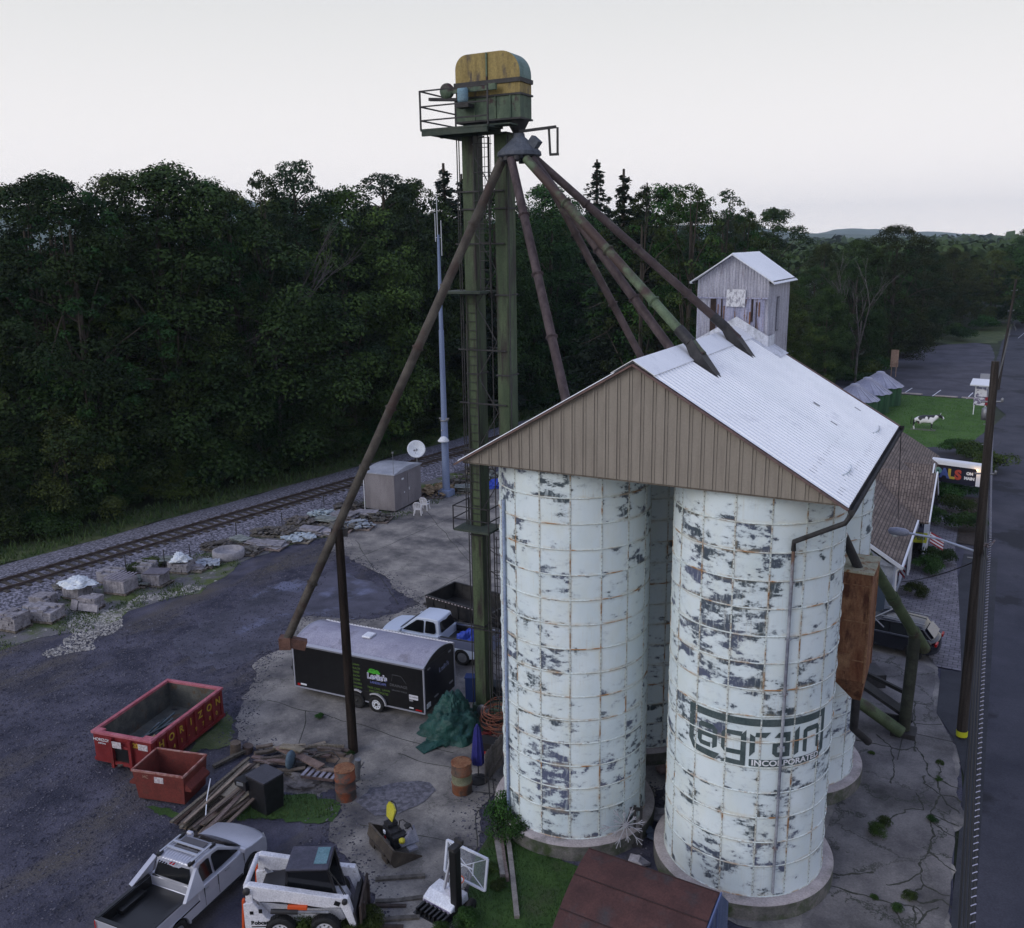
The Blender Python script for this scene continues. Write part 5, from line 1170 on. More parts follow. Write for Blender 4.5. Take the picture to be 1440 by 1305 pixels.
b = MB(); b.bar((.42, .0, 2.1), (-.12, .2, .42), .07); b.bar((.44, .16, 2.1), (-.06, .36, .42), .05); b.build('support_strut', mat('strut_grey', (.42, .44, .5), rough=.4), ho)
b = MB()
cbd = [(-.6, .78, .45), (.95, .78, .45), (.95, .95, 1.42), (-.6, .95, 1.42)]
for a, c in zip(cbd, cbd[1:]+cbd[:1]): b.bar(a, c, .07, .05)
b.bar(cbd[0], cbd[2], .02); b.bar(cbd[1], cbd[3], .02); b.bar((-.1, .86, .9), (.45, .86, .9), .03); b.bar((-.1, .84, .7), (-.1, .9, 1.1), .03); b.bar((.45, .84, .7), (.45, .9, 1.1), .03)
b.build('backboard_frame', mat('frame_white', (.55, .58, .66)), ho)
gm = D.materials.new('clear_acrylic'); gm.use_nodes = True; gb_ = gm.node_tree.nodes['Principled BSDF']; gb_.inputs['Alpha'].default_value = .12; gb_.inputs['Base Color'].default_value = (.5, .55, .65, 1); gb_.inputs['Roughness'].default_value = .1
b = MB(); b.slab(cbd, .01); b.build('backboard', gm, ho)
b = MB(); b.tube([(.2+.2*math.cos(a), .42+.2*math.sin(a), .72) for a in np.linspace(0, 2*PI, 20)], .018, 6); b.box((.24, .3, .56), (.22, .1, .2)); b.build('rim', orange, ho)
b = MB()
for k in range(12):
    a, a2 = 2*PI*k/12, 2*PI*(k+1)/12
    b.bar((.2+.2*math.cos(a), .42+.2*math.sin(a), .72), (.2+.13*math.cos(a2), .42+.13*math.sin(a2), .45), .018); b.bar((.2+.2*math.cos(a2), .42+.2*math.sin(a2), .72), (.2+.13*math.cos(a), .42+.13*math.sin(a), .45), .018)
b.build('net', trim_m, ho)
b = MB(); b.lathe([(.0, -.06), (.2, -.06), (.2, .06), (.0, .06)], (.8, .3, .2), 14, 0, 'x'); b.build('transport_wheel', rubber_m, ho)
# ---------------- railway ----------------
track = thing('railway_track', 'rusty single railway track on dark wooden sleepers along the forest edge', 'railway track', (RX(40), 40, .42), 0)
rust_rail = mat('rail_steel', (.05, .035, .03), (.09, .07, .065), sc=2., rough=.6)
tie_m = mat('sleeper_wood', (.03, .024, .02), (.075, .065, .055), sc=3., det=8., st=(1, 3, 1))
for off in (-.76, .76):
    b = MB(); pts = [(RX(Y)-RX(40)+off, Y-40, 0) for Y in range(-20, 191, 6)]
    for a, c in zip(pts, pts[1:]):
        b.bar((a[0], a[1], .17), (c[0], c[1], .17), .075, .04); b.bar((a[0], a[1], .1), (c[0], c[1], .1), .025, .12); b.bar((a[0], a[1], .03), (c[0], c[1], .03), .14, .03)
    b.build('rail', rust_rail, track)
rt_ = random.Random(3); Y = 24.; far = MB(); angt = -math.atan(.137)
near_t = MB(); k = 0
while Y < 130:
    dx = rt_.uniform(-.05, .05)
    if k < 98:
        b = MB(); b.box((0, 0, 0), (2.6, .23, .16), rz=angt+rt_.uniform(-.02, .02)); o = b.build('sleeper', tie_m, track); o.location = (RX(Y)-RX(40)+dx, Y-40, -.02); k += 1
    else: far.box((RX(Y)-RX(40), Y-40, -.02), (2.6, .23, .16), rz=angt)
    Y += .62
o = far.build('sleepers', tie_m, track, kind='stuff')
# ---------------- stone pallets ----------------
stone_g = mat('grey_stone', (.17, .16, .18), (.30, .285, .31), sc=3., det=8., bump=.4, bsc=10., rnd=.18)
stone_b = mat('blue_slate', (.22, .26, .31), (.36, .40, .44), sc=2., det=8., bump=.3, rnd=.25)
stone_b2 = mat('green_grey_slate', (.10, .115, .11), (.22, .235, .225), sc=3., det=8., bump=.4, rnd=.25)
stone_dk = mat('dark_rubble', (.07, .065, .06), (.15, .14, .13), sc=4., det=6., rnd=.3)
rub_br = mat('brown_rubble', (.12, .08, .05), (.24, .17, .11), sc=4., rnd=.25)
def pallet_mb(b, w, d, z=0., mi=0):
    for i in range(7): b.box((-w/2+.05+(w-.1)*i/6, 0, z+.115), (w/7*.72, d, .02), mi=mi)
    for y in (-d/2+.05, 0, d/2-.05): b.box((0, y, z+.06), (w, .09, .09), mi=mi)
    for i in range(3): b.box((-w/2+.06+(w-.12)*i/2, 0, z+.01), (.1, d, .02), mi=mi)
def stone_stack(label, x, y, rz, kind, seed, w=1.2, d=1.1, h=.7, group='stone stock along the track'):
    r = random.Random(seed); t = thing('stone_pallet', label, 'stone pallet', (x, y, .03), rz, group)
    b = MB(); pallet_mb(b, w, d); b.build('pallet', wood_grey, t)
    b = MB()
    if kind == 'block':
        z = .13; nl = max(3, int(h/.12))
        for l in range(nl):
            hh_ = h/nl; yy = -d/2
            while yy < d/2-.08:
                dd = min(r.uniform(.2, .42), d/2-yy); xx = -w/2
                while xx < w/2-.08:
                    ww = min(r.uniform(.25, .6), w/2-xx)
                    if l < nl-1 or r.random() > .35:
                        b.box((xx+ww/2+r.uniform(-.02, .02), yy+dd/2+r.uniform(-.02, .02), z+hh_/2), (ww-.025, dd-.025, hh_*r.uniform(.86, .98)), rz=r.uniform(-.05, .05))
                    xx += ww
                yy += dd
            z += hh_
    elif kind == 'cube':
        z = .13; nl = int(h/.1)
        for l in range(nl):
            for i in range(int(w/.2)):
                for j in range(int(d/.2)):
                    if 0 < l < nl-1 and 0 < i < int(w/.2)-1 and 0 < j < int(d/.2)-1: continue
                    b.box((-w/2+.1+.2*i, -d/2+.1+.2*j, z+.05), (.185, .185, .09), rz=r.uniform(-.04, .04))
            z += .1
    elif kind == 'slab':
        z = .13
        for l in range(int(h/.05)):
            s_ = .5+.5*r.random(); b.box((r.uniform(-.15, .15), r.uniform(-.12, .12), z+.025), (w*s_, d*s_*.8, .04), rz=r.uniform(-.5, .5), rx=r.uniform(-.05, .05), ry=r.uniform(-.05, .05)); z += .042
    elif kind == 'loose':
        for l in range(38):
            q = r.random()**.5*.55; a = r.uniform(0, 2*PI); s_ = r.uniform(.15, .45)
            b.box((q*w*math.cos(a), q*d*math.sin(a), .16+h*(1-q*1.5)*r.random()+.03*l*h*.3), (s_*1.3, s_*.8, r.uniform(.03, .1)), rz=r.uniform(0, 3), rx=r.uniform(-.3, .3), ry=r.uniform(-.3, .3))
    m_ = {'block': stone_g, 'cube': stone_g, 'slab': [stone_b, stone_b2, stone_g][seed % 3], 'loose': [stone_dk, stone_b, stone_b2][seed % 3]}[kind]
    b.build('stone', m_, t); return t
def P(x, y): v = at(x, y); return v.x, v.y
def stack_at(label, x, y, *a, **k):
    q = P(x, y); return stone_stack(label, q[0], q[1], *a, **k)
S1 = stack_at('grey stone block stack cut off by the left edge of the photo', 22, 884, .15, 'block', 1, h=.75)
b = MB()
stack_at('low untidy grey stone stack, second from the left edge', 52, 866, .1, 'block', 2, w=1.0, d=.8, h=.5)
stack_at('square dressed grey stone stack, left of the white wrapped pallet', 68, 872, .25, 'block', 3, w=1.35, d=1.1, h=.62)
t = stack_at('stone stack wrapped in a crumpled white cover', 112, 840, .1, 'cube', 4, w=1.3, d=1.1, h=.8)
wrapw = mat('white_wrap', (.50, .55, .60), (.66, .70, .74), sc=5., rough=.5, bump=.8, bsc=6., dist=.06)
o = blob('white_cover', '', '', (0, 0, .8), .78, .66, .32, wrapw, 5, .4); o.parent = t
for k_ in ('label', 'category'): del o[k_]
o.name = 'cover'
t = stack_at('cracked grey slabs propped below blocks, in front of the white wrapped pallet', 130, 856, .22, 'block', 6, w=1.1, d=.8, h=.6)
b = MB(); b.box((.25, -.55, .28), (1.2, .12, .38), rx=-.3); b.box((-.72, -.45, .3), (.4, .12, .55), rx=-.25, ry=.15); b.build('leaning_slab', stone_g, t)
t = stack_at('wire caged cube of small grey cobbles right of the white wrapped pallet', 172, 832, .2, 'cube', 7, w=1.45, d=1.25, h=.75)
b = MB()
for i in range(6): b.box((-.6+.24*i, 0, .95), (.1, 1.3, .025))
b.build('top_slat', mat('slat_pale', (.22, .2, .24), (.3, .28, .32), sc=5.), t)
stack_at('second cobble cube with a dark flat sheet on top', 223, 822, .22, 'cube', 8, w=1.4, d=1.15, h=.62)
o = [c for c in D.objects if c.get('label') == 'second cobble cube with a dark flat sheet on top'][0]
b = MB(); b.box((0, 0, .8), (1.3, 1.0, .05), rz=.2); b.build('top_sheet', mat('dark_sheet', (.10, .095, .12), (.15, .14, .17), sc=3.), o)
t = stack_at('grey stone stack with a torn white bag on top', 256, 804, .3, 'block', 9, w=1.3, d=1.0, h=.6)
o = blob('bag', '', '', (0, .0, .72), .5, .45, .4, wrapw, 9, .55); o.parent = t
for k_ in ('label', 'category'): del o[k_]
stack_at('loose pale blue slate slabs spilling on a low pallet', 292, 796, .3, 'loose', 10, h=.2)
t = stack_at('round walled stone planter ring of pale grey blocks', 322, 784, .2, 'slab', 11, w=.5, d=.5, h=.1)
b = MB(); b.lathe([(.95, 0), (1.0, .1), (.98, .5), (.8, .55), (.75, .3), (.0, .28)], (0, 0, 0), 22, 0); b.build('ring_wall', mat('fabric_bag', (.22, .21, .23), (.30, .29, .31), sc=4., det=8., bump=.8, bsc=6., dist=.05), t)
stack_at('collapsed pale stone bag beside the round planter', 352, 779, .2, 'loose', 12, h=.25)
specs = [('long pale blue flagstones fanned on a pallet', 380, 770, 'slab', .22), ('dark brown stone rubble heap near the flagstones', 400, 752, 'loose', .35), ('flat pallet of silver slate chips right of the flagstones', 420, 760, 'loose', .16),
         ('taller stack of bright split slate before the leaning spout', 440, 751, 'slab', .35), ('upright dark slate pieces behind the slate pallet', 425, 738, 'loose', .4), ('low green grey flagstones beyond the spout', 462, 736, 'slab', .25), ('broad pale green slabs just behind the spout', 485, 730, 'slab', .3),
         ('mixed broken slabs to the right of the spout', 478, 745, 'loose', .3), ('flat silver slate pile on the verge by the cabinet', 505, 742, 'loose', .2), ('green grey slate shards heaped left of the cabinet', 515, 727, 'slab', .25), ('small bright slate heap nearest the metal cabinet', 530, 732, 'loose', .3)]
for i, (l, x, y, kd, h) in enumerate(specs): stack_at(l, x, y, .3, kd, 20+i, w=2.0, d=1.5, h=h*1.25)
for i, (l, x, y, kd, h) in enumerate([('orange brown broken stone heap right of the metal cabinet', 605, 698, 'loose', .5), ('second orange stone heap beside the mast foot', 622, 690, 'loose', .4), ('white and grey stone pieces beyond the mast', 652, 680, 'loose', .5), ('pale slate heap behind the tower leg', 660, 692, 'slab', .4), ('white stone pile left of the blue tarp', 690, 672, 'loose', .4), ('white slate fragments nearest the track behind the tower', 676, 664, 'loose', .5)]):
    t = stack_at(l, x, y, .3, kd, 40+i, w=2.3, d=1.6, h=h)
    if i < 2:
        [c for c in t.children if c.name.startswith('stone')][0].data.materials[0] = mat('orange_stone', (.16, .11, .06), (.3, .22, .13), sc=4.)
x, y = P(698, 684); blob('blue_tarp', 'crumpled blue tarp on the ground behind the tower leg beyond the yard', 'tarp', (x, y, 0), .9, .8, .5, btarp, 6, .5)
for i, (l, x, y, kd, h, w_) in enumerate((('dark stone scraps between the first two grey stacks', 38, 872, 'loose', .35, 1.), ('low block row behind the square dressed stack', 62, 852, 'block', .5, 1.1), ('small rubble pile behind the white wrapped pallet', 92, 830, 'loose', .4, 1.), ('grey block row behind the wire caged cobble cube', 158, 818, 'block', .6, 1.3), ('dark rubble between the two cobble cubes', 198, 824, 'loose', .4, 1.1), ('grey stone heap behind the sheet topped cube', 205, 806, 'block', .55, 1.2), ('flat dark slabs behind the torn bag stack', 242, 796, 'slab', .5, 1.4), ('pale slab pieces between torn bag and slate', 276, 802, 'slab', .3, 1.3), ('low dark rubble behind the round planter', 305, 772, 'loose', .4, 1.6), ('greenish slabs behind the collapsed bag', 340, 764, 'slab', .35, 1.6), ('thin slate bundle just left of the flagstones', 362, 768, 'slab', .3, 1.5), ('dark slab layer behind the flagstone fan', 375, 752, 'loose', .35, 1.7), ('scattered brown rubble behind the spout', 452, 728, 'loose', .4, 1.8), ('grey slab pair at the verge edge near the spout', 458, 752, 'slab', .3, 1.5), ('long low slate row toward the cabinet', 492, 716, 'loose', .35, 2.))):
    stack_at(l, x, y, .28, kd, 70+i, w=w_, d=w_*.8, h=h)
# small posts along the verge
fp = None
for i, (x_, y_) in enumerate(((232, 800), (268, 792), (333, 760), (397, 745), (456, 720), (178, 808))):
    q = P(x_, y_); b = MB(); b.tube([(0, 0, 0), (.03, 0, 1.25)], .03, 6); b.box((.03, 0, 1.15), (.06, .02, .12)); o = b.build('marker_stake', steel_dark); o.location = (*q, 0); tag(o, 'thin dark metal stake standing between the track and the stone pallets', 'stake', 'stakes between the track and the stone')
# ---------------- equipment cabinet, dish, mast, chairs ----------------
ca, cb_, cc = at(530, 712), at(556, 722), at(593, 703)
e1 = (cc-cb_); e2 = (ca-cb_); wl_, dl = 3.0, 1.9
cab = thing('equipment_cabinet', 'large grey steel walk-in cabinet with a shallow curved roof beside the track', 'cabinet', cb_, math.atan2(e1.y, e1.x))
w_, d_2 = e1.length, e2.length
hz = atD(557, 665, cb_).z-.2
steelp = mat('cabinet_steel', (.17, .155, .17), (.24, .225, .24), sc=.8, det=9., rough=.45, metal=.2, st=(1, 1, .4))
steelp2 = mat('cabinet_blue_side', (.10, .12, .16), (.13, .15, .2), sc=.8, det=8., rough=.45)
b = MB(); b.box((w_/2, d_2/2, hz/2+.1), (w_, d_2, hz-.1)); b.build('body', steelp, cab)
b = MB()
pr = [(-.08+(w_+.16)*i/8, hz+.06+.28*math.sin(PI*i/8)) for i in range(9)]
b.prismY([(-.08, hz)]+pr+[(w_+.08, hz)], -.08, d_2+.08); b.build('roof', mat('cabinet_roof', (.34, .36, .42), (.5, .52, .58), sc=.6, rough=.35, metal=.3), cab)
b = MB(); b.box((w_*.62, -.02, hz*.5), (1.0, .03, hz*.85)); b.build('door', steelp, cab)
b = MB(); b.box((w_*.62-.4, -.06, hz*.5), (.04, .08, .2)); b.box((w_*.3, -.03, hz*.82), (.3, .02, .12)); b.box((w_*.35, -.03, hz*.45), (.1, .02, .1)); b.build('handle', trim_m, cab)
b = MB(); b.tube([(0, .0, hz), (0, 0, hz+1.6)], .02, 6); b.box((0, 0, hz+1.7), (.12, .1, .12)); b.build('antenna', rim_m, cab)
b = MB(); b.tube([(-.3, 2.4, .1), (-.3, 2.4, hz+.5)], .03); b.lathe([(0, .2), (.12, .1), (.12, -.05), (0, -.1)], (-.3, 2.4, hz+.6), 10); b.build('beacon', trim_m, cab)
dishp = atR_ = at(588, 690)
ds_ = thing('satellite_dish', 'white round satellite dish on a pole behind the grey cabinet', 'satellite dish', (dishp.x, dishp.y, 0), 0)
zd = atD(583, 631, dishp).z
b = MB(); b.tube([(0, 0, 0), (0, 0, zd)], .05); b.build('pole', rim_m, ds_)
b = MB(); b.T = Matrix.Translation((.05, -.1, zd)) @ Matrix.Rotation(R(38), 4, 'Z') @ Matrix.Rotation(R(62), 4, 'X')
b.lathe([(0, -.22), (.35, -.17), (.62, -.05), (.72, .0), (.70, .02), (.6, -.02), (.35, -.13), (0, -.18)], n=28); b.T = None; b.build('reflector', mat('dish_white', (.55, .58, .62), (.62, .65, .7), sc=2.), ds_)
b = MB(); b.tube([(0, -.1, zd-.4), (.45, -.9, zd+.05)], .02); b.box((.45, -.95, zd+.1), (.1, .14, .1)); b.build('feed_arm', steel_grey, ds_)
mp = at(628, 697)
ms = thing('antenna_mast', 'slender blue grey steel mast with whip aerials and a round lamp', 'mast', (mp.x, mp.y, 0))
zt_ = atD(615, 330, mp).z; z2_ = atD(613, 275, mp).z
mm = mat('mast_blue_grey', (.14, .18, .29), (.20, .25, .38), sc=.7, st=(1, 1, .2))
b = MB(); b.tube([(0, 0, 0), (0, 0, zt_*.3)], .3, 12, r2=.26); b.tube([(0, 0, zt_*.3), (0, 0, zt_*.65)], .22, 12, r2=.19); b.tube([(0, 0, zt_*.65), (0, 0, zt_)], .16, 12, r2=.09); b.box((0, 0, .25), (.95, .95, .5)); b.build('pole', mm, ms)
b = MB()
for (x_, y_, a, c_) in ((-.05, 0, zt_-.3, z2_), (.2, .1, zt_-1.5, zt_+1.0), (-.3, .1, zt_-.5, zt_+1.5)): b.tube([(x_, y_, a), (x_, y_, c_)], .035, 6)
b.bar((-.3, .1, zt_-.2), (.2, .1, zt_-.2), .05); b.build('aerial', mat('aerial_white', (.4, .42, .45)), ms)
zl = atD(628, 618, mp).z
b = MB(); b.bar((0, 0, zl), (.0, -.3, zl+.1), .08); b.bar((0, 0, zl+.6), (.0, -.4, zl+.8), .05); b.build('lamp_bracket', rim_m, ms); b = MB(); b.lathe([(0, .35), (.2, .3), (.45, .0), (.42, -.05), (0, -.05)], (.15, -.42, zl), 14); b.build('lamp_head', mat('dish_white', (.6, .6, .6)), ms)
b = MB(); b.lathe([(.3, 0), (.33, 0), (.33, .12), (.3, .12)], (0, 0, zt_*.3), 12); b.box((0, 0, zt_*.31), (.8, .2, .12)); b.build('collar', steel_grey, ms)
pw = mat('white_plastic', (.62, .62, .66), rough=.5)
def lawn_chair(label, p, rz):
    t = thing('plastic_chair', label, 'chair', (p.x, p.y, .02), rz, 'white garden chairs by the cabinet')
    b = MB(); b.box((0, 0, .43), (.5, .48, .04)); b.build('seat', pw, t, bevel=.01)
    b = MB()
    for i in range(5): b.bar((-.19+.095*i, .22, .45), (-.21+.105*i, .36, .95), .06, .025)
    b.tube([(-.25, .22, .45), (-.27, .35, .85), (-.15, .4, 1.0), (.15, .4, 1.0), (.27, .35, .85), (.25, .22, .45)], .03, 6); b.build('backrest', pw, t)
    for sx_ in (-1, 1):
        for y_ in (-.22, .22): b = MB(); b.bar((sx_*.22, y_*.9, .43), (sx_*.27, y_*1.2, 0), .05); b.build('leg', pw, t)
        b = MB(); b.bar((sx_*.27, .3, .68), (sx_*.29, -.2, .66), .06, .03); b.bar((sx_*.29, -.2, .66), (sx_*.25, -.24, .43), .045); b.build('armrest', pw, t)
    return t
lawn_chair('nearer white plastic garden chair by the grey cabinet', at(588, 724), R(-155)); lawn_chair('farther white plastic garden chair by the grey cabinet', at(598, 717), R(-170))
# ---------------- scrap wood heap ----------------
rw = random.Random(21)
wmats = [mat('plank_a', (.085, .07, .058), (.16, .135, .115), sc=3., st=(5, 5, 1), rnd=.3), mat('plank_b', (.085, .065, .05), (.15, .12, .10), sc=3., rnd=.3), mat('plank_c', (.15, .125, .095), (.23, .195, .15), sc=3., rnd=.3)]
pcount = 0
def plank(a, c, w, h, m_, lb, grp='loose planks of the scrap wood heap', name='plank'):
    a, c = Vector(a), Vector(c); L_ = (c-a).length; b = MB(); k_ = max(2, int(L_/.8)); bend = rw.uniform(-.05, .05)
    for i in range(k_):
        t0, t1 = i/k_, (i+1)/k_; s0, s1 = math.sin(PI*t0)*bend, math.sin(PI*t1)*bend
        b.bar((c-a)*t0+Vector((s0, s0, s0)), (c-a)*t1+Vector((s1, s1, s1)), w, h)
    o = b.build(name, m_); o.location = a; tag(o, lb, 'plank', grp); return o
# main fan of long boards
for i in range(44):
    f = rw.random(); g_ = rw.random()
    x0_, y0_ = 242+60*f+rw.uniform(-4, 4), 1158+22*f*g_+rw.uniform(-4, 4); x1_, y1_ = 345+34*f+rw.uniform(-8, 8), 1072+22*f+rw.uniform(-8, 10)
    if rw.random() < .4: k_ = rw.uniform(.15, .5); x0_, y0_ = x0_+(x1_-x0_)*k_, y0_+(y1_-y0_)*k_
    z = .06+.010*i; plank(at(x0_, y0_, z), at(x1_, y1_, z+.25*rw.random()), rw.uniform(.07, .15), rw.uniform(.03, .06), rw.choice(wmats), 'long weathered board in the fan of planks beside the small red dumpster')
for i in range(26):
    x0_, y0_ = rw.uniform(355, 455), rw.uniform(1048, 1085); a = rw.uniform(-.5, .5); L_ = rw.uniform(15, 55)
    z = .1+.3*rw.random(); plank(at(x0_, y0_, z), at(x0_+L_*math.cos(a), y0_+L_*math.sin(a)*.55, z+rw.uniform(-.1, .15)), rw.uniform(.08, .2), rw.uniform(.04, .1), rw.choice(wmats), 'short timber offcut in the tangled heap behind the black bin', 'timber offcuts behind the black bin', 'timber')
plank(at(289, 1150, .5), at(296, 1095, .7), .03, .03, trim_m, 'thin pale rod lying steeply on the plank heap', None, 'rod')
plank(at(392, 1050, .5), at(452, 1078, .45), .34, .06, mat('brown_board', (.13, .09, .075), (.2, .14, .12), sc=3.), 'wide brown board lying slanted on top of the timber heap', None, 'board')
plank(at(395, 1049, .6), at(425, 1056, .6), .3, .06, wmats[2], 'broad pale board at the top of the timber heap', None, 'board')
plank(at(315, 1120, .35), at(347, 1092, .5), .4, .05, mat('pale_board', (.24, .21, .17), (.3, .27, .22), sc=3.), 'wide pale board leaning beside the black bin', None, 'board')
plank(at(300, 1078, .1), at(352, 1052, .15), .16, .1, wmats[0], 'long grey beam pointing from the small dumpster to the heap', None, 'beam')
for i, (x_, y_, l) in enumerate(((331, 1062, 'short upright log stump left of the timber heap'), (348, 1058, 'low log end lying beside the upright stump'))):
    q = at(x_, y_); b = MB(); b.tube([(0, 0, 0), (.05, .02, .55 if i == 0 else .3)], .2, 10); o = b.build('log_stump', wmats[1]); o.location = q; tag(o, l, 'log')
q = at(478, 1070); b = MB(); b.box((0, 0, .1), (.95, .4, .18)); b.box((.05, .02, .22), (.8, .3, .06)); o = b.build('timber_block', wmats[2]); o.location = q; o.rotation_euler.z = R(15); tag(o, 'pale squared timber block lying at the foot of the support pole', 'timber')
q = at(410, 1086)
wb = thing('machine_drum', 'small machine with a round blue grey drum on the timber heap', 'machine', q, .4)
b = MB(); b.lathe([(0, -.12), (.3, -.1), (.38, 0), (.3, .1), (0, .12)], (0, 0, .5), 18, 0, 'x'); b.build('drum', mat('drum_blue', (.05, .08, .11), (.09, .13, .17), sc=4.), wb)
b = MB(); b.bar((-.3, -.2, 0), (.0, 0, .5), .05); b.bar((.3, -.2, 0), (.0, 0, .5), .05); b.box((.4, .1, .3), (.4, .3, .3)); b.build('frame', steel_dark, wb)
b = MB(); b.tube([(.5, .2, .3), (.9, .4, .6), (1.5, .4, .7), (1.8, .2, .5), (1.6, .1, .3)], .025, 6); b.build('handle_loop', steel_dark, wb)
# leaning pallet
plt = thing('wooden_pallet', 'grey slatted wooden pallet tilted against rubble beside the rusty barrel', 'pallet', (at(452, 1098).x, at(452, 1098).y, .2), R(20))
plt.rotation_euler = (R(-14), R(4), R(22))
for i in range(6): b = MB(); b.box((-.55+.22*i, 0, .14), (.12, 1.05, .03)); b.build('slat', mat('pallet_slat', (.22, .21, .26), (.34, .32, .37), sc=4., rnd=.15), plt)
b = MB()
for y in (-.48, 0, .48): b.box((0, y, .07), (1.2, .06, .1))
b.build('stringer', wmats[1], plt)
blob('rubble_heap', 'low heap of dark stone rubble under the tilted pallet', 'rubble', at(428, 1100), .9, .6, .22, stone_dk, 12, .5)
# black bin
kb = thing('black_bin', 'black steel box with a sloping lid and hood standing on the grass by the planks', 'bin', (at(374, 1136).x, at(374, 1136).y, 0), R(-8))
bkm = mat('bin_black', (.01, .01, .012), (.018, .018, .022), sc=4., rough=.4)
b = MB(); b.add([(-.38, -.32, 0), (.45, -.32, 0), (.45, .42, 0), (-.38, .42, 0), (-.48, -.38, 1.25), (.5, -.38, 1.25), (.5, .48, 1.25), (-.48, .48, 1.25)], [(0, 3, 2, 1), (4, 5, 6, 7), (0, 1, 5, 4), (1, 2, 6, 5), (2, 3, 7, 6), (3, 0, 4, 7)]); b.build('body', bkm, kb, bevel=.02)
b = MB(); b.box((.02, .05, 1.3), (1.0, .88, .05), rx=.0); b.build('lid', mat('bin_lid', (.035, .035, .045), (.05, .05, .065), sc=3., rough=.35), kb, bevel=.01)
b = MB(); b.prismY([(-1.0, .95), (-.95, .8), (-.35, .75), (-.35, 1.12), (-.95, 1.05)][::-1], -.5, .35); b.build('hood', bkm, kb, bevel=.015)
b = MB(); b.box((-.6, -.52, .98), (.3, .03, .12), rz=.3); b.build('handle', rim_m, kb)
b = MB(); b.slab([(-.95, -.55, .55), (-.45, -.55, .5), (-.45, .0, .55), (-.95, 0, .6)], .04)
for i in range(5): b.box((-.92+.1*i, -.56, .5), (.04, .03, .1))
b.build('lower_shelf', mat('shelf_pale', (.2, .19, .18)), kb)
# rusty drums
orr = mat('orange_drum', (.18, .065, .03), (.09, .065, .05), sc=2.2, det=8., c3=(.05, .04, .035), sc3=1.6, lo3=.5, hi3=.6)
def drum(label, p, r=.36, h=1.15, mats=None, dirt=True):
    t = thing('steel_drum', label, 'barrel', (p.x, p.y, .02), rw.uniform(0, 6), 'rusty drums in the yard')
    z = [0, h*.33, h*.36, h*.64, h*.67, h]
    b = MB(); b.lathe([(r, 0), (r, h*.3), (r+.02, h*.33), (r, h*.36), (r, h*.64), (r+.02, h*.67), (r, h*.7), (r, h), (r-.02, h)], n=28)
    for i, f in enumerate(b.f[:]): 
        zz = sum(b.v[k][2] for k in f)/len(f)
        if h*.4 < zz < h*.62: b.m[i] = 1
    b.build('barrel_wall', mats, t)
    b = MB(); b.lathe([(0, h-.05), (r-.02, h-.06)], n=24); b.build('barrel_fill', mat('barrel_fill', (.05, .045, .035), (.14, .12, .09), sc=9., bump=.8), t)
    b = MB(); b.lathe([(r-.025, h-.01), (r+.012, h), (r+.012, h+.02), (r-.025, h+.02)], n=24); b.build('barrel_rim', rust_m, t)
drum('rust orange drum with a pale green middle band on the concrete', at(650, 1113), mats=[orr, mat('drum_green', (.12, .13, .08), (.18, .18, .12), sc=4.)])
drum('orange and dark drum by the end of the tilted pallet', at(487, 1122), mats=[mat('orange_dark_drum', (.20, .06, .03), (.07, .06, .055), sc=1.8, det=6., lo=.42, hi=.55), mat('drum_dark', (.055, .05, .05), (.14, .06, .04), sc=2.)])
q = at(502, 1098); b = MB(); b.tube([(0, 0, .1), (.1, .0, .9)], .12, 8); b.bar((.0, 0, .3), (.3, .1, .8), .05); o = b.build('metal_scrap', steel_grey); o.location = q; tag(o, 'grey metal fitting leaning behind the orange and dark drum', 'scrap')
# green tarp pile
gt_m = mat('green_tarp', (.010, .045, .040), (.018, .075, .065), sc=1.5, det=8., rough=.5, bump=1., bsc=2.5, dist=.12, c3=(.04, .12, .16), sc3=.9, lo3=.6, hi3=.68)
gtp = at(636, 1030); blob('green_tarp_pile', 'heap covered by a crumpled dark green tarp on the yard concrete', 'tarp', (gtp.x, gtp.y, 0), .95, .95, 1.35, gt_m, 4, .42)
b = MB(); a0 = at(620, 1050, .06)-gtp; b.slab([(-.5, -.7, .05), (.2, -1.0, .3), (.5, -.7, .2), (-.1, -1.9, .03), (-.65, -1.65, .03)], .02); o = b.build('tarp_corner', gt_m); o.location = (gtp.x, gtp.y, 0)
o.parent = [x for x in D.objects if x.name.startswith('green_tarp_pile')][0]; o.location = (0, 0, 0)
# umbrella (closed, blue)
up = at(673, 1098); um = thing('patio_umbrella', 'closed blue umbrella standing on a round dark base by the picket fence', 'umbrella', (up.x, up.y, 0))
b = MB(); b.lathe([(0, .0), (.36, .02), (.34, .1), (.12, .22), (0, .25)], n=18); b.build('base', mat('dark_base', (.02, .02, .024), (.05, .05, .05), sc=3.), um)
b = MB(); b.tube([(0, 0, .2), (0, 0, 2.3)], .022, 8); b.build('pole', steel_dark, um)
b = MB(); n = 16; prf = [(.02, 2.3), (.10, 2.1), (.15, 1.6), (.19, 1.1), (.21, .75), (.14, .68), (.02, .7)]
for r_, z in prf:
    for j in range(n): b.v.append((r_*(1+.22*(j % 2))*math.cos(2*PI*j/n), r_*(1+.22*(j % 2))*math.sin(2*PI*j/n), z))
for i in range(len(prf)-1):
    for j in range(n): b.f.append((i*n+j, i*n+(j+1) % n, (i+1)*n+(j+1) % n, (i+1)*n+j)); b.m.append(0); b.sm.append(False)
b.build('canopy', mat('umbrella_blue', (.012, .014, .10), (.022, .022, .16), sc=3.), um)
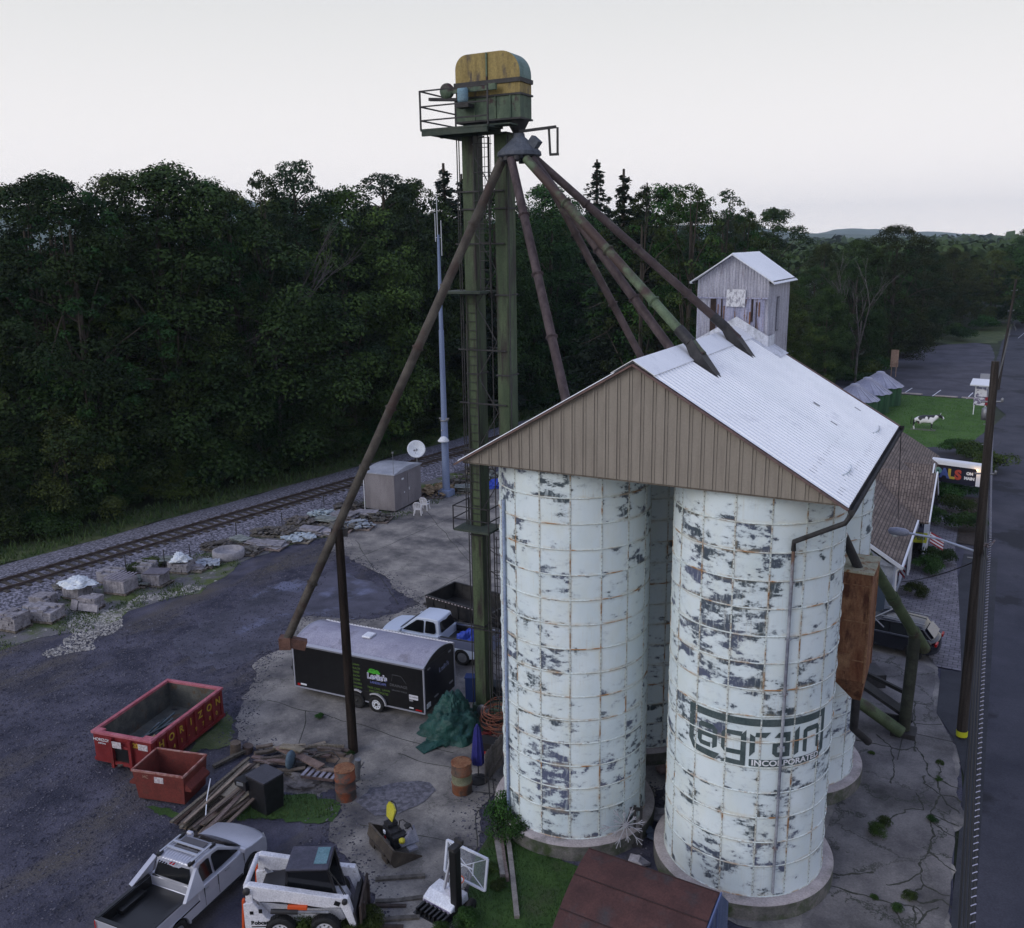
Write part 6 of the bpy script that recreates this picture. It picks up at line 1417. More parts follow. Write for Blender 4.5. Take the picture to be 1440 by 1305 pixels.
# hoses, wire coil, red bits, bike, fence beside silo 1
jp = at(694, 1040); 
for i, (l, dx, dy, r_, m_) in enumerate((('tangle of rusty brown wire coils against the left silo', .0, .4, .55, mat('rust_wire', (.16, .055, .035), (.22, .09, .06), sc=8.)), ('smaller coil of dark red hose in front of the wire tangle', -.1, -.2, .35, mat('red_hose', (.14, .02, .02))))):
    b = MB(); rr = random.Random(i)
    for k_ in range(18 if i == 0 else 6):
        cx0, cy0, z0 = rr.uniform(-.2, .2), rr.uniform(-.2, .2), rr.uniform(.1, 1.0 if i == 0 else .3); q = r_*rr.uniform(.6, 1.1); tl = rr.uniform(-.9, .9)
        b.tube([(cx0+q*math.cos(a), cy0+q*math.sin(a), z0+q*math.sin(a)*tl*.5) for a in np.linspace(0, 6.0, 18)], .016, 5)
    o = b.build('wire_coil', m_); o.location = (jp.x+dx, jp.y+dy, .1); tag(o, l, 'coil')
jd = random.Random(5)
jl = [('black plastic crate pile under the wire coils', 688, 1062, .7, .5, .6, mat('junk_black', (.012, .012, .014))), ('red toolbox near the closed umbrella', 681, 1070, .4, .3, .25, mat('junk_red', (.30, .02, .02))), ('small red tank at the tower foot', 664, 1022, .35, .3, .3, mat('junk_red', (.3, 0, 0))),
      ('dark blue bin beside the tower leg', 664, 985, .5, .4, 1.1, mat('junk_blue', (.02, .04, .14))), ('dark cabinet at the foot of the elevator ladder', 700, 1000, .8, .6, 1.2, mat('junk_dark', (.02, .025, .03)))]
for l, x_, y_, w, d, h, m_ in jl:
    q = at(x_, y_); b = MB(); b.box((0, 0, h/2), (w, d, h)); b.box((0, 0, h+.03), (w+.06, d+.06, .06)); b.box((0, -d/2-.02, h*.6), (w*.3, .04, .06)); o = b.build('yard_junk', m_, bevel=.02); o.location = q; o.rotation_euler.z = jd.uniform(-.4, .4); tag(o, l, 'junk')
q = at(696, 1003); b = MB(); b.lathe([(.0, -.02), (.3, -.02), (.3, .02), (0, .02)], (0, 0, .8), 16, 0, 'y'); o = b.build('round_sign', mat('white_emblem', (.5, .5, .55), (.05, .05, .06), sc=7., lo=.5, hi=.53)); o.location = q; tag(o, 'round white patterned disc hanging behind the wire coils', 'disc')
for (a, c, l) in (((686, 1092), (706, 1052), 'weathered grey picket fence panel leading to the left silo'),):
    A_, B_ = at(*a), at(*c); A_ = at(683, 1103); B_ = at(706, 1075); f_ = thing('picket_fence', l, 'fence', A_, 0); dv = B_-A_
    b = MB(); n = 13
    for i in range(n): q = dv*(i/(n-1)); b.box((q.x, q.y, .62), (.075, .03, 1.2+.05*(i % 3)), rz=math.atan2(dv.y, dv.x))
    b.build('picket', mat('fence_grey', (.09, .08, .075), (.15, .135, .13), sc=4.), f_)
    b = MB()
    for z in (.3, 1.0): b.bar((0, .03, z), (dv.x, dv.y+.03, z), .03, .08)
    b.build('rail', mat('fence_grey', (.1, .1, .1)), f_)
# rebar trestle, timbers and posts on the lawn
for i, (x0_, y0_, x1_, y1_, w, h, m_, l) in enumerate(((697, 1165, 708, 1232, .2, .14, 0, 'left grey timber pair lying on the grass left of the silo'), (712, 1160, 727, 1290, .15, .12, 0, 'long pale timber lying down the grass beside the cedar'), (705, 1166, 714, 1238, .1, .2, 1, 'narrow timber laid close beside the grey pair'))):
    o = plank(at(x0_, y0_, .12), at(x1_, y1_, .1), w, h, [mat('timber_grey', (.17, .155, .145), (.26, .24, .225), sc=3.), wmats[0]][m_], l, None, 'timber')
    o['category'] = 'timber'
A_, B_ = at(686, 1098), at(694, 1190)
b = MB(); dv = B_-A_; b.tube([(0, 0, .35), dv+Vector((0, 0, .35))], .025, 6); b.tube([(.2, 0, .3), dv+Vector((.2, 0, .3))], .02, 6)
for k_ in (.1, .35, .6, .95): q = dv*k_; b.tube([q+Vector((-.5, -.1, .32)), q+Vector((.3, .05, .36))], .02, 6)
o = b.build('steel_rack', steel_dark); o.location = A_; tag(o, 'thin black steel rack with cross bars along the concrete edge by the cedar', 'rack')
for i, (x0_, y0_, x1_, y1_) in enumerate(((528, 1237, 598, 1232), (528, 1268, 595, 1262), (525, 1295, 590, 1290))):
    A_, B_ = at(x0_, y0_, .05), at(x1_, y1_, .05); o = plank(A_, B_, .14, .1, mat('pallet_beam', (.06, .055, .05), (.12, .11, .10), sc=4.), ['farthest of the three dark beams on the concrete before the loader forks', 'middle of the three dark beams on the concrete before the loader forks', 'nearest of the three dark beams on the concrete before the loader forks'][i], None, 'beam')
# small block under the hoop
q = at(622, 1300); b = MB()
for i in range(7): b.box((-.5+.16*i, 0, .1), (.06, .5, .2))
b.box((0, 0, .02), (1.2, .6, .04)); o = b.build('plastic_pallet', black_m); o.location = (-12.95, 18.85, 0); o.rotation_euler.z = R(-8); tag(o, 'black ribbed plastic pallet at the foot of the basketball hoop base', 'pallet')
# star ornament and grille against the silo gap
sp_ = at(878, 1200); so_ = thing('star_ornament', 'white wire star ornament leaning between the silo bases', 'ornament', (sp_.x, sp_.y, 0), 0)
wc = mat('white_wire', (.34, .34, .38))
ctr = atD(880, 1160, sp_)-Vector((sp_.x, sp_.y, 0)); rx_ = R_; uz_ = (U_*.9+Vector((0, 0, .3))).normalized()
b = MB()
for k_ in range(12):
    a = 2*PI*k_/12+.15; L_ = .72 if k_ % 2 == 0 else .5; L_ *= 1.15 if math.sin(a) < 0 else .85; e_ = ctr+(rx_*math.cos(a)+uz_*math.sin(a))*L_; b.bar(ctr, e_, .022)
    for s_ in (.45, -.45): m_p = ctr+(e_-ctr)*.62; q2 = m_p+(rx_*math.cos(a+s_)+uz_*math.sin(a+s_))*L_*.3; b.bar(m_p, q2, .018)
b.build('ray', wc, so_)
gr = thing('steel_grille', 'dark slatted metal pallet propped behind the white star ornament', 'grille', (sp_.x-.1, sp_.y+.3, 0), .35)
b = MB()
for i in range(6): b.bar((-.5+.2*i, 0, .03), (-.5+.2*i, .45, 1.25), .09, .03)
b.bar((-.55, 0, .1), (.55, 0, .1), .08); b.bar((-.55, .4, 1.15), (.55, .4, 1.15), .08); b.build('slat', steel_dark, gr)
for i, (x_, y_, s_, l) in enumerate(((925, 1150, .5, 'flat grey stone leaning in the gap between the silos'), (910, 1120, .4, 'broken grey paver deep in the gap between the silos'), (918, 1178, .35, 'dark bluish block at the foot of the silo gap'), (900, 1215, .4, 'pale broken slab by the star ornament'), (935, 1085, .5, 'dark plank offcut wedged behind the silos'))):
    q = at(x_, y_); b = MB(); b.box((0, 0, .12), (s_*1.3, s_, .08), rx=.3); b.box((.1, .15, .2), (s_*.8, s_*.7, .07), rx=-.2, rz=.5); o = b.build('stone_slab', [stone_g, stone_dk, mat('block_blue', (.06, .08, .12)), stone_g, wmats[1]][i]); o.location = q; o.rotation_euler.z = i*.9; tag(o, l, 'slab')
# ---------------- dark red lean-to roof, bottom centre ----------------
za, zb2 = 2.4, 1.9
r1, r2, r3, r4 = at(828, 1193, 2.5), at(1012, 1256, 2.5), at(1030, 1400, 1.2), at(770, 1400, 1.2)
s1 = at(785, 1270, 1.6)
sh = thing('small_shed', 'low shed with a worn dark red roof and blue end boards before the silos', 'shed', (r1.x, r1.y, 0), 0)
redroof = mat('dark_red_roof', (.045, .022, .022), (.075, .035, .033), sc=1.4, det=10., rough=.85, bump=.3, bsc=20., c3=(.045, .04, .045), sc3=1.2, lo3=.52, hi3=.66)
o0 = Vector((r1.x, r1.y, 0)); dR = (r2-r1); perp = Vector((dR.y, -dR.x, 0)).normalized()
if perp.y > 0: perp = -perp
A1 = r1-o0; B1 = r2-o0
b = MB(); steps = 8
for i in range(steps):
    f0, f1 = i/steps, (i+1)/steps
    def cur(f): return perp*(2.6*f)+Vector((0, 0, -.15*f-1.1*f*f))
    b.quad(A1+cur(f0), A1+cur(f1), B1+cur(f1), B1+cur(f0)); b.quad(A1+cur(f0)*Vector((1, 1, 0)).length*0-Vector((0, 0, .06))+cur(f0), B1+cur(f0)-Vector((0, 0, .06)), B1+cur(f1)-Vector((0, 0, .06)), A1+cur(f1)-Vector((0, 0, .06)))
    for k_ in range(3): 
        pass
b.build('roof', redroof, sh)
b = MB()
def pt(f, A): return A+perp*(2.6*f)+Vector((0, 0, -.15*f-1.1*f*f))
bk_ = -perp*.9+Vector((0, 0, -.9))
b.quad(B1, B1+bk_, A1+bk_, A1); b.build('rear_roof', redroof, sh)
b = MB(); inn = (A1-B1).normalized()*.12
P0_ = B1+inn*.0; poly = [pt(f, P0_) for f in np.linspace(0, 1, 7)]
low = [Vector((p.x, p.y, 0)) for p in (poly[-1], poly[0]+bk_*Vector((1, 1, 0)).length*0)]
b.add([p for p in poly]+[Vector((poly[-1].x, poly[-1].y, 0)), Vector(((P0_+bk_).x, (P0_+bk_).y, 0)), P0_+bk_], [tuple(range(10))])
b.build('end_wall', mat('blue_end_board', (.06, .085, .16), (.10, .125, .21), sc=2., st=(3, 3, .5)), sh)
b = MB()
for i, f in enumerate(np.linspace(.1, .9, 6)):
    p = pt(f, P0_); b.bar(Vector((p.x, p.y, 0))-inn*.3, p-inn*.3-Vector((0, 0, .06)), .03)
b.bar(pt(0, P0_)-inn*.4, pt(.5, P0_)-inn*.4, .04, .12); b.bar(pt(.5, P0_)-inn*.4, pt(1, P0_)-inn*.4, .04, .12); b.build('end_batten', mat('blue_batten', (.09, .12, .24)), sh)
b = MB(); Aw = A1-inn*-1.
poly = [pt(f, A1) for f in np.linspace(0, 1, 7)]
b.add([p for p in poly]+[Vector((poly[-1].x, poly[-1].y, 0)), Vector(((A1+bk_).x, (A1+bk_).y, 0)), A1+bk_], [tuple(range(10))]); b.build('far_end_wall', mat('blue_end_board', (.1, .1, .1)), sh)
b = MB()
for f in (.0, .36, .7): b.bar(pt(f, A1)+Vector((0, 0, .012)), pt(f, B1)+Vector((0, 0, .012)), .03, .015)
b.build('roof_seam', mat('roof_seam', (.04, .022, .022)), sh)
# ---------------- rusty hopper, side pipes on the right of the silos ----------------
hp = thing('rusty_hopper', 'tall rusted steel hopper box standing between the two right silos', 'hopper', (-3.3, 28.4, 0))
b = MB()
hx0, hx1, hy0, hy1 = -.55, .45, -.1, 1.5
b.box(((hx0+hx1)/2, (hy0+hy1)/2, 7.2), (hx1-hx0, hy1-hy0, 3.6)); b.build('body', rust_m, hp)
b = MB(); b.box(((hx0+hx1)/2, (hy0+hy1)/2, 9.03), (hx1-hx0+.1, hy1-hy0+.1, .08)); b.build('top_sheet', rusttop_m, hp)
b = MB(); q = [(hx0, hy0, 5.4), (hx1, hy0, 5.4), (hx1, hy1, 5.4), (hx0, hy1, 5.4)]; w = [(.1, .45, 4.5), (.35, .45, 4.5), (.35, .8, 4.5), (.1, .8, 4.5)]
b.add(q+w, [(0, 1, 5, 4), (1, 2, 6, 5), (2, 3, 7, 6), (3, 0, 4, 7), (4, 5, 6, 7)]); b.build('cone', rust_m, hp)
b = MB()
for z in (6.1, 7.4, 8.6): b.box(((hx0+hx1)/2, (hy0+hy1)/2, z), (hx1-hx0+.04, hy1-hy0+.04, .035))
for (x_, y_) in ((hx1, hy0), (hx1, hy1), (hx0, hy0)): b.box((x_, y_, 7.2), (.06, .06, 3.62))
b.box((-.2, hy0-.02, 6.0), (.4, .03, .6)); b.build('corner_angle', mat('rust_frame', (.16, .07, .04), (.3, .17, .09), sc=3.), hp)
b = MB(); b.tube([(.2, .6, 4.6), (.2, .6, 3.4), (.6, 1.4, 2.6)], .14, 8); b.build('chute', steel_dark, hp); b = MB(); b.tube([(0, .3, 9.), (-.5, -.1, 10.2)], .15, 8); b.build('chute', steel_dark, hp)
b = MB(); b.bar((hx0+.15, hy1-.1, 6.2), (hx0-1.2, hy1+.5, 6.6), .1); b.bar((hx0+.15, hy1-.1, 8.2), (hx0-1.2, hy1+.5, 8.4), .1); b.build('wall_bracket', steel_dark, hp)
pb = Vector((-1.98, 35.7, 0)); jt_z = 4.25
A_ = Vector((-3.1, 27.0, 12.0)); 
Pj = atD(1287, 892, pb)
pa = ray_line(1192, 738, Pj, Vector((-3.2, 30.4, 11.6))) if False else None
# pipe descending from behind silo 2 to the joint
Pt = Vector((-3.45, 31.0, 0)); Pt = atD(1190, 735, Pt)
sspout = thing('discharge_pipe', 'long olive green pipe slanting down from the silo eave to a dark post', 'pipe', Pj)
b = MB(); b.tube([Pt-Pj, (Pt-Pj)*.35, Vector((0, 0, .0))], .2, 12); b.build('pipe', olive_m, sspout)
b = MB(); dd = (Pj-Pt).normalized(); b.tube([Vector((0, 0, 0))-dd*.3, dd*1.15], .24, 12); b.build('pipe_elbow', olive_m, sspout); b = MB(); b.tube([(Pt-Pj)*.35-dd*.2, (Pt-Pj)*.35+dd*.2], .24, 12); b.build('pipe_collar', olive_m, sspout)
b = MB(); b.lathe([(0, 0), (.25, 0)], tuple(dd*1.16), 12); b.build('pipe_mouth', mat('red_cap', (.3, .05, .03)), sspout)
post = thing('discharge_post', 'dark upright steel pipe post on the right apron carrying the olive pipe', 'post', pb)
b = MB(); b.tube([(0, 0, 0), (Pj.x-pb.x, Pj.y-pb.y, Pj.z)], .22, 12); b.build('post', mat('post_olive_dark', (.025, .027, .02), (.05, .055, .04), sc=2.), post)
b = MB(); b.box((.0, 0, .12), (.9, .8, .24)); b.box((-.3, .3, .35), (.9, .12, .5)); b.build('base', steel_dark, post)
au = thing('auger_conveyor', 'olive and black auger conveyor running low from behind the silo to the post foot', 'conveyor', (-2.1, 35.2, 0))
def lp(x, y, z): return at(x, y, z)-Vector((-2.1, 35.2, 0))
b = MB(); b.tube([lp(1170, 970, 1.9), lp(1215, 992, 1.2), lp(1268, 1030, .3)], .24, 10); b.build('auger_tube', olive_m, au)
b = MB(); b.bar(lp(1190, 945, 2.0), lp(1283, 1010, .5), .7, .12); b.bar(lp(1215, 945, 1.6), lp(1275, 975, 1.2), .14); b.bar(lp(1275, 975, 1.2), lp(1270, 1015, .3), .1); b.build('conveyor_frame', mat('frame_black', (.018, .019, .02), (.03, .03, .03), sc=3.), au)
b = MB(); b.box(tuple(lp(1222, 950, .5)), (1.0, 1.2, .6), rz=.5); b.build('drive_box', steel_dark, au)
b = MB(); b.bar(lp(1215, 946, 1.2), lp(1220, 915, 1.7), .05, .5); b.build('white_panel', trim_m, au)
b = MB(); b.bar(lp(1200, 840, 2.6), lp(1243, 882, 1.6), .04); b.bar(lp(1225, 870, 2.2), lp(1270, 850, 2.2), .04); b.build('stay_rod', rim_m, au)
# ---------------- brown shingle building ----------------
shg = mat('shingle', (.13, .10, .085), (.19, .15, .13), sc=2.); brickify(shg, .5, .16, (.135, .105, .088), (.185, .148, .125), (.06, .045, .04), ms=.025, rz=PI/2)
wallw = mat('wall_blue_white', (.30, .34, .42), (.40, .43, .50), sc=1.5)
bd = thing('shop_building', 'low brown shingled shop with white trim and crossing gables behind the right silo', 'building', (-7.2, 48, 0))
ez, rz2 = 2.75, 5.4
xl_, xr_, xm2 = -4.9, 3.75, -.6
b = MB(); b.box(((xl_+xr_)/2-.1, 13.0, ez/2), (xr_-xl_-.6, 25.6, ez)); b.build('wall', wallw, bd)
def gable_roof(x0, x1, y0, y1, xm_, ez, rz_):
    b = MB(); b.slab([(xm_, y0, rz_), (x1, y0, ez), (x1, y1, ez), (xm_, y1, rz_)], .12); b.slab([(x0, y0, ez), (xm_, y0, rz_), (xm_, y1, rz_), (x0, y1, ez)], .12); return b
gable_roof(xl_, xr_, -.3, 27, xm2, ez, rz2).build('roof', shg, bd)
b = MB(); b.add([(xl_+.4, -.05, ez-.1), (xr_-.4, -.05, ez-.1), (xm2, -.05, rz2-.25)], [(0, 1, 2)]); b.build('gable_wall', wallw, bd)
def cross(y0, y1, xe_, ez_, rz_):
    ym = (y0+y1)/2; b = MB(); b.slab([(-.6, ym, rz_), (-.6, y0, ez_), (xe_, y0, ez_), (xe_, ym, rz_)], .12); b.slab([(-.6, y1, ez_), (-.6, ym, rz_), (xe_, ym, rz_), (xe_, y1, ez_)], .12); b.build('cross_gable', shg, bd)
    b = MB(); b.add([(xe_-.25, y0+.3, 0), (xe_-.25, y1-.3, 0), (xe_-.25, y1-.3, ez_), (xe_-.25, ym, rz_-.15), (xe_-.25, y0+.3, ez_)], [(0, 1, 2, 3, 4)]); b.build('cross_wall', wallw, bd)
    b = MB(); b.bar((xe_+.02, ym, rz_+.02), (xe_+.02, y0-.05, ez_), .08, .2); b.bar((xe_+.02, ym, rz_+.02), (xe_+.02, y1+.05, ez_), .08, .2); b.build('fascia', trim_m, bd)
cross(8.6, 15.6, 4.35, 2.7, 4.9); cross(16.6, 21., 3.8, 2.6, 3.9)
b = MB(); b.bar((xr_+.02, -.35, ez-.02), (xr_+.02, 8.6, ez-.02), .1, .16); b.bar((xr_+.02, -.36, ez), (xm2, -.36, rz2), .06, .18); b.bar((xr_+.02, 15.6, ez), (xr_+.02, 16.5, ez), .1, .14); b.build('gutter', trim_m, bd)
b = MB(); b.tube([(xr_, .1, ez), (xr_-.25, .1, 2.4), (xr_-.25, .1, .1)], .05, 6); b.build('downspout', trim_m, bd)
b = MB(); b.box((2.6, -.12, 1.1), (.95, .06, 2.1)); b.build('door', mat('door_blue', (.05, .07, .10)), bd)
for y in (2.2, 5.2): b = MB(); b.box((xr_-.38, y, 1.5), (.08, 1.1, 1.2)); b.build('window_frame', trim_m, bd); b = MB(); b.box((xr_-.34, y, 1.5), (.06, .9, 1.0)); b.build('window', glass_m, bd)
b = MB(); b.box((-1.2, 24, 5.5), (.5, .5, .9)); b.build('chimney', mat('chimney', (.2, .18, .18)), bd)
for i in range(3):
    q = MB(); q.box((xr_-.15, 6.5+.5*i, 1.2), (.1, .12, 2.4)); q.build('porch_post', trim_m, bd)
# louvred black slats and yellow banner, flags at its corner
yb = thing('yellow_banner_sign', 'yellow banner sign with dark script by the shop corner', 'sign', at(1282, 790, 0), R(8))
zq = atD(1282, 755, yb.location).z
b = MB(); b.box((0, 0, zq), (1.5, .04, .62)); b.build('banner', mat('banner_yellow', (.42, .45, .03), (.5, .52, .05), sc=3.), yb); b = MB(); b.bar((-.75, 0, 0), (-.75, 0, zq+.4), .06); b.bar((.75, 0, 0), (.75, 0, zq+.4), .06); b.build('post', trim_m, yb)
lettering('OPEN', .36, mat('banner_ink', (.10, .12, .10)), yb, frame4((.15, -.03, zq), (1, 0, 0), (0, 0, 1)), bold=.01)
b = MB(); b.box((-.4, -.4, 1.), (.6, .5, 2.)); 
def flag(label, x, y, z, w, h, rz, tilt):
    q = at(x, y, z); t = thing('flag', label, 'flag', q, rz); b = MB(); b.tube([(0, 0, 0), (-.3, 0, -1.2)], .025, 6); b.build('pole', trim_m, t)
    b = MB(); n = 7
    for i in range(n):
        z0_ = -h*i/n; b.add([(0, 0, z0_), (w, .1, z0_-tilt), (w, .1, z0_-h/n-tilt), (0, 0, z0_-h/n)], [(0, 1, 2, 3)], i % 2)
        b.add([(0, .012, z0_), (w, .112, z0_-tilt), (w, .112, z0_-h/n-tilt), (0, .012, z0_-h/n)], [(3, 2, 1, 0)], i % 2)
    b.build('stripe', [mat('flag_red', (.30, .03, .04)), trim_m], t)
flag('striped red and white flag hanging over the paver walk', 1309, 748, 2.5, .75, .65, R(-25), .3)
flag('dim striped flag at the shop porch left of the yellow banner', 1262, 772, 2.4, .9, 1.1, R(-60), .3)
# ---------------- utility pole with street lamp ----------------
up1 = at(1352, 1038); top1 = atD(1400, 508, up1)
def upole(label, base, top, extra=True, band=False):
    t = thing('utility_pole', label, 'utility pole', base); v = top-base
    b = MB(); b.tube([Vector((0, 0, -.2)), v], .2, 12, r2=.13); b.build('pole', pole_wood, t)
    if band: b = MB(); b.tube([v.normalized()*.12, v.normalized()*.34], .21, 12); b.build('yellow_band', mat('band_yellow', (.5, .52, .02)), t)
    b = MB()
    for f_ in (.5, .72, .9): q = v*f_; b.tube([q+Vector((-.35, 0, 0)), q+Vector((.3, 0, .05))], .035, 6); b.lathe([(0, -.08), (.05, -.06), (.05, .06), (0, .1)], tuple(q+Vector((.32, 0, .1))), 8)
    b.build('bracket', steel_grey, t); return t
u1 = upole('near dark utility pole with a yellow band at its foot, carrying the street lamp', up1, top1, band=True)
la = atD(1371, 775, up1)-up1; lh = Vector((-2.83, 36.41, 8.03))-up1
b = MB(); b.tube([la, la.lerp(lh, .5)+Vector((0, 0, .12)), lh+Vector((.1, 0, 0))], .045, 8); b.build('lamp_arm', mat('arm_alu', (.42, .46, .55), rough=.4, metal=.3), u1)
b = MB(); b.T = Matrix.Translation(lh); b.lathe([(.0, -.42), (.12, -.36), (.17, -.1), (.15, .2), (.08, .34), (0, .36)], (0, 0, 0), 14, 0, 'x'); b.T = None; b.build('lamp_head', mat('lamp_head_grey', (.22, .23, .29), (.28, .29, .35), sc=3., rough=.45), u1)
b = MB(); q = lh+Vector((-.15, 0, -.14)); b.lathe([(0, -.1), (.1, -.06), (.13, .02), (0, .03)], tuple(q), 12); b.build('lamp_lens', lampglass_m, u1)
b = MB(); q = (top1-up1)*.54
for k_ in range(5): b.tube([q+Vector((.1*k_-.1, 0, .05)), q+Vector((.35, .1*k_, -.1)), q+Vector((.5, .2, .15))], .03, 5)
b.build('splice_hardware', mat('hardware', (.12, .06, .06), (.3, .3, .32), sc=9.), u1)
far = at(1403, 548); u2 = upole('far leaning utility pole standing beyond the parking lot sign', far, atD(1429, 393, far))
m_b = at(1384, 690); u3 = upole('dark utility pole beside the colourful sign', m_b, atD(1392, 560, m_b))
b = MB(); q = (atD(1386, 582, m_b)-m_b); b.lathe([(0, -.45), (.3, -.45), (.3, .4), (.1, .5), (0, .5)], tuple(q), 14); b.build('transformer', steel_grey, u3)
f4 = at(1433, 440); 
# overhead cables parallel with the road
cm = mat('cable_black', (.012, .012, .014), rough=.5); cw = mat('cable_white', (.38, .38, .48), rough=.5)
def cable(label, pts, r, m_, twist=False, grp='overhead cables along the road'):
    P_ = [Vector(p) for p in pts]; fine = []
    for a, c in zip(P_, P_[1:]):
        n = 24
        for i in range(n): f_ = i/n; fine.append(a.lerp(c, f_)-Vector((0, 0, 1.1*4*f_*(1-f_)*min(1, (c-a).length/40)*.6)))
    fine.append(P_[-1]); o0_ = fine[0].copy(); b = MB()
    b.tube([p-o0_ for p in fine], r, 6, 0)
    if twist:
        for a, c in zip(fine, fine[1:]):
            L_ = (c-a).length; k_ = int(L_/.22)
            if a.y > 75: continue
            for i in range(k_): q = a.lerp(c, i/k_)-o0_; d = (c-a).normalized(); b.bar(q+Vector((-r*1.1, 0, r*.7)), q+d*.08+Vector((r*1.1, 0, r*1.1)), r*.42, r*.4, mi=1)
    o = b.build('overhead_cable', [m_, cw]); o.location = o0_; tag(o, label, 'cable', grp)
T1, T2, T3 = top1, atD(1392, 560, m_b), atD(1429, 393, far)
def onp(base, top, z): v = top-base; return base+v*(z/v.z)
za_ = 8.4
def at_vert(x, y, z): return at(x, y, z)
kn = at(1362, 1300, 8.4)
cable('twisted black and white service cable hung lowest along the road', [at(1364, 1400, 8.2), onp(up1, top1, 8.2)+Vector((.35, 0, 0)), onp(m_b, T2, 8.0)+Vector((.3, 0, 0)), onp(far, T3, 8.2)+Vector((.3, 0, 0))], .035, cm, True)
for i, (dx, z, l) in enumerate(((-.02, 7.6, 'leftmost plain black cable beside the twisted one'), (.12, 7.7, 'middle plain black cable beside the twisted one'), (.22, 7.9, 'plain black cable next to the twisted one'))):
    cable(l, [at(1343+7*i, 1400, z), onp(up1, top1, z)+Vector((.12+.06*i, 0, 0)), onp(m_b, T2, z)+Vector((.2, 0, 0)), onp(far, T3, z)+Vector((.2, 0, 0))], .022, cm)
cable('black service wire crossing from the shop to the near pole', [at(1268, 818, 3.2), onp(up1, top1, 7.3)], .022, cm, grp=None)
cable('thin black wire hanging from the silo eave toward the shop roof', [Vector((XM+xe+.1, 33.6, 12.4)), Vector((-4., 50., 4.6))], .015, cm, grp=None)
# ---------------- street signs and the colourful shop sign ----------------
s1_ = at(1307, 668, 2.0); s2_ = at(1380, 690, 2.0); pz = 2.1
v0 = Vector((-4.0, 73.0, 0)); v1 = Vector((-.45, 72.2, 0)); ax = (v1-v0).normalized(); Ls = (v1-v0).length
ps = thing('shop_sign', 'wide dark shop sign with large coloured letters, lit at both ends under a white frame', 'sign', v0, math.atan2(ax.y, ax.x))
b = MB(); b.box((Ls/2, 0, 2.0), (Ls*.84, .16, 1.3)); b.build('panel', mat('sign_panel', (.012, .014, .03)), ps)
b = MB(); b.box((.12, -.02, 2.05), (.5, .2, 1.35)); b.box((Ls-.12, -.02, 2.05), (.5, .2, 1.35)); b.build('end_panel', trim_m, ps)
b = MB(); b.box((Ls/2, .1, 2.95), (Ls+.7, .7, .1)); b.box((Ls/2, -.25, 2.8), (Ls+.7, .06, .25)); b.build('hood', trim_m, ps)
b = MB()
for x_ in (-.15, Ls+.15): b.box((x_, .1, 1.5), (.12, .12, 3.0))
b.build('post', trim_m, ps)
for i, (ch, c_) in enumerate((('P', (.10, .28, .34)), ('A', (.06, .10, .32)), ('L', (.42, .32, .05)), ('S', (.40, .06, .04)))):
    lettering(ch, .95, mat('sign_'+ch, c_), ps, frame4((.62+.47*i, -.1, 2.0), (1, 0, 0), (0, 0, 1)), bold=.05)
lettering('ON', .28, trim_m, ps, frame4((Ls-.82, -.1, 2.22), (1, 0, 0), (0, 0, 1)), bold=.02); lettering('MAIN', .28, trim_m, ps, frame4((Ls-.82, -.1, 1.86), (1, 0, 0), (0, 0, 1)), bold=.02)
glow = emis('warm_bulb', (1., .6, .3), 4.)
for x_ in (.3, Ls-.3):
    b = MB(); b.lathe([(0, -.07), (.07, 0), (0, .07)], (x_, -.3, 2.65), 10); b.build('lamp', glow, ps)
    l_ = D.lights.new('sign_lamp', 'POINT'); l_.energy = 5; l_.color = (1, .6, .3); l_.shadow_soft_size = .06; lo_ = D.objects.new('sign_lamp', l_); C.objects.link(lo_); lo_.parent = ps; lo_.location = (x_, -.42, 2.55)
kq = Vector((-1.75, 110.5, 0))
ki = thing('roofed_notice_sign', 'small white roofed notice sign with stacked boards at the lawn corner', 'sign', kq, R(-8))
b = MB(); b.box((0, 0, 3.6), (2.0, 1.5, .12), rx=.35); b.build('roof', trim_m, ki)
b = MB(); b.box((.1, -.1, 2.5), (1.1, .1, .8)); b.box((0, -.1, 1.55), (1.15, .1, .85)); b.build('board', mat('notice_board', (.6, .6, .66), (.16, .14, .22), sc=3.5, lo=.5, hi=.56), ki)
b = MB()
for x_ in (-.5, .6): b.box((x_, 0, 1.8), (.09, .09, 3.6))
b.build('post', trim_m, ki)
kr = MB(); kr.box((0, 0, 1.9), (.6, .08, .9)); kr.box((0, 0, .8), (.08, .08, 1.6)); o = kr.build('red_sign', mat('sign_red', (.3, .02, .03), (.12, .02, .03), sc=4.)); o.location = (-.9, 108.5, 0); tag(o, 'small red sign beside the roofed notice sign', 'sign')
for i, (x_, y_, l, w, h, m_) in enumerate(((1384, 551, 'pale grey sign board just beyond the roofed notice sign', 1.4, 1.6, mat('grey_board', (.3, .31, .36))), (1256, 515, 'tan sign board on a post at the forest edge behind the bins', 1.0, 2.4, mat('tan_board', (.28, .18, .14), (.36, .26, .2), sc=4.)))):
    q = at(x_, y_+15); b = MB(); b.box((0, 0, 2.6), (w, .08, h)); b.box((-.3, 0, 1.0), (.08, .08, 2.0)); b.box((.3, 0, 1.0), (.08, .08, 2.0)); o = b.build('sign_board', m_); o.location = (q.x, q.y, 0); tag(o, l, 'sign')
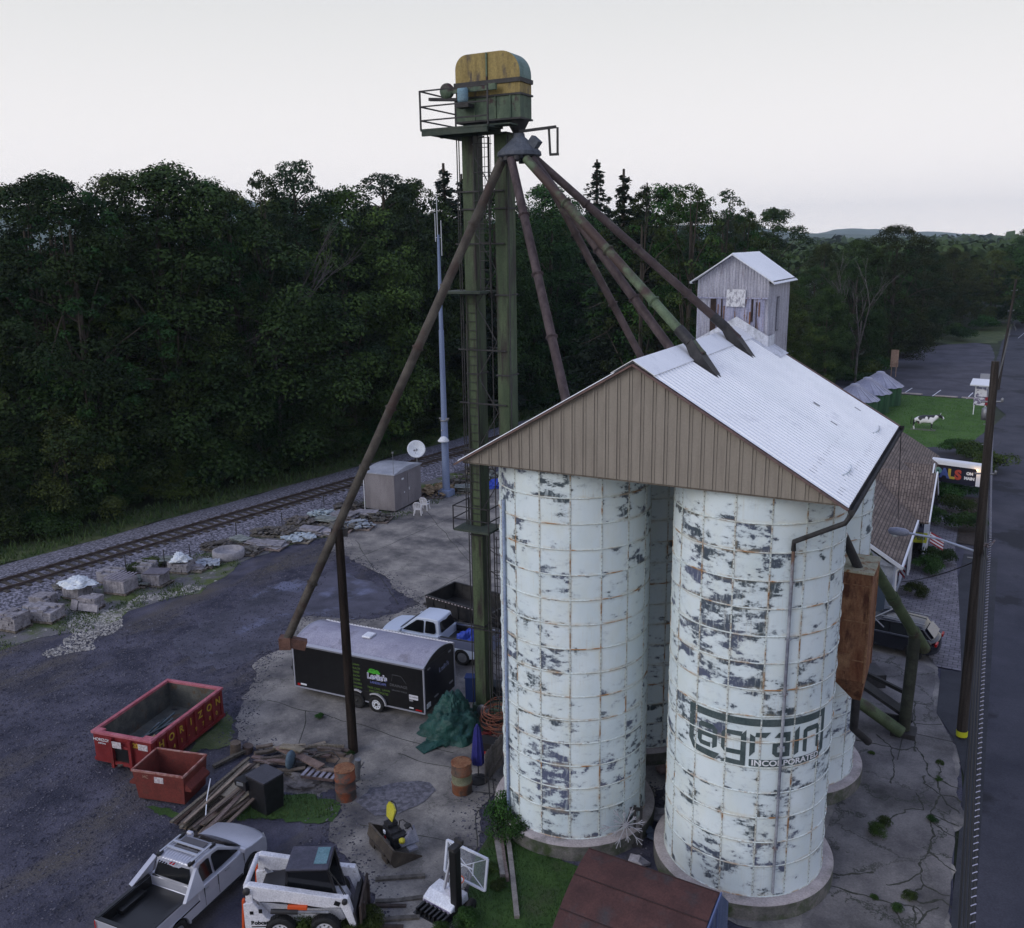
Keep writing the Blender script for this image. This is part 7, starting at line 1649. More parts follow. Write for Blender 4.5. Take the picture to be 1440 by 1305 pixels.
# ---------------- cow statue ----------------
cowm = D.materials.new('holstein_paint'); cowm.use_nodes = True; t_ = cowm.node_tree; b_ = t_.nodes['Principled BSDF']; b_.inputs['Roughness'].default_value = .4
tc = nn(t_, 'ShaderNodeTexCoord'); no = nn(t_, 'ShaderNodeTexNoise'); no.inputs['Scale'].default_value = 1.5; no.inputs['Detail'].default_value = 1.; t_.links.new(tc.outputs['Object'], no.inputs[0])
cr = nn(t_, 'ShaderNodeValToRGB'); cr.color_ramp.elements[0].position = .50; cr.color_ramp.elements[0].color = (.7, .7, .72, 1); cr.color_ramp.elements[1].position = .52; cr.color_ramp.elements[1].color = (.015, .015, .018, 1)
t_.links.new(no.outputs[0], cr.inputs[0]); t_.links.new(cr.outputs[0], b_.inputs['Base Color'])
cowp = at(1300, 605); cow = thing('cow_statue', 'life-size black and white cow statue standing on the front lawn facing the road', 'cow', (cowp.x, cowp.y, .05), R(2))
vs = {'pel': (-.95, 0, 1.2, .34, .38), 'bel': (-.4, 0, 1.1, .40, .46), 'rib': (.1, 0, 1.1, .38, .45), 'sho': (.6, 0, 1.2, .30, .40), 'nk': (1.0, 0, 1.38, .17, .25), 'pol': (1.3, 0, 1.55, .15, .17), 'hd': (1.5, 0, 1.38, .12, .14), 'muz': (1.68, 0, 1.2, .09, .1)}
for s_, sg in (('l', 1), ('r', -1)):
    vs.update({'ht'+s_: (-.98, .2*sg, .95, .17, .2), 'hk'+s_: (-1.08, .22*sg, .52, .07, .08), 'hs'+s_: (-1.0, .22*sg, .12, .055, .055), 'hf'+s_: (-.93, .22*sg, .05, .07, .07),
               'ft'+s_: (.6, .2*sg, .85, .12, .15), 'fk'+s_: (.62, .21*sg, .48, .07, .075), 'fs'+s_: (.6, .21*sg, .12, .05, .05), 'ff'+s_: (.66, .21*sg, .05, .07, .07)})
ed = [('pel', 'bel'), ('bel', 'rib'), ('rib', 'sho'), ('sho', 'nk'), ('nk', 'pol'), ('pol', 'hd'), ('hd', 'muz')]
for s_ in 'lr': ed += [('pel', 'ht'+s_), ('ht'+s_, 'hk'+s_), ('hk'+s_, 'hs'+s_), ('hs'+s_, 'hf'+s_), ('sho', 'ft'+s_), ('ft'+s_, 'fk'+s_), ('fk'+s_, 'fs'+s_), ('fs'+s_, 'ff'+s_)]
keys = list(vs); me = D.meshes.new('body'); me.from_pydata([vs[k][:3] for k in keys], [(keys.index(a), keys.index(c)) for a, c in ed], [])
o = D.objects.new('body', me); C.objects.link(o); o.parent = cow; sk_ = o.modifiers.new('skin', 'SKIN'); sk_.use_smooth_shade = True
for i, k in enumerate(keys): me.skin_vertices[0].data[i].radius = vs[k][3:5]
me.skin_vertices[0].data[0].use_root = True; ss = o.modifiers.new('sub', 'SUBSURF'); ss.levels = 2; ss.render_levels = 2; me.materials.append(cowm)
for sg in (1, -1):
    b = MB(); b.tube([(1.28, sg*.12, 1.62), (1.24, sg*.3, 1.58)], .05, 6, r2=.02); b.build('ear', black_m, cow); b = MB(); b.tube([(1.33, sg*.08, 1.68), (1.38, sg*.15, 1.82)], .03, 6, r2=.008); b.build('horn', trim_m, cow)
b = MB(); b.tube([(-1.25, 0, 1.35), (-1.34, 0, .9), (-1.3, 0, .5)], .03, 6, r2=.05); b.build('tail', black_m, cow)
b = MB(); b.lathe([(0, .55), (.16, .62), (.2, .8)], (-.55, 0, 0), 10); b.build('udder', mat('udder_pink', (.5, .3, .3)), cow)
b = MB()
for y in (-.25, .25): b.box((-.15, y, .0), (2.4, .12, .06))
b.build('base_rail', mat('rail_grey', (.14, .14, .14)), cow)
# ---------------- three bins with conical roofs ----------------
bg_m = mat('bin_green', (.015, .055, .025), (.04, .11, .05), sc=1., st=(2, 2, .4)); bg_roof = mat('bin_roof_grey', (.26, .27, .36), (.36, .37, .46), sc=.8, rough=.45)
def fbin(label, x, y, r, ze, za):
    t = thing('grain_bin', label, 'grain bin', (x, y, 0), 0, 'small grain bins with conical roofs by the lawn')
    b = MB(); n = 28; b.lathe([(r, 0), (r, ze)], n=n)
    b.build('wall', bg_m, t)
    b = MB()
    for k_ in range(n):
        a0_, a1_ = 2*PI*k_/n, 2*PI*(k_+1)/n; dz = .06 if k_ % 2 else 0
        b.quad((r*1.08*math.cos(a0_), r*1.08*math.sin(a0_), ze-.1+dz), (r*1.08*math.cos(a1_), r*1.08*math.sin(a1_), ze-.1+dz), (.45*math.cos(a1_), .45*math.sin(a1_), za+dz*.2), (.45*math.cos(a0_), .45*math.sin(a0_), za+dz*.2))
        b.bar((r*1.09*math.cos(a0_), r*1.09*math.sin(a0_), ze-.06), (.45*math.cos(a0_), .45*math.sin(a0_), za+.04), .07, .07)
    b.build('roof', bg_roof, t); b = MB(); b.lathe([(.5, za-.05), (.5, za+.15), (.3, za+.25), (0, za+.27)], n=14); b.build('cap', bg_roof, t)
    b = MB(); b.box((0, -r-.02, 1.1), (.9, .06, 2.0)); b.build('door', steel_grey, t)
fb = at(1240, 562)
fbin('farthest of the three conical roofed bins, fully showing its green wall', -12.4, 113.9, 2.45, 2.25, 3.6)
fbin('middle one of the three conical roofed bins', -13.1, 108.4, 2.45, 2.25, 3.6)
fbin('nearest of the three conical roofed bins, mostly hidden by the white roof', -13.7, 103., 2.45, 2.25, 3.6)
# ---------------- guard rail, wheel stops ----------------
gd = thing('guard_rail', 'grey steel guard rail following the road bend at the top right', 'guard rail', (1, 250, 0))
b = MB(); pts = [(1.2, 30, .8), (6, 40, .8), (15, 50, .8), (30, 60, .8)]
for a, c in zip(pts, pts[1:]): b.bar(a, c, .1, .7)
b.build('rail', mat('guard_white', (.5, .5, .55)), gd)
b = MB()
for a, c in zip(pts, pts[1:]):
    for f_ in (0, .5): q = Vector(a).lerp(Vector(c), f_); b.box((q.x, q.y, .4), (.25, .25, .8))
b.build('post', pole_wood, gd)
g2 = thing('short_guard_rail', 'short curved guard rail between the grass corner and the road', 'guard rail', (1.2, 205, 0))
b = MB(); pts = [(-.4, 30, .7), (.1, 20, .7), (.6, 5, .7)]
for a, c in zip(pts, pts[1:]): b.bar(a, c, .1, .4)
b.build('rail', steel_grey, g2)
for i, (x_, y_) in enumerate(((-9.6, 122.6), (-5.6, 122.), (-2.6, 121.9))):
    b = MB(); b.box((0, 0, .08), (2.6, .2, .16)); o = b.build('wheel_stop', conc_base, bevel=.02); o.location = (x_, y_, .02); tag(o, 'pale concrete wheel stop at the lawn side of the parking lot', 'wheel stop', 'wheel stops in the parking lot')
# mailbox / small things near the road edge
for i, (x_, y_, l) in enumerate(((1386, 700, 'slim white marker post on the road edge beyond the near pole'), (1384, 668, 'white marker post by the foot of the coloured sign'))):
    q = at(x_, y_); b = MB(); b.tube([(0, 0, 0), (0, 0, 1.6)], .04, 6); b.lathe([(0, -.12), (.12, -.05), (.12, .05), (0, .12)], (0, 0, 1.65), 10); o = b.build('marker_post', trim_m); o.location = q; tag(o, l, 'post')
# ---------------- foliage ----------------
def leaf_material(name, c1, c2, rnd=.3):
    m = mat(name, c1, c2, sc=.55, lo=.36, hi=.64, det=10., rough=.75, rnd=rnd, spec=.15); return m
leaf_a = leaf_material('broad_leaf', (.009, .023, .007), (.034, .068, .015), .42)
leaf_a2 = leaf_material('light_broad_leaf', (.014, .032, .008), (.050, .088, .018), .38)
leaf_b = leaf_material('pine_needle', (.012, .026, .012), (.030, .052, .022), .25)
leaf_c = leaf_material('spruce_needle', (.010, .021, .013), (.024, .040, .022), .2)
leaf_s = leaf_material('shrub_leaf', (.016, .036, .009), (.045, .088, .018), .35)
bark_m = mat('bark', (.035, .028, .022), (.075, .062, .05), sc=3., st=(3, 3, .6), rough=.95)
deadbark = mat('dead_bark', (.06, .055, .055), (.11, .10, .10), sc=3.)
def leaves_mesh(name, cen, nrm, size, m, aspect=.62):
    """many rhombus leaf sprays: centres, facing directions, sizes"""
    n = len(cen); nrm = nrm/np.linalg.norm(nrm, axis=1, keepdims=True)
    a = rng.normal(size=(n, 3)); t = np.cross(nrm, a); t /= np.linalg.norm(t, axis=1, keepdims=True); b = np.cross(nrm, t)
    s = size[:, None]
    v = np.stack([cen-t*s, cen-b*s*aspect+nrm*s*.15, cen+t*s, cen+b*s*aspect+nrm*s*.15], 1).reshape(-1, 3)
    me = D.meshes.new(name); me.vertices.add(4*n); me.vertices.foreach_set('co', v.ravel().astype(np.float32))
    me.loops.add(4*n); me.loops.foreach_set('vertex_index', np.arange(4*n, dtype=np.int32))
    me.polygons.add(n); me.polygons.foreach_set('loop_start', (np.arange(n)*4).astype(np.int32)); me.polygons.foreach_set('loop_total', np.full(n, 4, dtype=np.int32))
    me.update(calc_edges=True); me.materials.append(m); return me
def puffs(P, Rr, per, leaf, flat=.7, up=.35):
    cs, ns, ss = [], [], []
    for p, r in zip(P, Rr):
        k = int(per*r*r); d = rng.normal(size=(k, 3)); d /= np.linalg.norm(d, axis=1, keepdims=True)
        d[:, 2] = np.where(d[:, 2] < -.35, -d[:, 2], d[:, 2])
        rad = r*(1-.45*rng.random(k)**2.2); q = d*rad[:, None]; q[:, 2] *= flat
        q += rng.normal(size=(k, 3))*.08*r
        cs.append(p+q); nn_ = d+rng.normal(size=(k, 3))*.55; nn_[:, 2] += up; ns.append(nn_); ss.append(leaf*(.6+.7*rng.random(k)))
    return np.concatenate(cs), np.concatenate(ns), np.concatenate(ss)
def trunk_mb(h, r, limbs, m, bend=.4):
    b = MB(); pts = [Vector((bend*noise.noise(Vector((h, z*.15, r*9))), bend*noise.noise(Vector((z*.15, h, r*7))), z)) for z in np.linspace(-.3, h, 7)]
    b.tube(pts, r, 9, 0, True, r2=r*.25)
    for (z, e_) in limbs:
        f_ = max(0, min(.98, z/h)); i = min(5, int(f_*6)); s_ = pts[i].lerp(pts[i+1], f_*6-i); e_ = Vector(e_); mid = s_.lerp(e_, .5)+Vector((0, 0, (e_-s_).length*.08))
        b.tube([s_, mid, e_], r*.38*(1-f_*.5), 6, 0, False, r2=.03)
    return b
TV = {}
def broadleaf(idx, h=20., rx=6., base=.22, n=75, seed=0, leaf=.11, airy=1., mt=0):
    global rng; rng = np.random.default_rng(100+seed)
    P, Q = [], []; nl = n
    lob = rng.random(6)*2*PI
    for i in range(nl):
        f = rng.random()**.75; z = h*(base+(1-base)*f)
        prof = (math.sin(PI*min(1, (f*.8+.2)))**.5) if f > .3 else .82+.18*f/.3
        a = rng.random()*2*PI; k = .62+.4*math.cos(a*2+lob[0])*.4+.25*math.cos(a*3+lob[1])
        rr = rx*prof*(.5+.55*rng.random()**.5)*(0.8+.25*math.cos(a*2+lob[2])+.15*math.cos(3*a+lob[3]+f*3))
        P.append((rr*math.cos(a), rr*math.sin(a), z*.98-.3*(rr/rx)**2)); Q.append(rx*(.15+.15*rng.random())*(1-.35*f)*airy)
    P = np.array(P); Q = np.array(Q)
    c, nn_, s = puffs(P, Q, (235 if airy > .6 else 300)*(.11/leaf)**1.4, leaf, flat=.78)
    me = leaves_mesh('crown', c, nn_, s, [leaf_a, leaf_a2][mt])
    tb_ = trunk_mb(h*.86, .34, [(h*(.15+.6*rng.random()), tuple(P[i])) for i in rng.choice(nl, 14, replace=False)], bark_m)
    return h, me, tb_
def pine(idx, h=22., rx=5.4, n=95, seed=0):
    global rng; rng = np.random.default_rng(300+seed); P, Q, L = [], [], []
    for i in range(n):
        f = (i+.5)/n; z = h*(.28+.72*f); prof = (1-f)**.55*.9+.12; a = i*2.4+rng.random(); rr = rx*prof*(.35+.75*rng.random())
        P.append((rr*math.cos(a), rr*math.sin(a), z+.25*rr/rx)); Q.append(rx*(.12+.14*rng.random())*(.6+.5*prof))
    P = np.array(P); Q = np.array(Q); c, nn_, s = puffs(P, Q, 260, .11, flat=.55, up=.5)
    return h, leaves_mesh('crown', c, nn_, s, leaf_b), trunk_mb(h*.97, .3, [(P[i][2]-.9, tuple(P[i])) for i in range(0, n, 2)], bark_m, .2)
def spruce(idx, h=21., rx=4.3, seed=0):
    global rng; rng = np.random.default_rng(400+seed); cs, ns, ss, L = [], [], [], []
    z = h*.12
    while z < h*.985:
        f = z/h; r = rx*(1-f)**.85+.12; nb = 9 if f < .8 else 6; a0_ = rng.random()*6
        for k in range(nb):
            a = a0_+2*PI*k/nb+rng.normal()*.2; rr = r*(.45+.65*rng.random()); m_ = int(34*rr+7)
            t_ = rng.random(m_)**.7; d = np.array([math.cos(a), math.sin(a), 0]); side = np.array([-math.sin(a), math.cos(a), 0])
            q = d*(t_*rr)[:, None]+side*(rng.normal(size=m_)*.16*rr*(1.1-t_))[:, None]; q[:, 2] += z+rng.normal()*.16-t_**1.3*rr*(.2+.25*rng.random())-np.abs(rng.normal(size=m_))*.2
            cs.append(q); nv = rng.normal(size=(m_, 3))*.6; nv[:, 2] += .8; ns.append(nv); ss.append(.13*(.6+.6*rng.random(m_)))
            if k % 2 == 0: L.append((z, tuple(d*rr*.9+np.array([0, 0, z-.25*rr]))))
        z += h*.019+.16*rng.random()
    return h, leaves_mesh('crown', np.concatenate(cs), np.concatenate(ns), np.concatenate(ss), leaf_c), trunk_mb(h, .24, L[::3], bark_m, .05)
def make_tree(tpl, name, label, cat, loc, H_, wide=1., rz=0., group='trees of the wood beyond the track', ltmat=None):
    h, me, tb_ = tpl[:3]
    if len(tpl) < 4: tpl.append(None)
    root = thing(name, label, cat, loc, rz, group); s = H_/h; root.scale = (s*wide, s*wide, s)
    if tpl[3] is None:
        o = tb_.build('trunk', bark_m); tpl[3] = o.data; D.objects.remove(o)
    o = D.objects.new('crown', me); C.objects.link(o); o.parent = root
    o = D.objects.new('trunk', tpl[3]); C.objects.link(o); o.parent = root
    return root
LOWT = [list(broadleaf(20+i, 9, 4.2, .0, 80, seed=40+i, leaf=.10)) for i in range(3)]
BL = [list(broadleaf(i, 20, rx, base, n, seed=i, airy=ai, leaf=lf, mt=mt)) for i, (rx, base, n, ai, lf, mt) in enumerate(((6.2, .04, 120, 1., .10, 0), (7.2, .06, 130, 1., .13, 1), (5.6, .02, 105, 1., .09, 0), (6.6, .06, 140, .85, .11, 1), (6., .03, 150, .8, .08, 0), (7.6, .05, 150, .95, .12, 0), (6.4, .03, 120, 1.05, .15, 1)))]
AIR = [list(broadleaf(30+i, 21, 5.2, .25, 105, seed=60+i, airy=.55)) for i in range(2)]
PN = [list(pine(i, seed=i)) for i in range(2)]; SPR = [list(spruce(i, seed=i)) for i in range(2)]
# skyline of the photograph, as heights the tree tops reach
SKY = [(-100, 290), (0, 285), (30, 262), (90, 250), (130, 268), (170, 262), (200, 248), (262, 240), (300, 250), (335, 272), (360, 265), (470, 300), (500, 272), (540, 252), (600, 258), (640, 280), (700, 275), (760, 262), (800, 260), (830, 275), (900, 262), (960, 260), (1000, 268), (1035, 285), (1050, 312), (1085, 300), (1110, 333), (1160, 342), (1210, 338), (1245, 325), (1275, 325), (1290, 350), (1340, 352), (1380, 352), (1415, 345), (1440, 322), (1500, 315)]
def sky_y(x):
    for (a, b_), (c, d) in zip(SKY, SKY[1:]):
        if a <= x < c: return b_+(d-b_)*(x-a)/(c-a)
    return 300
tr = random.Random(99); placed = []
kinds = {'a': ['airy open crowned tree'], 'b': ['broad green leafy tree', 'spreading leafy tree', 'dense rounded leafy tree'], 'p': ['dark feathery pine tree'], 's': ['narrow dark spruce tree']}
def where(x, dd):
    a = 'far left' if x < 160 else 'left' if x < 420 else 'middle' if x < 760 else 'right of the tower' if x < 1040 else 'right' if x < 1300 else 'far right'
    return a
def zone_label(kind, x, row):
    w = {'far left': 'at the far left of the wood', 'left': 'in the left part of the wood', 'middle': 'behind the elevator tower', 'right of the tower': 'between the tower and the headhouse', 'right': 'behind the white headhouse and parking lot', 'far right': 'near the road bend at the far right'}[where(x, 0)]
    rws = ['in the front row', 'in the second row', 'deep in the wood', 'in the farthest rows'][min(3, row)]
    return f'{kind} {rws} {w}'
def in_clear(x, y): return -124 < x < -80 and 54+.9*(x+100)*0 < y-(-(x+100)*0) < 92 and y > 52+(x+84)*-.55 and y < 84+(x+84)*-.72
def plant(x, y, kind, H_=None, row=0, force=False, wide=None, top=None):
    for _ in range(40):
        if RX(y)-10.5 < x < RX(y)+7: x *= 1.03; y *= 1.03
    q = px((x, y, 10))
    if q[0] < -90 or q[0] > 1530: return
    for (a, b_) in placed:
        if (a-x)**2+(b_-y)**2 < (4.2 if row < 2 else 6.)**2 and not force: return
    if top: H_ = atD(q[0], top, (x, y)).z
    d = math.hypot(x, y); sy = sky_y(q[0]); P_ = atD(q[0], sy, (x, y)); zmax = P_.z
    if H_ is None:
        H_ = min(tr.uniform(.80, 1.0)*zmax, tr.uniform(19, 26) if q[0] < 1090 else tr.uniform(15, 21))
        if kind == 's': H_ = min(H_*1.05, zmax)
    H_ = max(7, H_); placed.append((x, y))
    tp = {'b': BL, 'p': PN, 's': SPR, 'a': AIR}[kind]; tp = tp[tr.randrange(len(tp))]
    nm = {'b': 'leafy_tree', 'p': 'pine_tree', 's': 'spruce_tree', 'a': 'leafy_tree'}[kind]
    make_tree(tp, nm, zone_label(tr.choice(kinds[kind]), q[0], row), 'tree', (x, y, -.1), H_, wide or tr.uniform(.85, 1.2), tr.uniform(0, 6.28))
# hero trees that shape the skyline
for (x_, D_, kd, top, wd) in ((838, 95, 's', 223, 1.5), (874, 92, 's', 236, 1.6), (905, 100, 's', 256, 1.4), (632, 92, 's', 228, 1.8), (655, 96, 's', 243, 1.4), (548, 84, 'p', 248, 1.25), (430, 78, 'p', 232, 1.0), (268, 76, 'b', 238, 1.1), (205, 80, 'b', 247, 1.), (90, 76, 'b', 249, 1.1), (40, 84, 'b', 262, 1.),
                         (310, 84, 'b', 252, 1.), (150, 80, 'b', 352, 1.2), (225, 79, 'b', 362, 1.1), (30, 82, 'b', 340, 1.1), (965, 88, 'a', 256, 1.), (1010, 92, 'a', 264, .9), (120, 74, 'a', 252, 1.), (385, 80, 'a', 236, .7), (595, 80, 'a', 250, .8), (240, 74, 'a', 238, .9), (1040, 96, 'a', 290, .8), (340, 78, 'a', 262, .9), (60, 76, 'a', 255, 1.), (900, 86, 'a', 258, .8), (1078, 150, 'b', 294, 1.), (775, 84, 'b', 262, 1.), (925, 92, 'b', 262, .9), (700, 90, 'b', 270, 1.), (588, 82, 'b', 262, .9), (490, 82, 'b', 272, 1.), (345, 88, 'b', 272, .9),
                         (1250, 150, 'b', 318, 1.1), (1200, 145, 'b', 338, 1.), (1150, 148, 'b', 342, 1.), (1432, 235, 'b', 318, 1.2), (1462, 225, 'b', 310, 1.2), (1385, 225, 'b', 352, 1.), (1330, 215, 'b', 350, 1.), (1290, 185, 'b', 352, 1.)):
    d = ray(x_, 500); k_ = D_/math.hypot(d.x, d.y); X, Y = d.x*k_, d.y*k_; P_ = atD(x_, top, (X, Y)); plant(X, Y, kd, P_.z, 0 if D_ < 100 else 1, True, wd, top)
for (off, st) in ((10.8, 3.2), (15., 4.4)):
    Y = 21.
    while Y < 118:
        X, yy = RX(Y)-off-tr.uniform(-1.2, 1.2), Y+tr.uniform(-1.5, 1.5); q = px((X, yy, 3))
        if -80 < q[0] < 1100 and not in_clear(X, yy): make_tree(LOWT[tr.randrange(3)], 'understory_tree', zone_label('low bushy young tree', q[0], 0), 'tree', (X, yy, -.1), tr.uniform(4.5, 8.5) if off < 12 else tr.uniform(8, 14), tr.uniform(.9, 1.3), tr.uniform(0, 6), 'young trees filling the wood edge')
        Y += st
# front belt along the track, then deeper rows
for row in range(9):
    off = 11.5+row*7.; Y = 20.
    while Y < 190:
        X = RX(Y)-off-tr.uniform(-2.2, 2.2); yy = Y+tr.uniform(-2, 2)
        if not in_clear(X, yy):
            kd = 'b' if tr.random() < .74 else ('p' if tr.random() < .6 else 's'); plant(X, yy, kd, None if row > 0 else tr.uniform(9, 17), 0 if row < 2 else 1 if row < 4 else 2)
        Y += 7.5+row*.9
# wood on this side of the track, behind the silos and the bins
for Y in np.arange(96, 330, 9.5):
    X = RX(Y)+9
    lim = (-17 if Y < 184 else -7+(Y-184)*.03) if Y > 122 else -20
    if Y > 232: lim = 2
    while X < lim:
        xx, yy = X+tr.uniform(-2.5, 2.5), Y+tr.uniform(-3, 3)
        if len(placed) < 285 and not (240 < yy < 300 and xx > -2): plant(xx, yy, 'b' if tr.random() < .85 else 'p', None if Y > 125 else tr.uniform(10, 17), 0 if Y < 120 else 1 if Y < 160 else 2)
        X += 8.5 if Y < 170 else 12.
# bare tree and bare snag
def bare_tree(label, p, H_, seed, w=1.):
    rr = random.Random(seed); t = thing('bare_tree', label, 'tree', (p[0], p[1], 0), 0); b = MB()
    def grow(s_, d, L_, r_, lv):
        e_ = s_+d*L_; b.tube([s_, s_.lerp(e_, .5)+Vector((rr.uniform(-.1, .1), rr.uniform(-.1, .1), 0))*L_*.3, e_], r_, 5, 0, False, r2=r_*.6)
        if lv == 0: return
        for k_ in range(3 if lv > 1 else 4):
            nd = (d+Vector((rr.uniform(-1, 1), rr.uniform(-1, 1), rr.uniform(-.1, .6)))*w*.8).normalized(); grow(s_.lerp(e_, rr.uniform(.45, 1.)), nd, L_*rr.uniform(.5, .75), r_*.55, lv-1)
    grow(Vector((0, 0, 0)), Vector((.03, 0, 1)), H_*.45, .18, 4); b.build('branches', deadbark, t); return t
d = ray(352, 500); k_ = 79/math.hypot(d.x, d.y); bare_tree('pale leafless tree standing out in front of the dark left wood', (d.x*k_, d.y*k_), 15.5, 3)
d = ray(383, 500); k_ = 80/math.hypot(d.x, d.y); bare_tree('thin sparse tree top against the sky left of the tall pine', (d.x*k_, d.y*k_), 24, 5, .7)
d = ray(1205, 500); k_ = 128/math.hypot(d.x, d.y); bare_tree('grey leafless tree rising above the right wood', (d.x*k_, d.y*k_), 19, 8, .8)
# undergrowth shrubs
def shrub_tpl(seed, n=18, leaf=.05, m=leaf_s):
    global rng; rng = np.random.default_rng(seed); P, Q = [], []
    for i in range(n): a = rng.random()*6.28; r = rng.random()**.5*.8; P.append((r*math.cos(a), r*math.sin(a), .35+.75*rng.random()*(1-r*.5))); Q.append(.3+.22*rng.random())
    c, nn_, s = puffs(np.array(P), np.array(Q), 1300, leaf); return leaves_mesh('foliage', c, nn_, s, m)
SH = [shrub_tpl(900+i) for i in range(4)]
def shrub(label, x, y, s=1., sz=None, group=None, name='shrub', cat='shrub', z=0.):
    o = D.objects.new(name, SH[tr.randrange(4)]); C.objects.link(o); o.location = (x, y, z); o.rotation_euler.z = tr.uniform(0, 6); o.scale = (s, s, sz or s); return tag(o, label, cat, group)
Y = 22.
while Y < 100:
    for off in (9.2, 11.5):
        x_, y_ = RX(Y)-off-tr.uniform(-1, 1.5), Y+tr.uniform(-1.2, 1.2); q = px((x_, y_, 0))
        if -60 < q[0] < 1000: shrub('leafy undergrowth bush at the wood edge beyond the track', x_, y_, tr.uniform(1.3, 2.6), tr.uniform(1.2, 2.4), 'undergrowth bushes along the track')
    Y += 3.2
for i in range(26):
    Y = tr.uniform(126, 188); x_ = -17.5-tr.uniform(-1.5, 3)+(Y-126)*.06; shrub('leafy bush at the wood edge round the parking lot', x_, Y, tr.uniform(1.5, 2.8), tr.uniform(1.3, 2.5), 'bushes round the parking lot')
for x_, y_, s_ in ((-7, 191, 2.4), (-4, 214, 2.8), (-9, 196, 2.5), (-2, 236, 3.)): shrub('leafy bush behind the grass corner by the road', x_, y_, s_, s_, 'bushes by the grass corner')
# cedar at the silo foot
for i, (x_, y_, l, s_, sz_) in enumerate(((710, 1150, 'taller dark green cedar bush against the left silo', .62, 1.05), (716, 1166, 'shorter cedar bush spreading at the left silo foot', .72, .7))):
    q = at(x_, y_+10); o = shrub(l, q.x, q.y, s_, sz_, None, 'cedar_bush', 'bush')
# shop garden
for i, (x_, y_, s_, l) in enumerate(((1322, 793, .9, 'rounded flowering bush in the shop corner bed'), (1305, 805, .8, 'left bush in the shop corner bed'), (1288, 838, .6, 'small dark bush by the shop wall and car'), (1308, 735, .9, 'green bush tucked between shop gables'), (1330, 705, 1.2, 'bright green bush under the coloured sign'), (1348, 722, 1.1, 'dark rose bush beside the walk'), (1356, 745, 1.1, 'dark bush with pale flowers near the pole'), (1352, 698, 1.3, 'tall dark bush right under the coloured sign'), (1368, 650, 1.5, 'spiky green bush behind the coloured sign'), (1392, 665, 1.6, 'spiky green bush on the road side of the coloured sign'), (1345, 640, 1.2, 'light green bush left behind the coloured sign'))):
    q = at(x_, y_); shrub(l, q.x, q.y, s_*1.1, s_, None)
# foreground weeds at the bottom edge
for i, (x_, y_, s_, l) in enumerate(((420, 1312, .55, 'weed clump in front of the loader rear wheel'), (455, 1316, .55, 'weed clump between the loader wheels'), (520, 1302, .5, 'weed clump at the loader forks'), (498, 1310, .5, 'weed clump in front of the loader front wheel'), (655, 1300, .4, 'weed clump beside the hoop base'), (620, 1318, .35, 'low weeds at the bottom edge below the hoop'), (700, 1250, .25, 'small weed tuft by the lying timbers'), (1232, 1175, .32, 'bright weed tuft growing from the cracked apron'), (1244, 1160, .25, 'smaller weed tuft by the larger one on the apron'), (491, 1066, .25, 'weeds at the foot of the support pole'), (450, 1010, .2, 'tiny weed tuft on the concrete before the trailer'), (210, 800, .7, 'weedy bush between track and stone pallets'), (190, 806, .6, 'small weedy bush beside the cobble cubes'), (688, 1228, .3, 'weeds along the left timber'), (1322, 1075, .14, 'weeds in the apron crack nearest the road'), (1320, 1098, .13, 'weeds at the crossing of the apron cracks'), (1311, 1156, .18, 'weeds spreading in the middle apron crack'), (1278, 1264, .22, 'weeds filling the lower apron crack'), (1262, 1280, .18, 'weeds at the lowest apron crack'), (1229, 1264, .12, 'tiny weed tuft near the silo base on the apron'), (1225, 1061, .13, 'tiny weed tuft beyond the rear right silo base'))):
    q = at(x_, y_); shrub(l, q.x, q.y, s_, s_, None, 'weed_clump', 'weeds')
# grass blades: verge, lawns and patches, one mass
def inside(poly, X, Y):
    r = np.zeros(len(X), bool); n = len(poly)
    for i in range(n):
        x0, y0 = poly[i]; x1, y1 = poly[(i+1) % n]; c = ((y0 > Y) != (y1 > Y)) & (X < (x1-x0)*(Y-y0)/((y1-y0) if y1 != y0 else 1e-9)+x0); r ^= c
    return r
def blades(name, poly, dens, h, w, m, label=None, mask=None, z0=.03):
    global rng; rng = np.random.default_rng(len(name)+int(dens)); p = np.array(poly); lo, hi = p.min(0), p.max(0); n = int((hi-lo).prod()*dens); X = rng.random(n)*(hi[0]-lo[0])+lo[0]; Y_ = rng.random(n)*(hi[1]-lo[1])+lo[1]
    k = inside(poly, X, Y_); X, Y_ = X[k], Y_[k]
    if mask is not None: k = np.array([noise.noise(Vector((a*mask, b_*mask, 7)))*.6+.5*noise.noise(Vector((a*mask*3, b_*mask*3, 2))) > .0 for a, b_ in zip(X, Y_)]); X, Y_ = X[k], Y_[k]
    n = len(X); a = rng.random(n)*6.28; hh_ = h*(.5+rng.random(n)); dx, dy = np.cos(a)*w, np.sin(a)*w; lx, ly = rng.normal(size=n)*h*.4, rng.normal(size=n)*h*.4
    v = np.stack([np.stack([X-dx, Y_-dy, np.full(n, z0)], 1), np.stack([X+dx, Y_+dy, np.full(n, z0)], 1), np.stack([X+lx, Y_+ly, z0+hh_], 1)], 1).reshape(-1, 3)
    me = D.meshes.new(name); me.vertices.add(3*n); me.vertices.foreach_set('co', v.ravel().astype(np.float32)); me.loops.add(3*n); me.loops.foreach_set('vertex_index', np.arange(3*n, dtype=np.int32)); me.polygons.add(n)
    me.polygons.foreach_set('loop_start', (np.arange(n)*3).astype(np.int32)); me.polygons.foreach_set('loop_total', np.full(n, 3, dtype=np.int32)); me.update(calc_edges=True); me.materials.append(m)
    o = D.objects.new(name, me); C.objects.link(o); o['kind'] = 'stuff'; o['label'] = label; o['category'] = 'grass'; return o
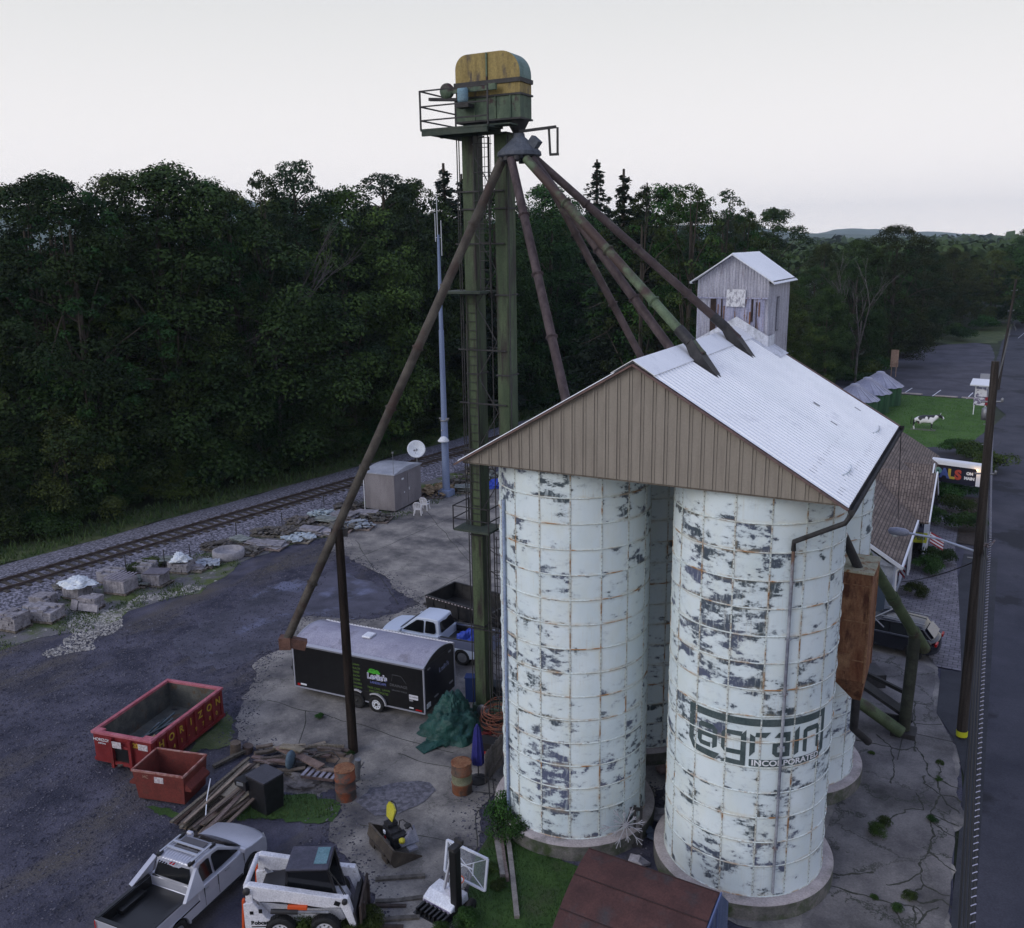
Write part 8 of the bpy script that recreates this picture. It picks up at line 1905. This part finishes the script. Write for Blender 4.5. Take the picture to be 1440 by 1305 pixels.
gb1 = mat('grass_blade', (.02, .05, .010), (.045, .095, .018), sc=1.5, det=6., rough=.8); gb2 = mat('dry_grass_blade', (.024, .055, .012), (.065, .10, .03), sc=.6, det=8., rough=.85)
blades('lawn_grass', lawn, 420, .09, .012, gb1, 'short grass growing between the timbers and the left silo')
blades('verge_grass_blades', vg, 60, .11, .03, gb2, 'patchy grass and weeds along the stone pallets', mask=.4)
blades('far_verge_blades', [p for p in far_verge if p[1] < 100 or True], 14, .4, .06, gb2, 'long grass on the far side of the track')
for i, l in enumerate(([(398, 1118), (440, 1118), (478, 1130), (468, 1150), (430, 1153), (350, 1156), (300, 1158), (298, 1140), (340, 1138)],)): blades('patch_grass', gp(l), 200, .10, .015, gb2, 'grass tufts around the black bin')
blades('front_lawn_grass', lawn2, 60, .06, .03, mat('lawn_blade', (.045, .12, .018), (.08, .18, .03), sc=.7), 'mown grass around the cow statue')
# loose pebbles over the gravel and the white stone spill
def pebbles(name, poly, n, s0, s1, m, label, seed, fall=None):
    r = np.random.default_rng(seed); p = np.array(poly); lo, hi = p.min(0), p.max(0); X = r.random(n*3)*(hi[0]-lo[0])+lo[0]; Y_ = r.random(n*3)*(hi[1]-lo[1])+lo[1]; k = inside(poly, X, Y_); X, Y_ = X[k][:n], Y_[k][:n]; n = len(X)
    s = s0+(s1-s0)*r.random(n)**3; a = r.random(n)*6.28; c, sn = np.cos(a), np.sin(a)
    base = np.array([(-1, -.7, 0), (1, -.6, 0), (.8, .8, 0), (-.7, .7, 0), (0, 0, .8)]); V = []
    for j in range(5):
        bx, by, bz = base[j]; V.append(np.stack([X+(bx*c-by*sn)*s, Y_+(bx*sn+by*c)*s, .012+bz*s], 1))
    v = np.stack(V, 1).reshape(-1, 3); F = np.array([(0, 1, 4), (1, 2, 4), (2, 3, 4), (3, 0, 4)])
    idx = (np.arange(n)[:, None, None]*5+F[None]).reshape(-1); me = D.meshes.new(name); me.vertices.add(5*n); me.vertices.foreach_set('co', v.ravel().astype(np.float32)); me.loops.add(len(idx)); me.loops.foreach_set('vertex_index', idx.astype(np.int32)); me.polygons.add(n*4)
    me.polygons.foreach_set('loop_start', (np.arange(n*4)*3).astype(np.int32)); me.polygons.foreach_set('loop_total', np.full(n*4, 3, dtype=np.int32)); me.update(calc_edges=True); me.materials.append(m)
    o = D.objects.new(name, me); C.objects.link(o); o['kind'] = 'stuff'; o['label'] = label; o['category'] = 'gravel'; return o
yp_ = gp([(0, 905), (120, 900), (290, 840), (440, 760), (520, 740), (470, 800), (400, 890), (340, 1000), (330, 1060), (300, 1160), (130, 1300), (0, 1300)])
pebbles('yard_pebbles', yp_, 22000, .018, .05, mat('pebble', (.03, .03, .045), (.12, .115, .14), sc=3., lo=.42, hi=.62, det=2.), 'loose pebbles scattered over the yard', 1)
# grit strewn over the concrete edges
global_r = np.random.default_rng(77); cyj = np.array(cy[:32]); pts_ = []
for a, c in zip(cyj, cyj[1:]):
    L_ = np.linalg.norm(c-a); n_e = int(L_*110); t0 = global_r.random((n_e, 1)); q = a+(c-a)*t0+global_r.normal(size=(n_e, 2))*.45; pts_.append(q)
pts_ = np.concatenate(pts_)
def scatter(name, pts, s0, s1, m, label, z=.026):
    b_ = MB(); 
    for (x_, y_) in pts:
        s_ = s0+(s1-s0)*tr.random()**2; a = tr.random()*6.3; c, sn = math.cos(a)*s_, math.sin(a)*s_; k = len(b_.v)
        b_.v += [(x_-c, y_-sn, z), (x_+sn, y_-c, z), (x_+c, y_+sn, z), (x_-sn*.8, y_+c*.8, z), (x_, y_, z+s_*.7)]; b_.f += [(k, k+1, k+4), (k+1, k+2, k+4), (k+2, k+3, k+4), (k+3, k, k+4)]; b_.m += [0]*4; b_.sm += [False]*4
    o = b_.build(name, m, kind='stuff'); o['label'] = label; o['category'] = 'gravel'
scatter('edge_grit', pts_, .015, .06, MATS['pebble'] if 'pebble' in MATS else gravel, 'loose grit along the broken concrete edges')
sp2 = gp([(75, 905), (110, 880), (150, 862), (220, 838), (275, 822), (285, 832), (240, 848), (180, 868), (140, 890), (95, 915)])
pebbles('white_stone_spill', jag(sp2, .5, .9, 9), 3800, .02, .075, mat('white_stone', (.16, .15, .14), (.42, .40, .37), sc=3.), 'pale broken stone spilled in front of the pallets', 2)
bp_ = [(RX(20)-5, 20), (RX(100)-5, 100), (RX(100)+3.6, 100), (RX(20)+3.6, 20)]
# clearing with road and house beyond the left wood
sheet('far_road', [(-135, 76), (-100, 96), (-92, 102), (-96, 106), (-106, 100), (-140, 82)], .02, asphalt_lot)
sheet('far_lawn', jag([(-108, 70), (-96, 72), (-94, 84), (-104, 86), (-114, 78)], 2, .4, 70), .02, grass_m)
hs_ = thing('white_house', 'pale house glimpsed through the trunks of the left wood', 'house', (-107, 102, 0), R(30))
b = MB(); b.box((0, 0, 1.4), (9, 6, 2.8)); b.build('wall', white_m, hs_); b = MB(); b.prismX([(-3.4, 2.75), (3.4, 2.75), (0, 4.6)], -4.8, 4.8); b.build('roof', mat('house_roof', (.12, .12, .14), (.2, .2, .22), sc=3.), hs_)
for x_ in (-2.8, 0, 2.8): b = MB(); b.box((x_, -3.03, 1.5), (1.1, .08, 1.1)); b.build('window', glass_m, hs_)
# ---------------- distant wood and hills ----------------
def canopy(name, n, fx, seed, zt, m, label, sz=2.2, per=26):
    global rng; rng = np.random.default_rng(seed); cs, ns, ss = [], [], []
    for i in range(n):
        x, y = fx(); zc_ = zt*(.75+.4*rng.random()); r = sz*(1.2+1.3*rng.random()); k = per; d_ = rng.normal(size=(k, 3)); d_ /= np.linalg.norm(d_, axis=1, keepdims=True); d_[:, 2] = np.abs(d_[:, 2])
        cs.append(np.array([x, y, zc_-r*.8])+d_*r); ns.append(d_+rng.normal(size=(k, 3))*.4); ss.append(np.full(k, r*.30)*(.7+.6*rng.random(k)))
    me = leaves_mesh(name, np.concatenate(cs), np.concatenate(ns), np.concatenate(ss), m); o = D.objects.new(name, me); C.objects.link(o); o['kind'] = 'stuff'; o['label'] = label; o['category'] = 'wood'; return o
def fx1():
    D_ = 240+420*rng.random()**1.3; x_ = -120+1700*rng.random(); d = ray(x_, 400); k = D_/math.hypot(d.x, d.y)
    X, Y = d.x*k, d.y*k
    return (X, Y) if not (X > -6 and Y < 330) else (X-40, Y+60)
leaf_far = leaf_material('far_leaf', (.028, .050, .016), (.055, .085, .028), 0.)
canopy('distant_wood', 3400, fx1, 51, 14.5, leaf_far, 'unbroken far woodland beyond the near trees')
def fx2():
    D_ = 700+1500*rng.random(); x_ = -120+1700*rng.random(); d = ray(x_, 400); k = D_/math.hypot(d.x, d.y); return d.x*k, d.y*k
canopy('far_plain_wood', 3200, fx2, 52, 15., leaf_far, 'hazy far woodland reaching to the hills', sz=7., per=16)
def hill(name, D_, prof, seed, m):
    b = MB(); n = 150; xs = [-150+1750*i/n for i in range(n+1)]
    for j, (dd, kf) in enumerate(((-.12, 0), (-.06, .55), (0, 1.), (.12, .7), (.3, .1))):
        for x in xs:
            d = ray(x, 400); k = D_*(1+dd)/math.hypot(d.x, d.y); h = 0
            for (a, p_), (c, q_) in zip(prof, prof[1:]):
                if a <= x <= c: y_ = p_+(q_-p_)*(x-a)/(c-a); h = atD(x, y_+1.2*noise.noise(Vector((x*.03, seed, 0)))+.8*noise.noise(Vector((x*.15, seed, 0))), (d.x*D_/math.hypot(d.x, d.y), d.y*D_/math.hypot(d.x, d.y))).z
            b.v.append((d.x*k, d.y*k, h*kf+2*noise.noise(Vector((x*.1, j, seed)))))
    for j in range(4):
        for i in range(n): b.f.append((j*(n+1)+i, j*(n+1)+i+1, (j+1)*(n+1)+i+1, (j+1)*(n+1)+i)); b.m.append(0); b.sm.append(True)
    return b.build(name, m, kind='structure')
hm = mat('hill_wood', (.03, .05, .025), (.05, .075, .035), sc=.02, det=10.)
hill('hills', 4200, [(-150, 300), (60, 290), (110, 305), (300, 298), (345, 276), (400, 296), (600, 306), (900, 318), (1040, 314), (1075, 322), (1110, 326), (1150, 329), (1165, 323), (1190, 321), (1235, 322), (1262, 328), (1300, 325), (1340, 328), (1400, 331), (1440, 333), (1600, 335)], 1, hm)
hill('near_hills', 2600, [(-150, 310), (100, 312), (400, 312), (900, 325), (1100, 330), (1130, 328), (1200, 330), (1300, 332), (1440, 338), (1600, 338)], 2, hm)
# ---------------- haze ----------------
HAZE = 1
if HAZE:
    b = MB(); b.box((-1500, 2300, 92.), (7400, 5400, 186.)); hz_ = D.materials.new('haze_air'); hz_.use_nodes = True; t = hz_.node_tree; t.nodes.clear(); v = nn(t, 'ShaderNodeVolumePrincipled'); v.inputs['Density'].default_value = .00014; v.inputs['Color'].default_value = (.70, .86, 1., 1); v.inputs['Anisotropy'].default_value = .2
    o_ = nn(t, 'ShaderNodeOutputMaterial'); t.links.new(v.outputs[0], o_.inputs['Volume']); b.build('haze', hz_, kind='stuff')
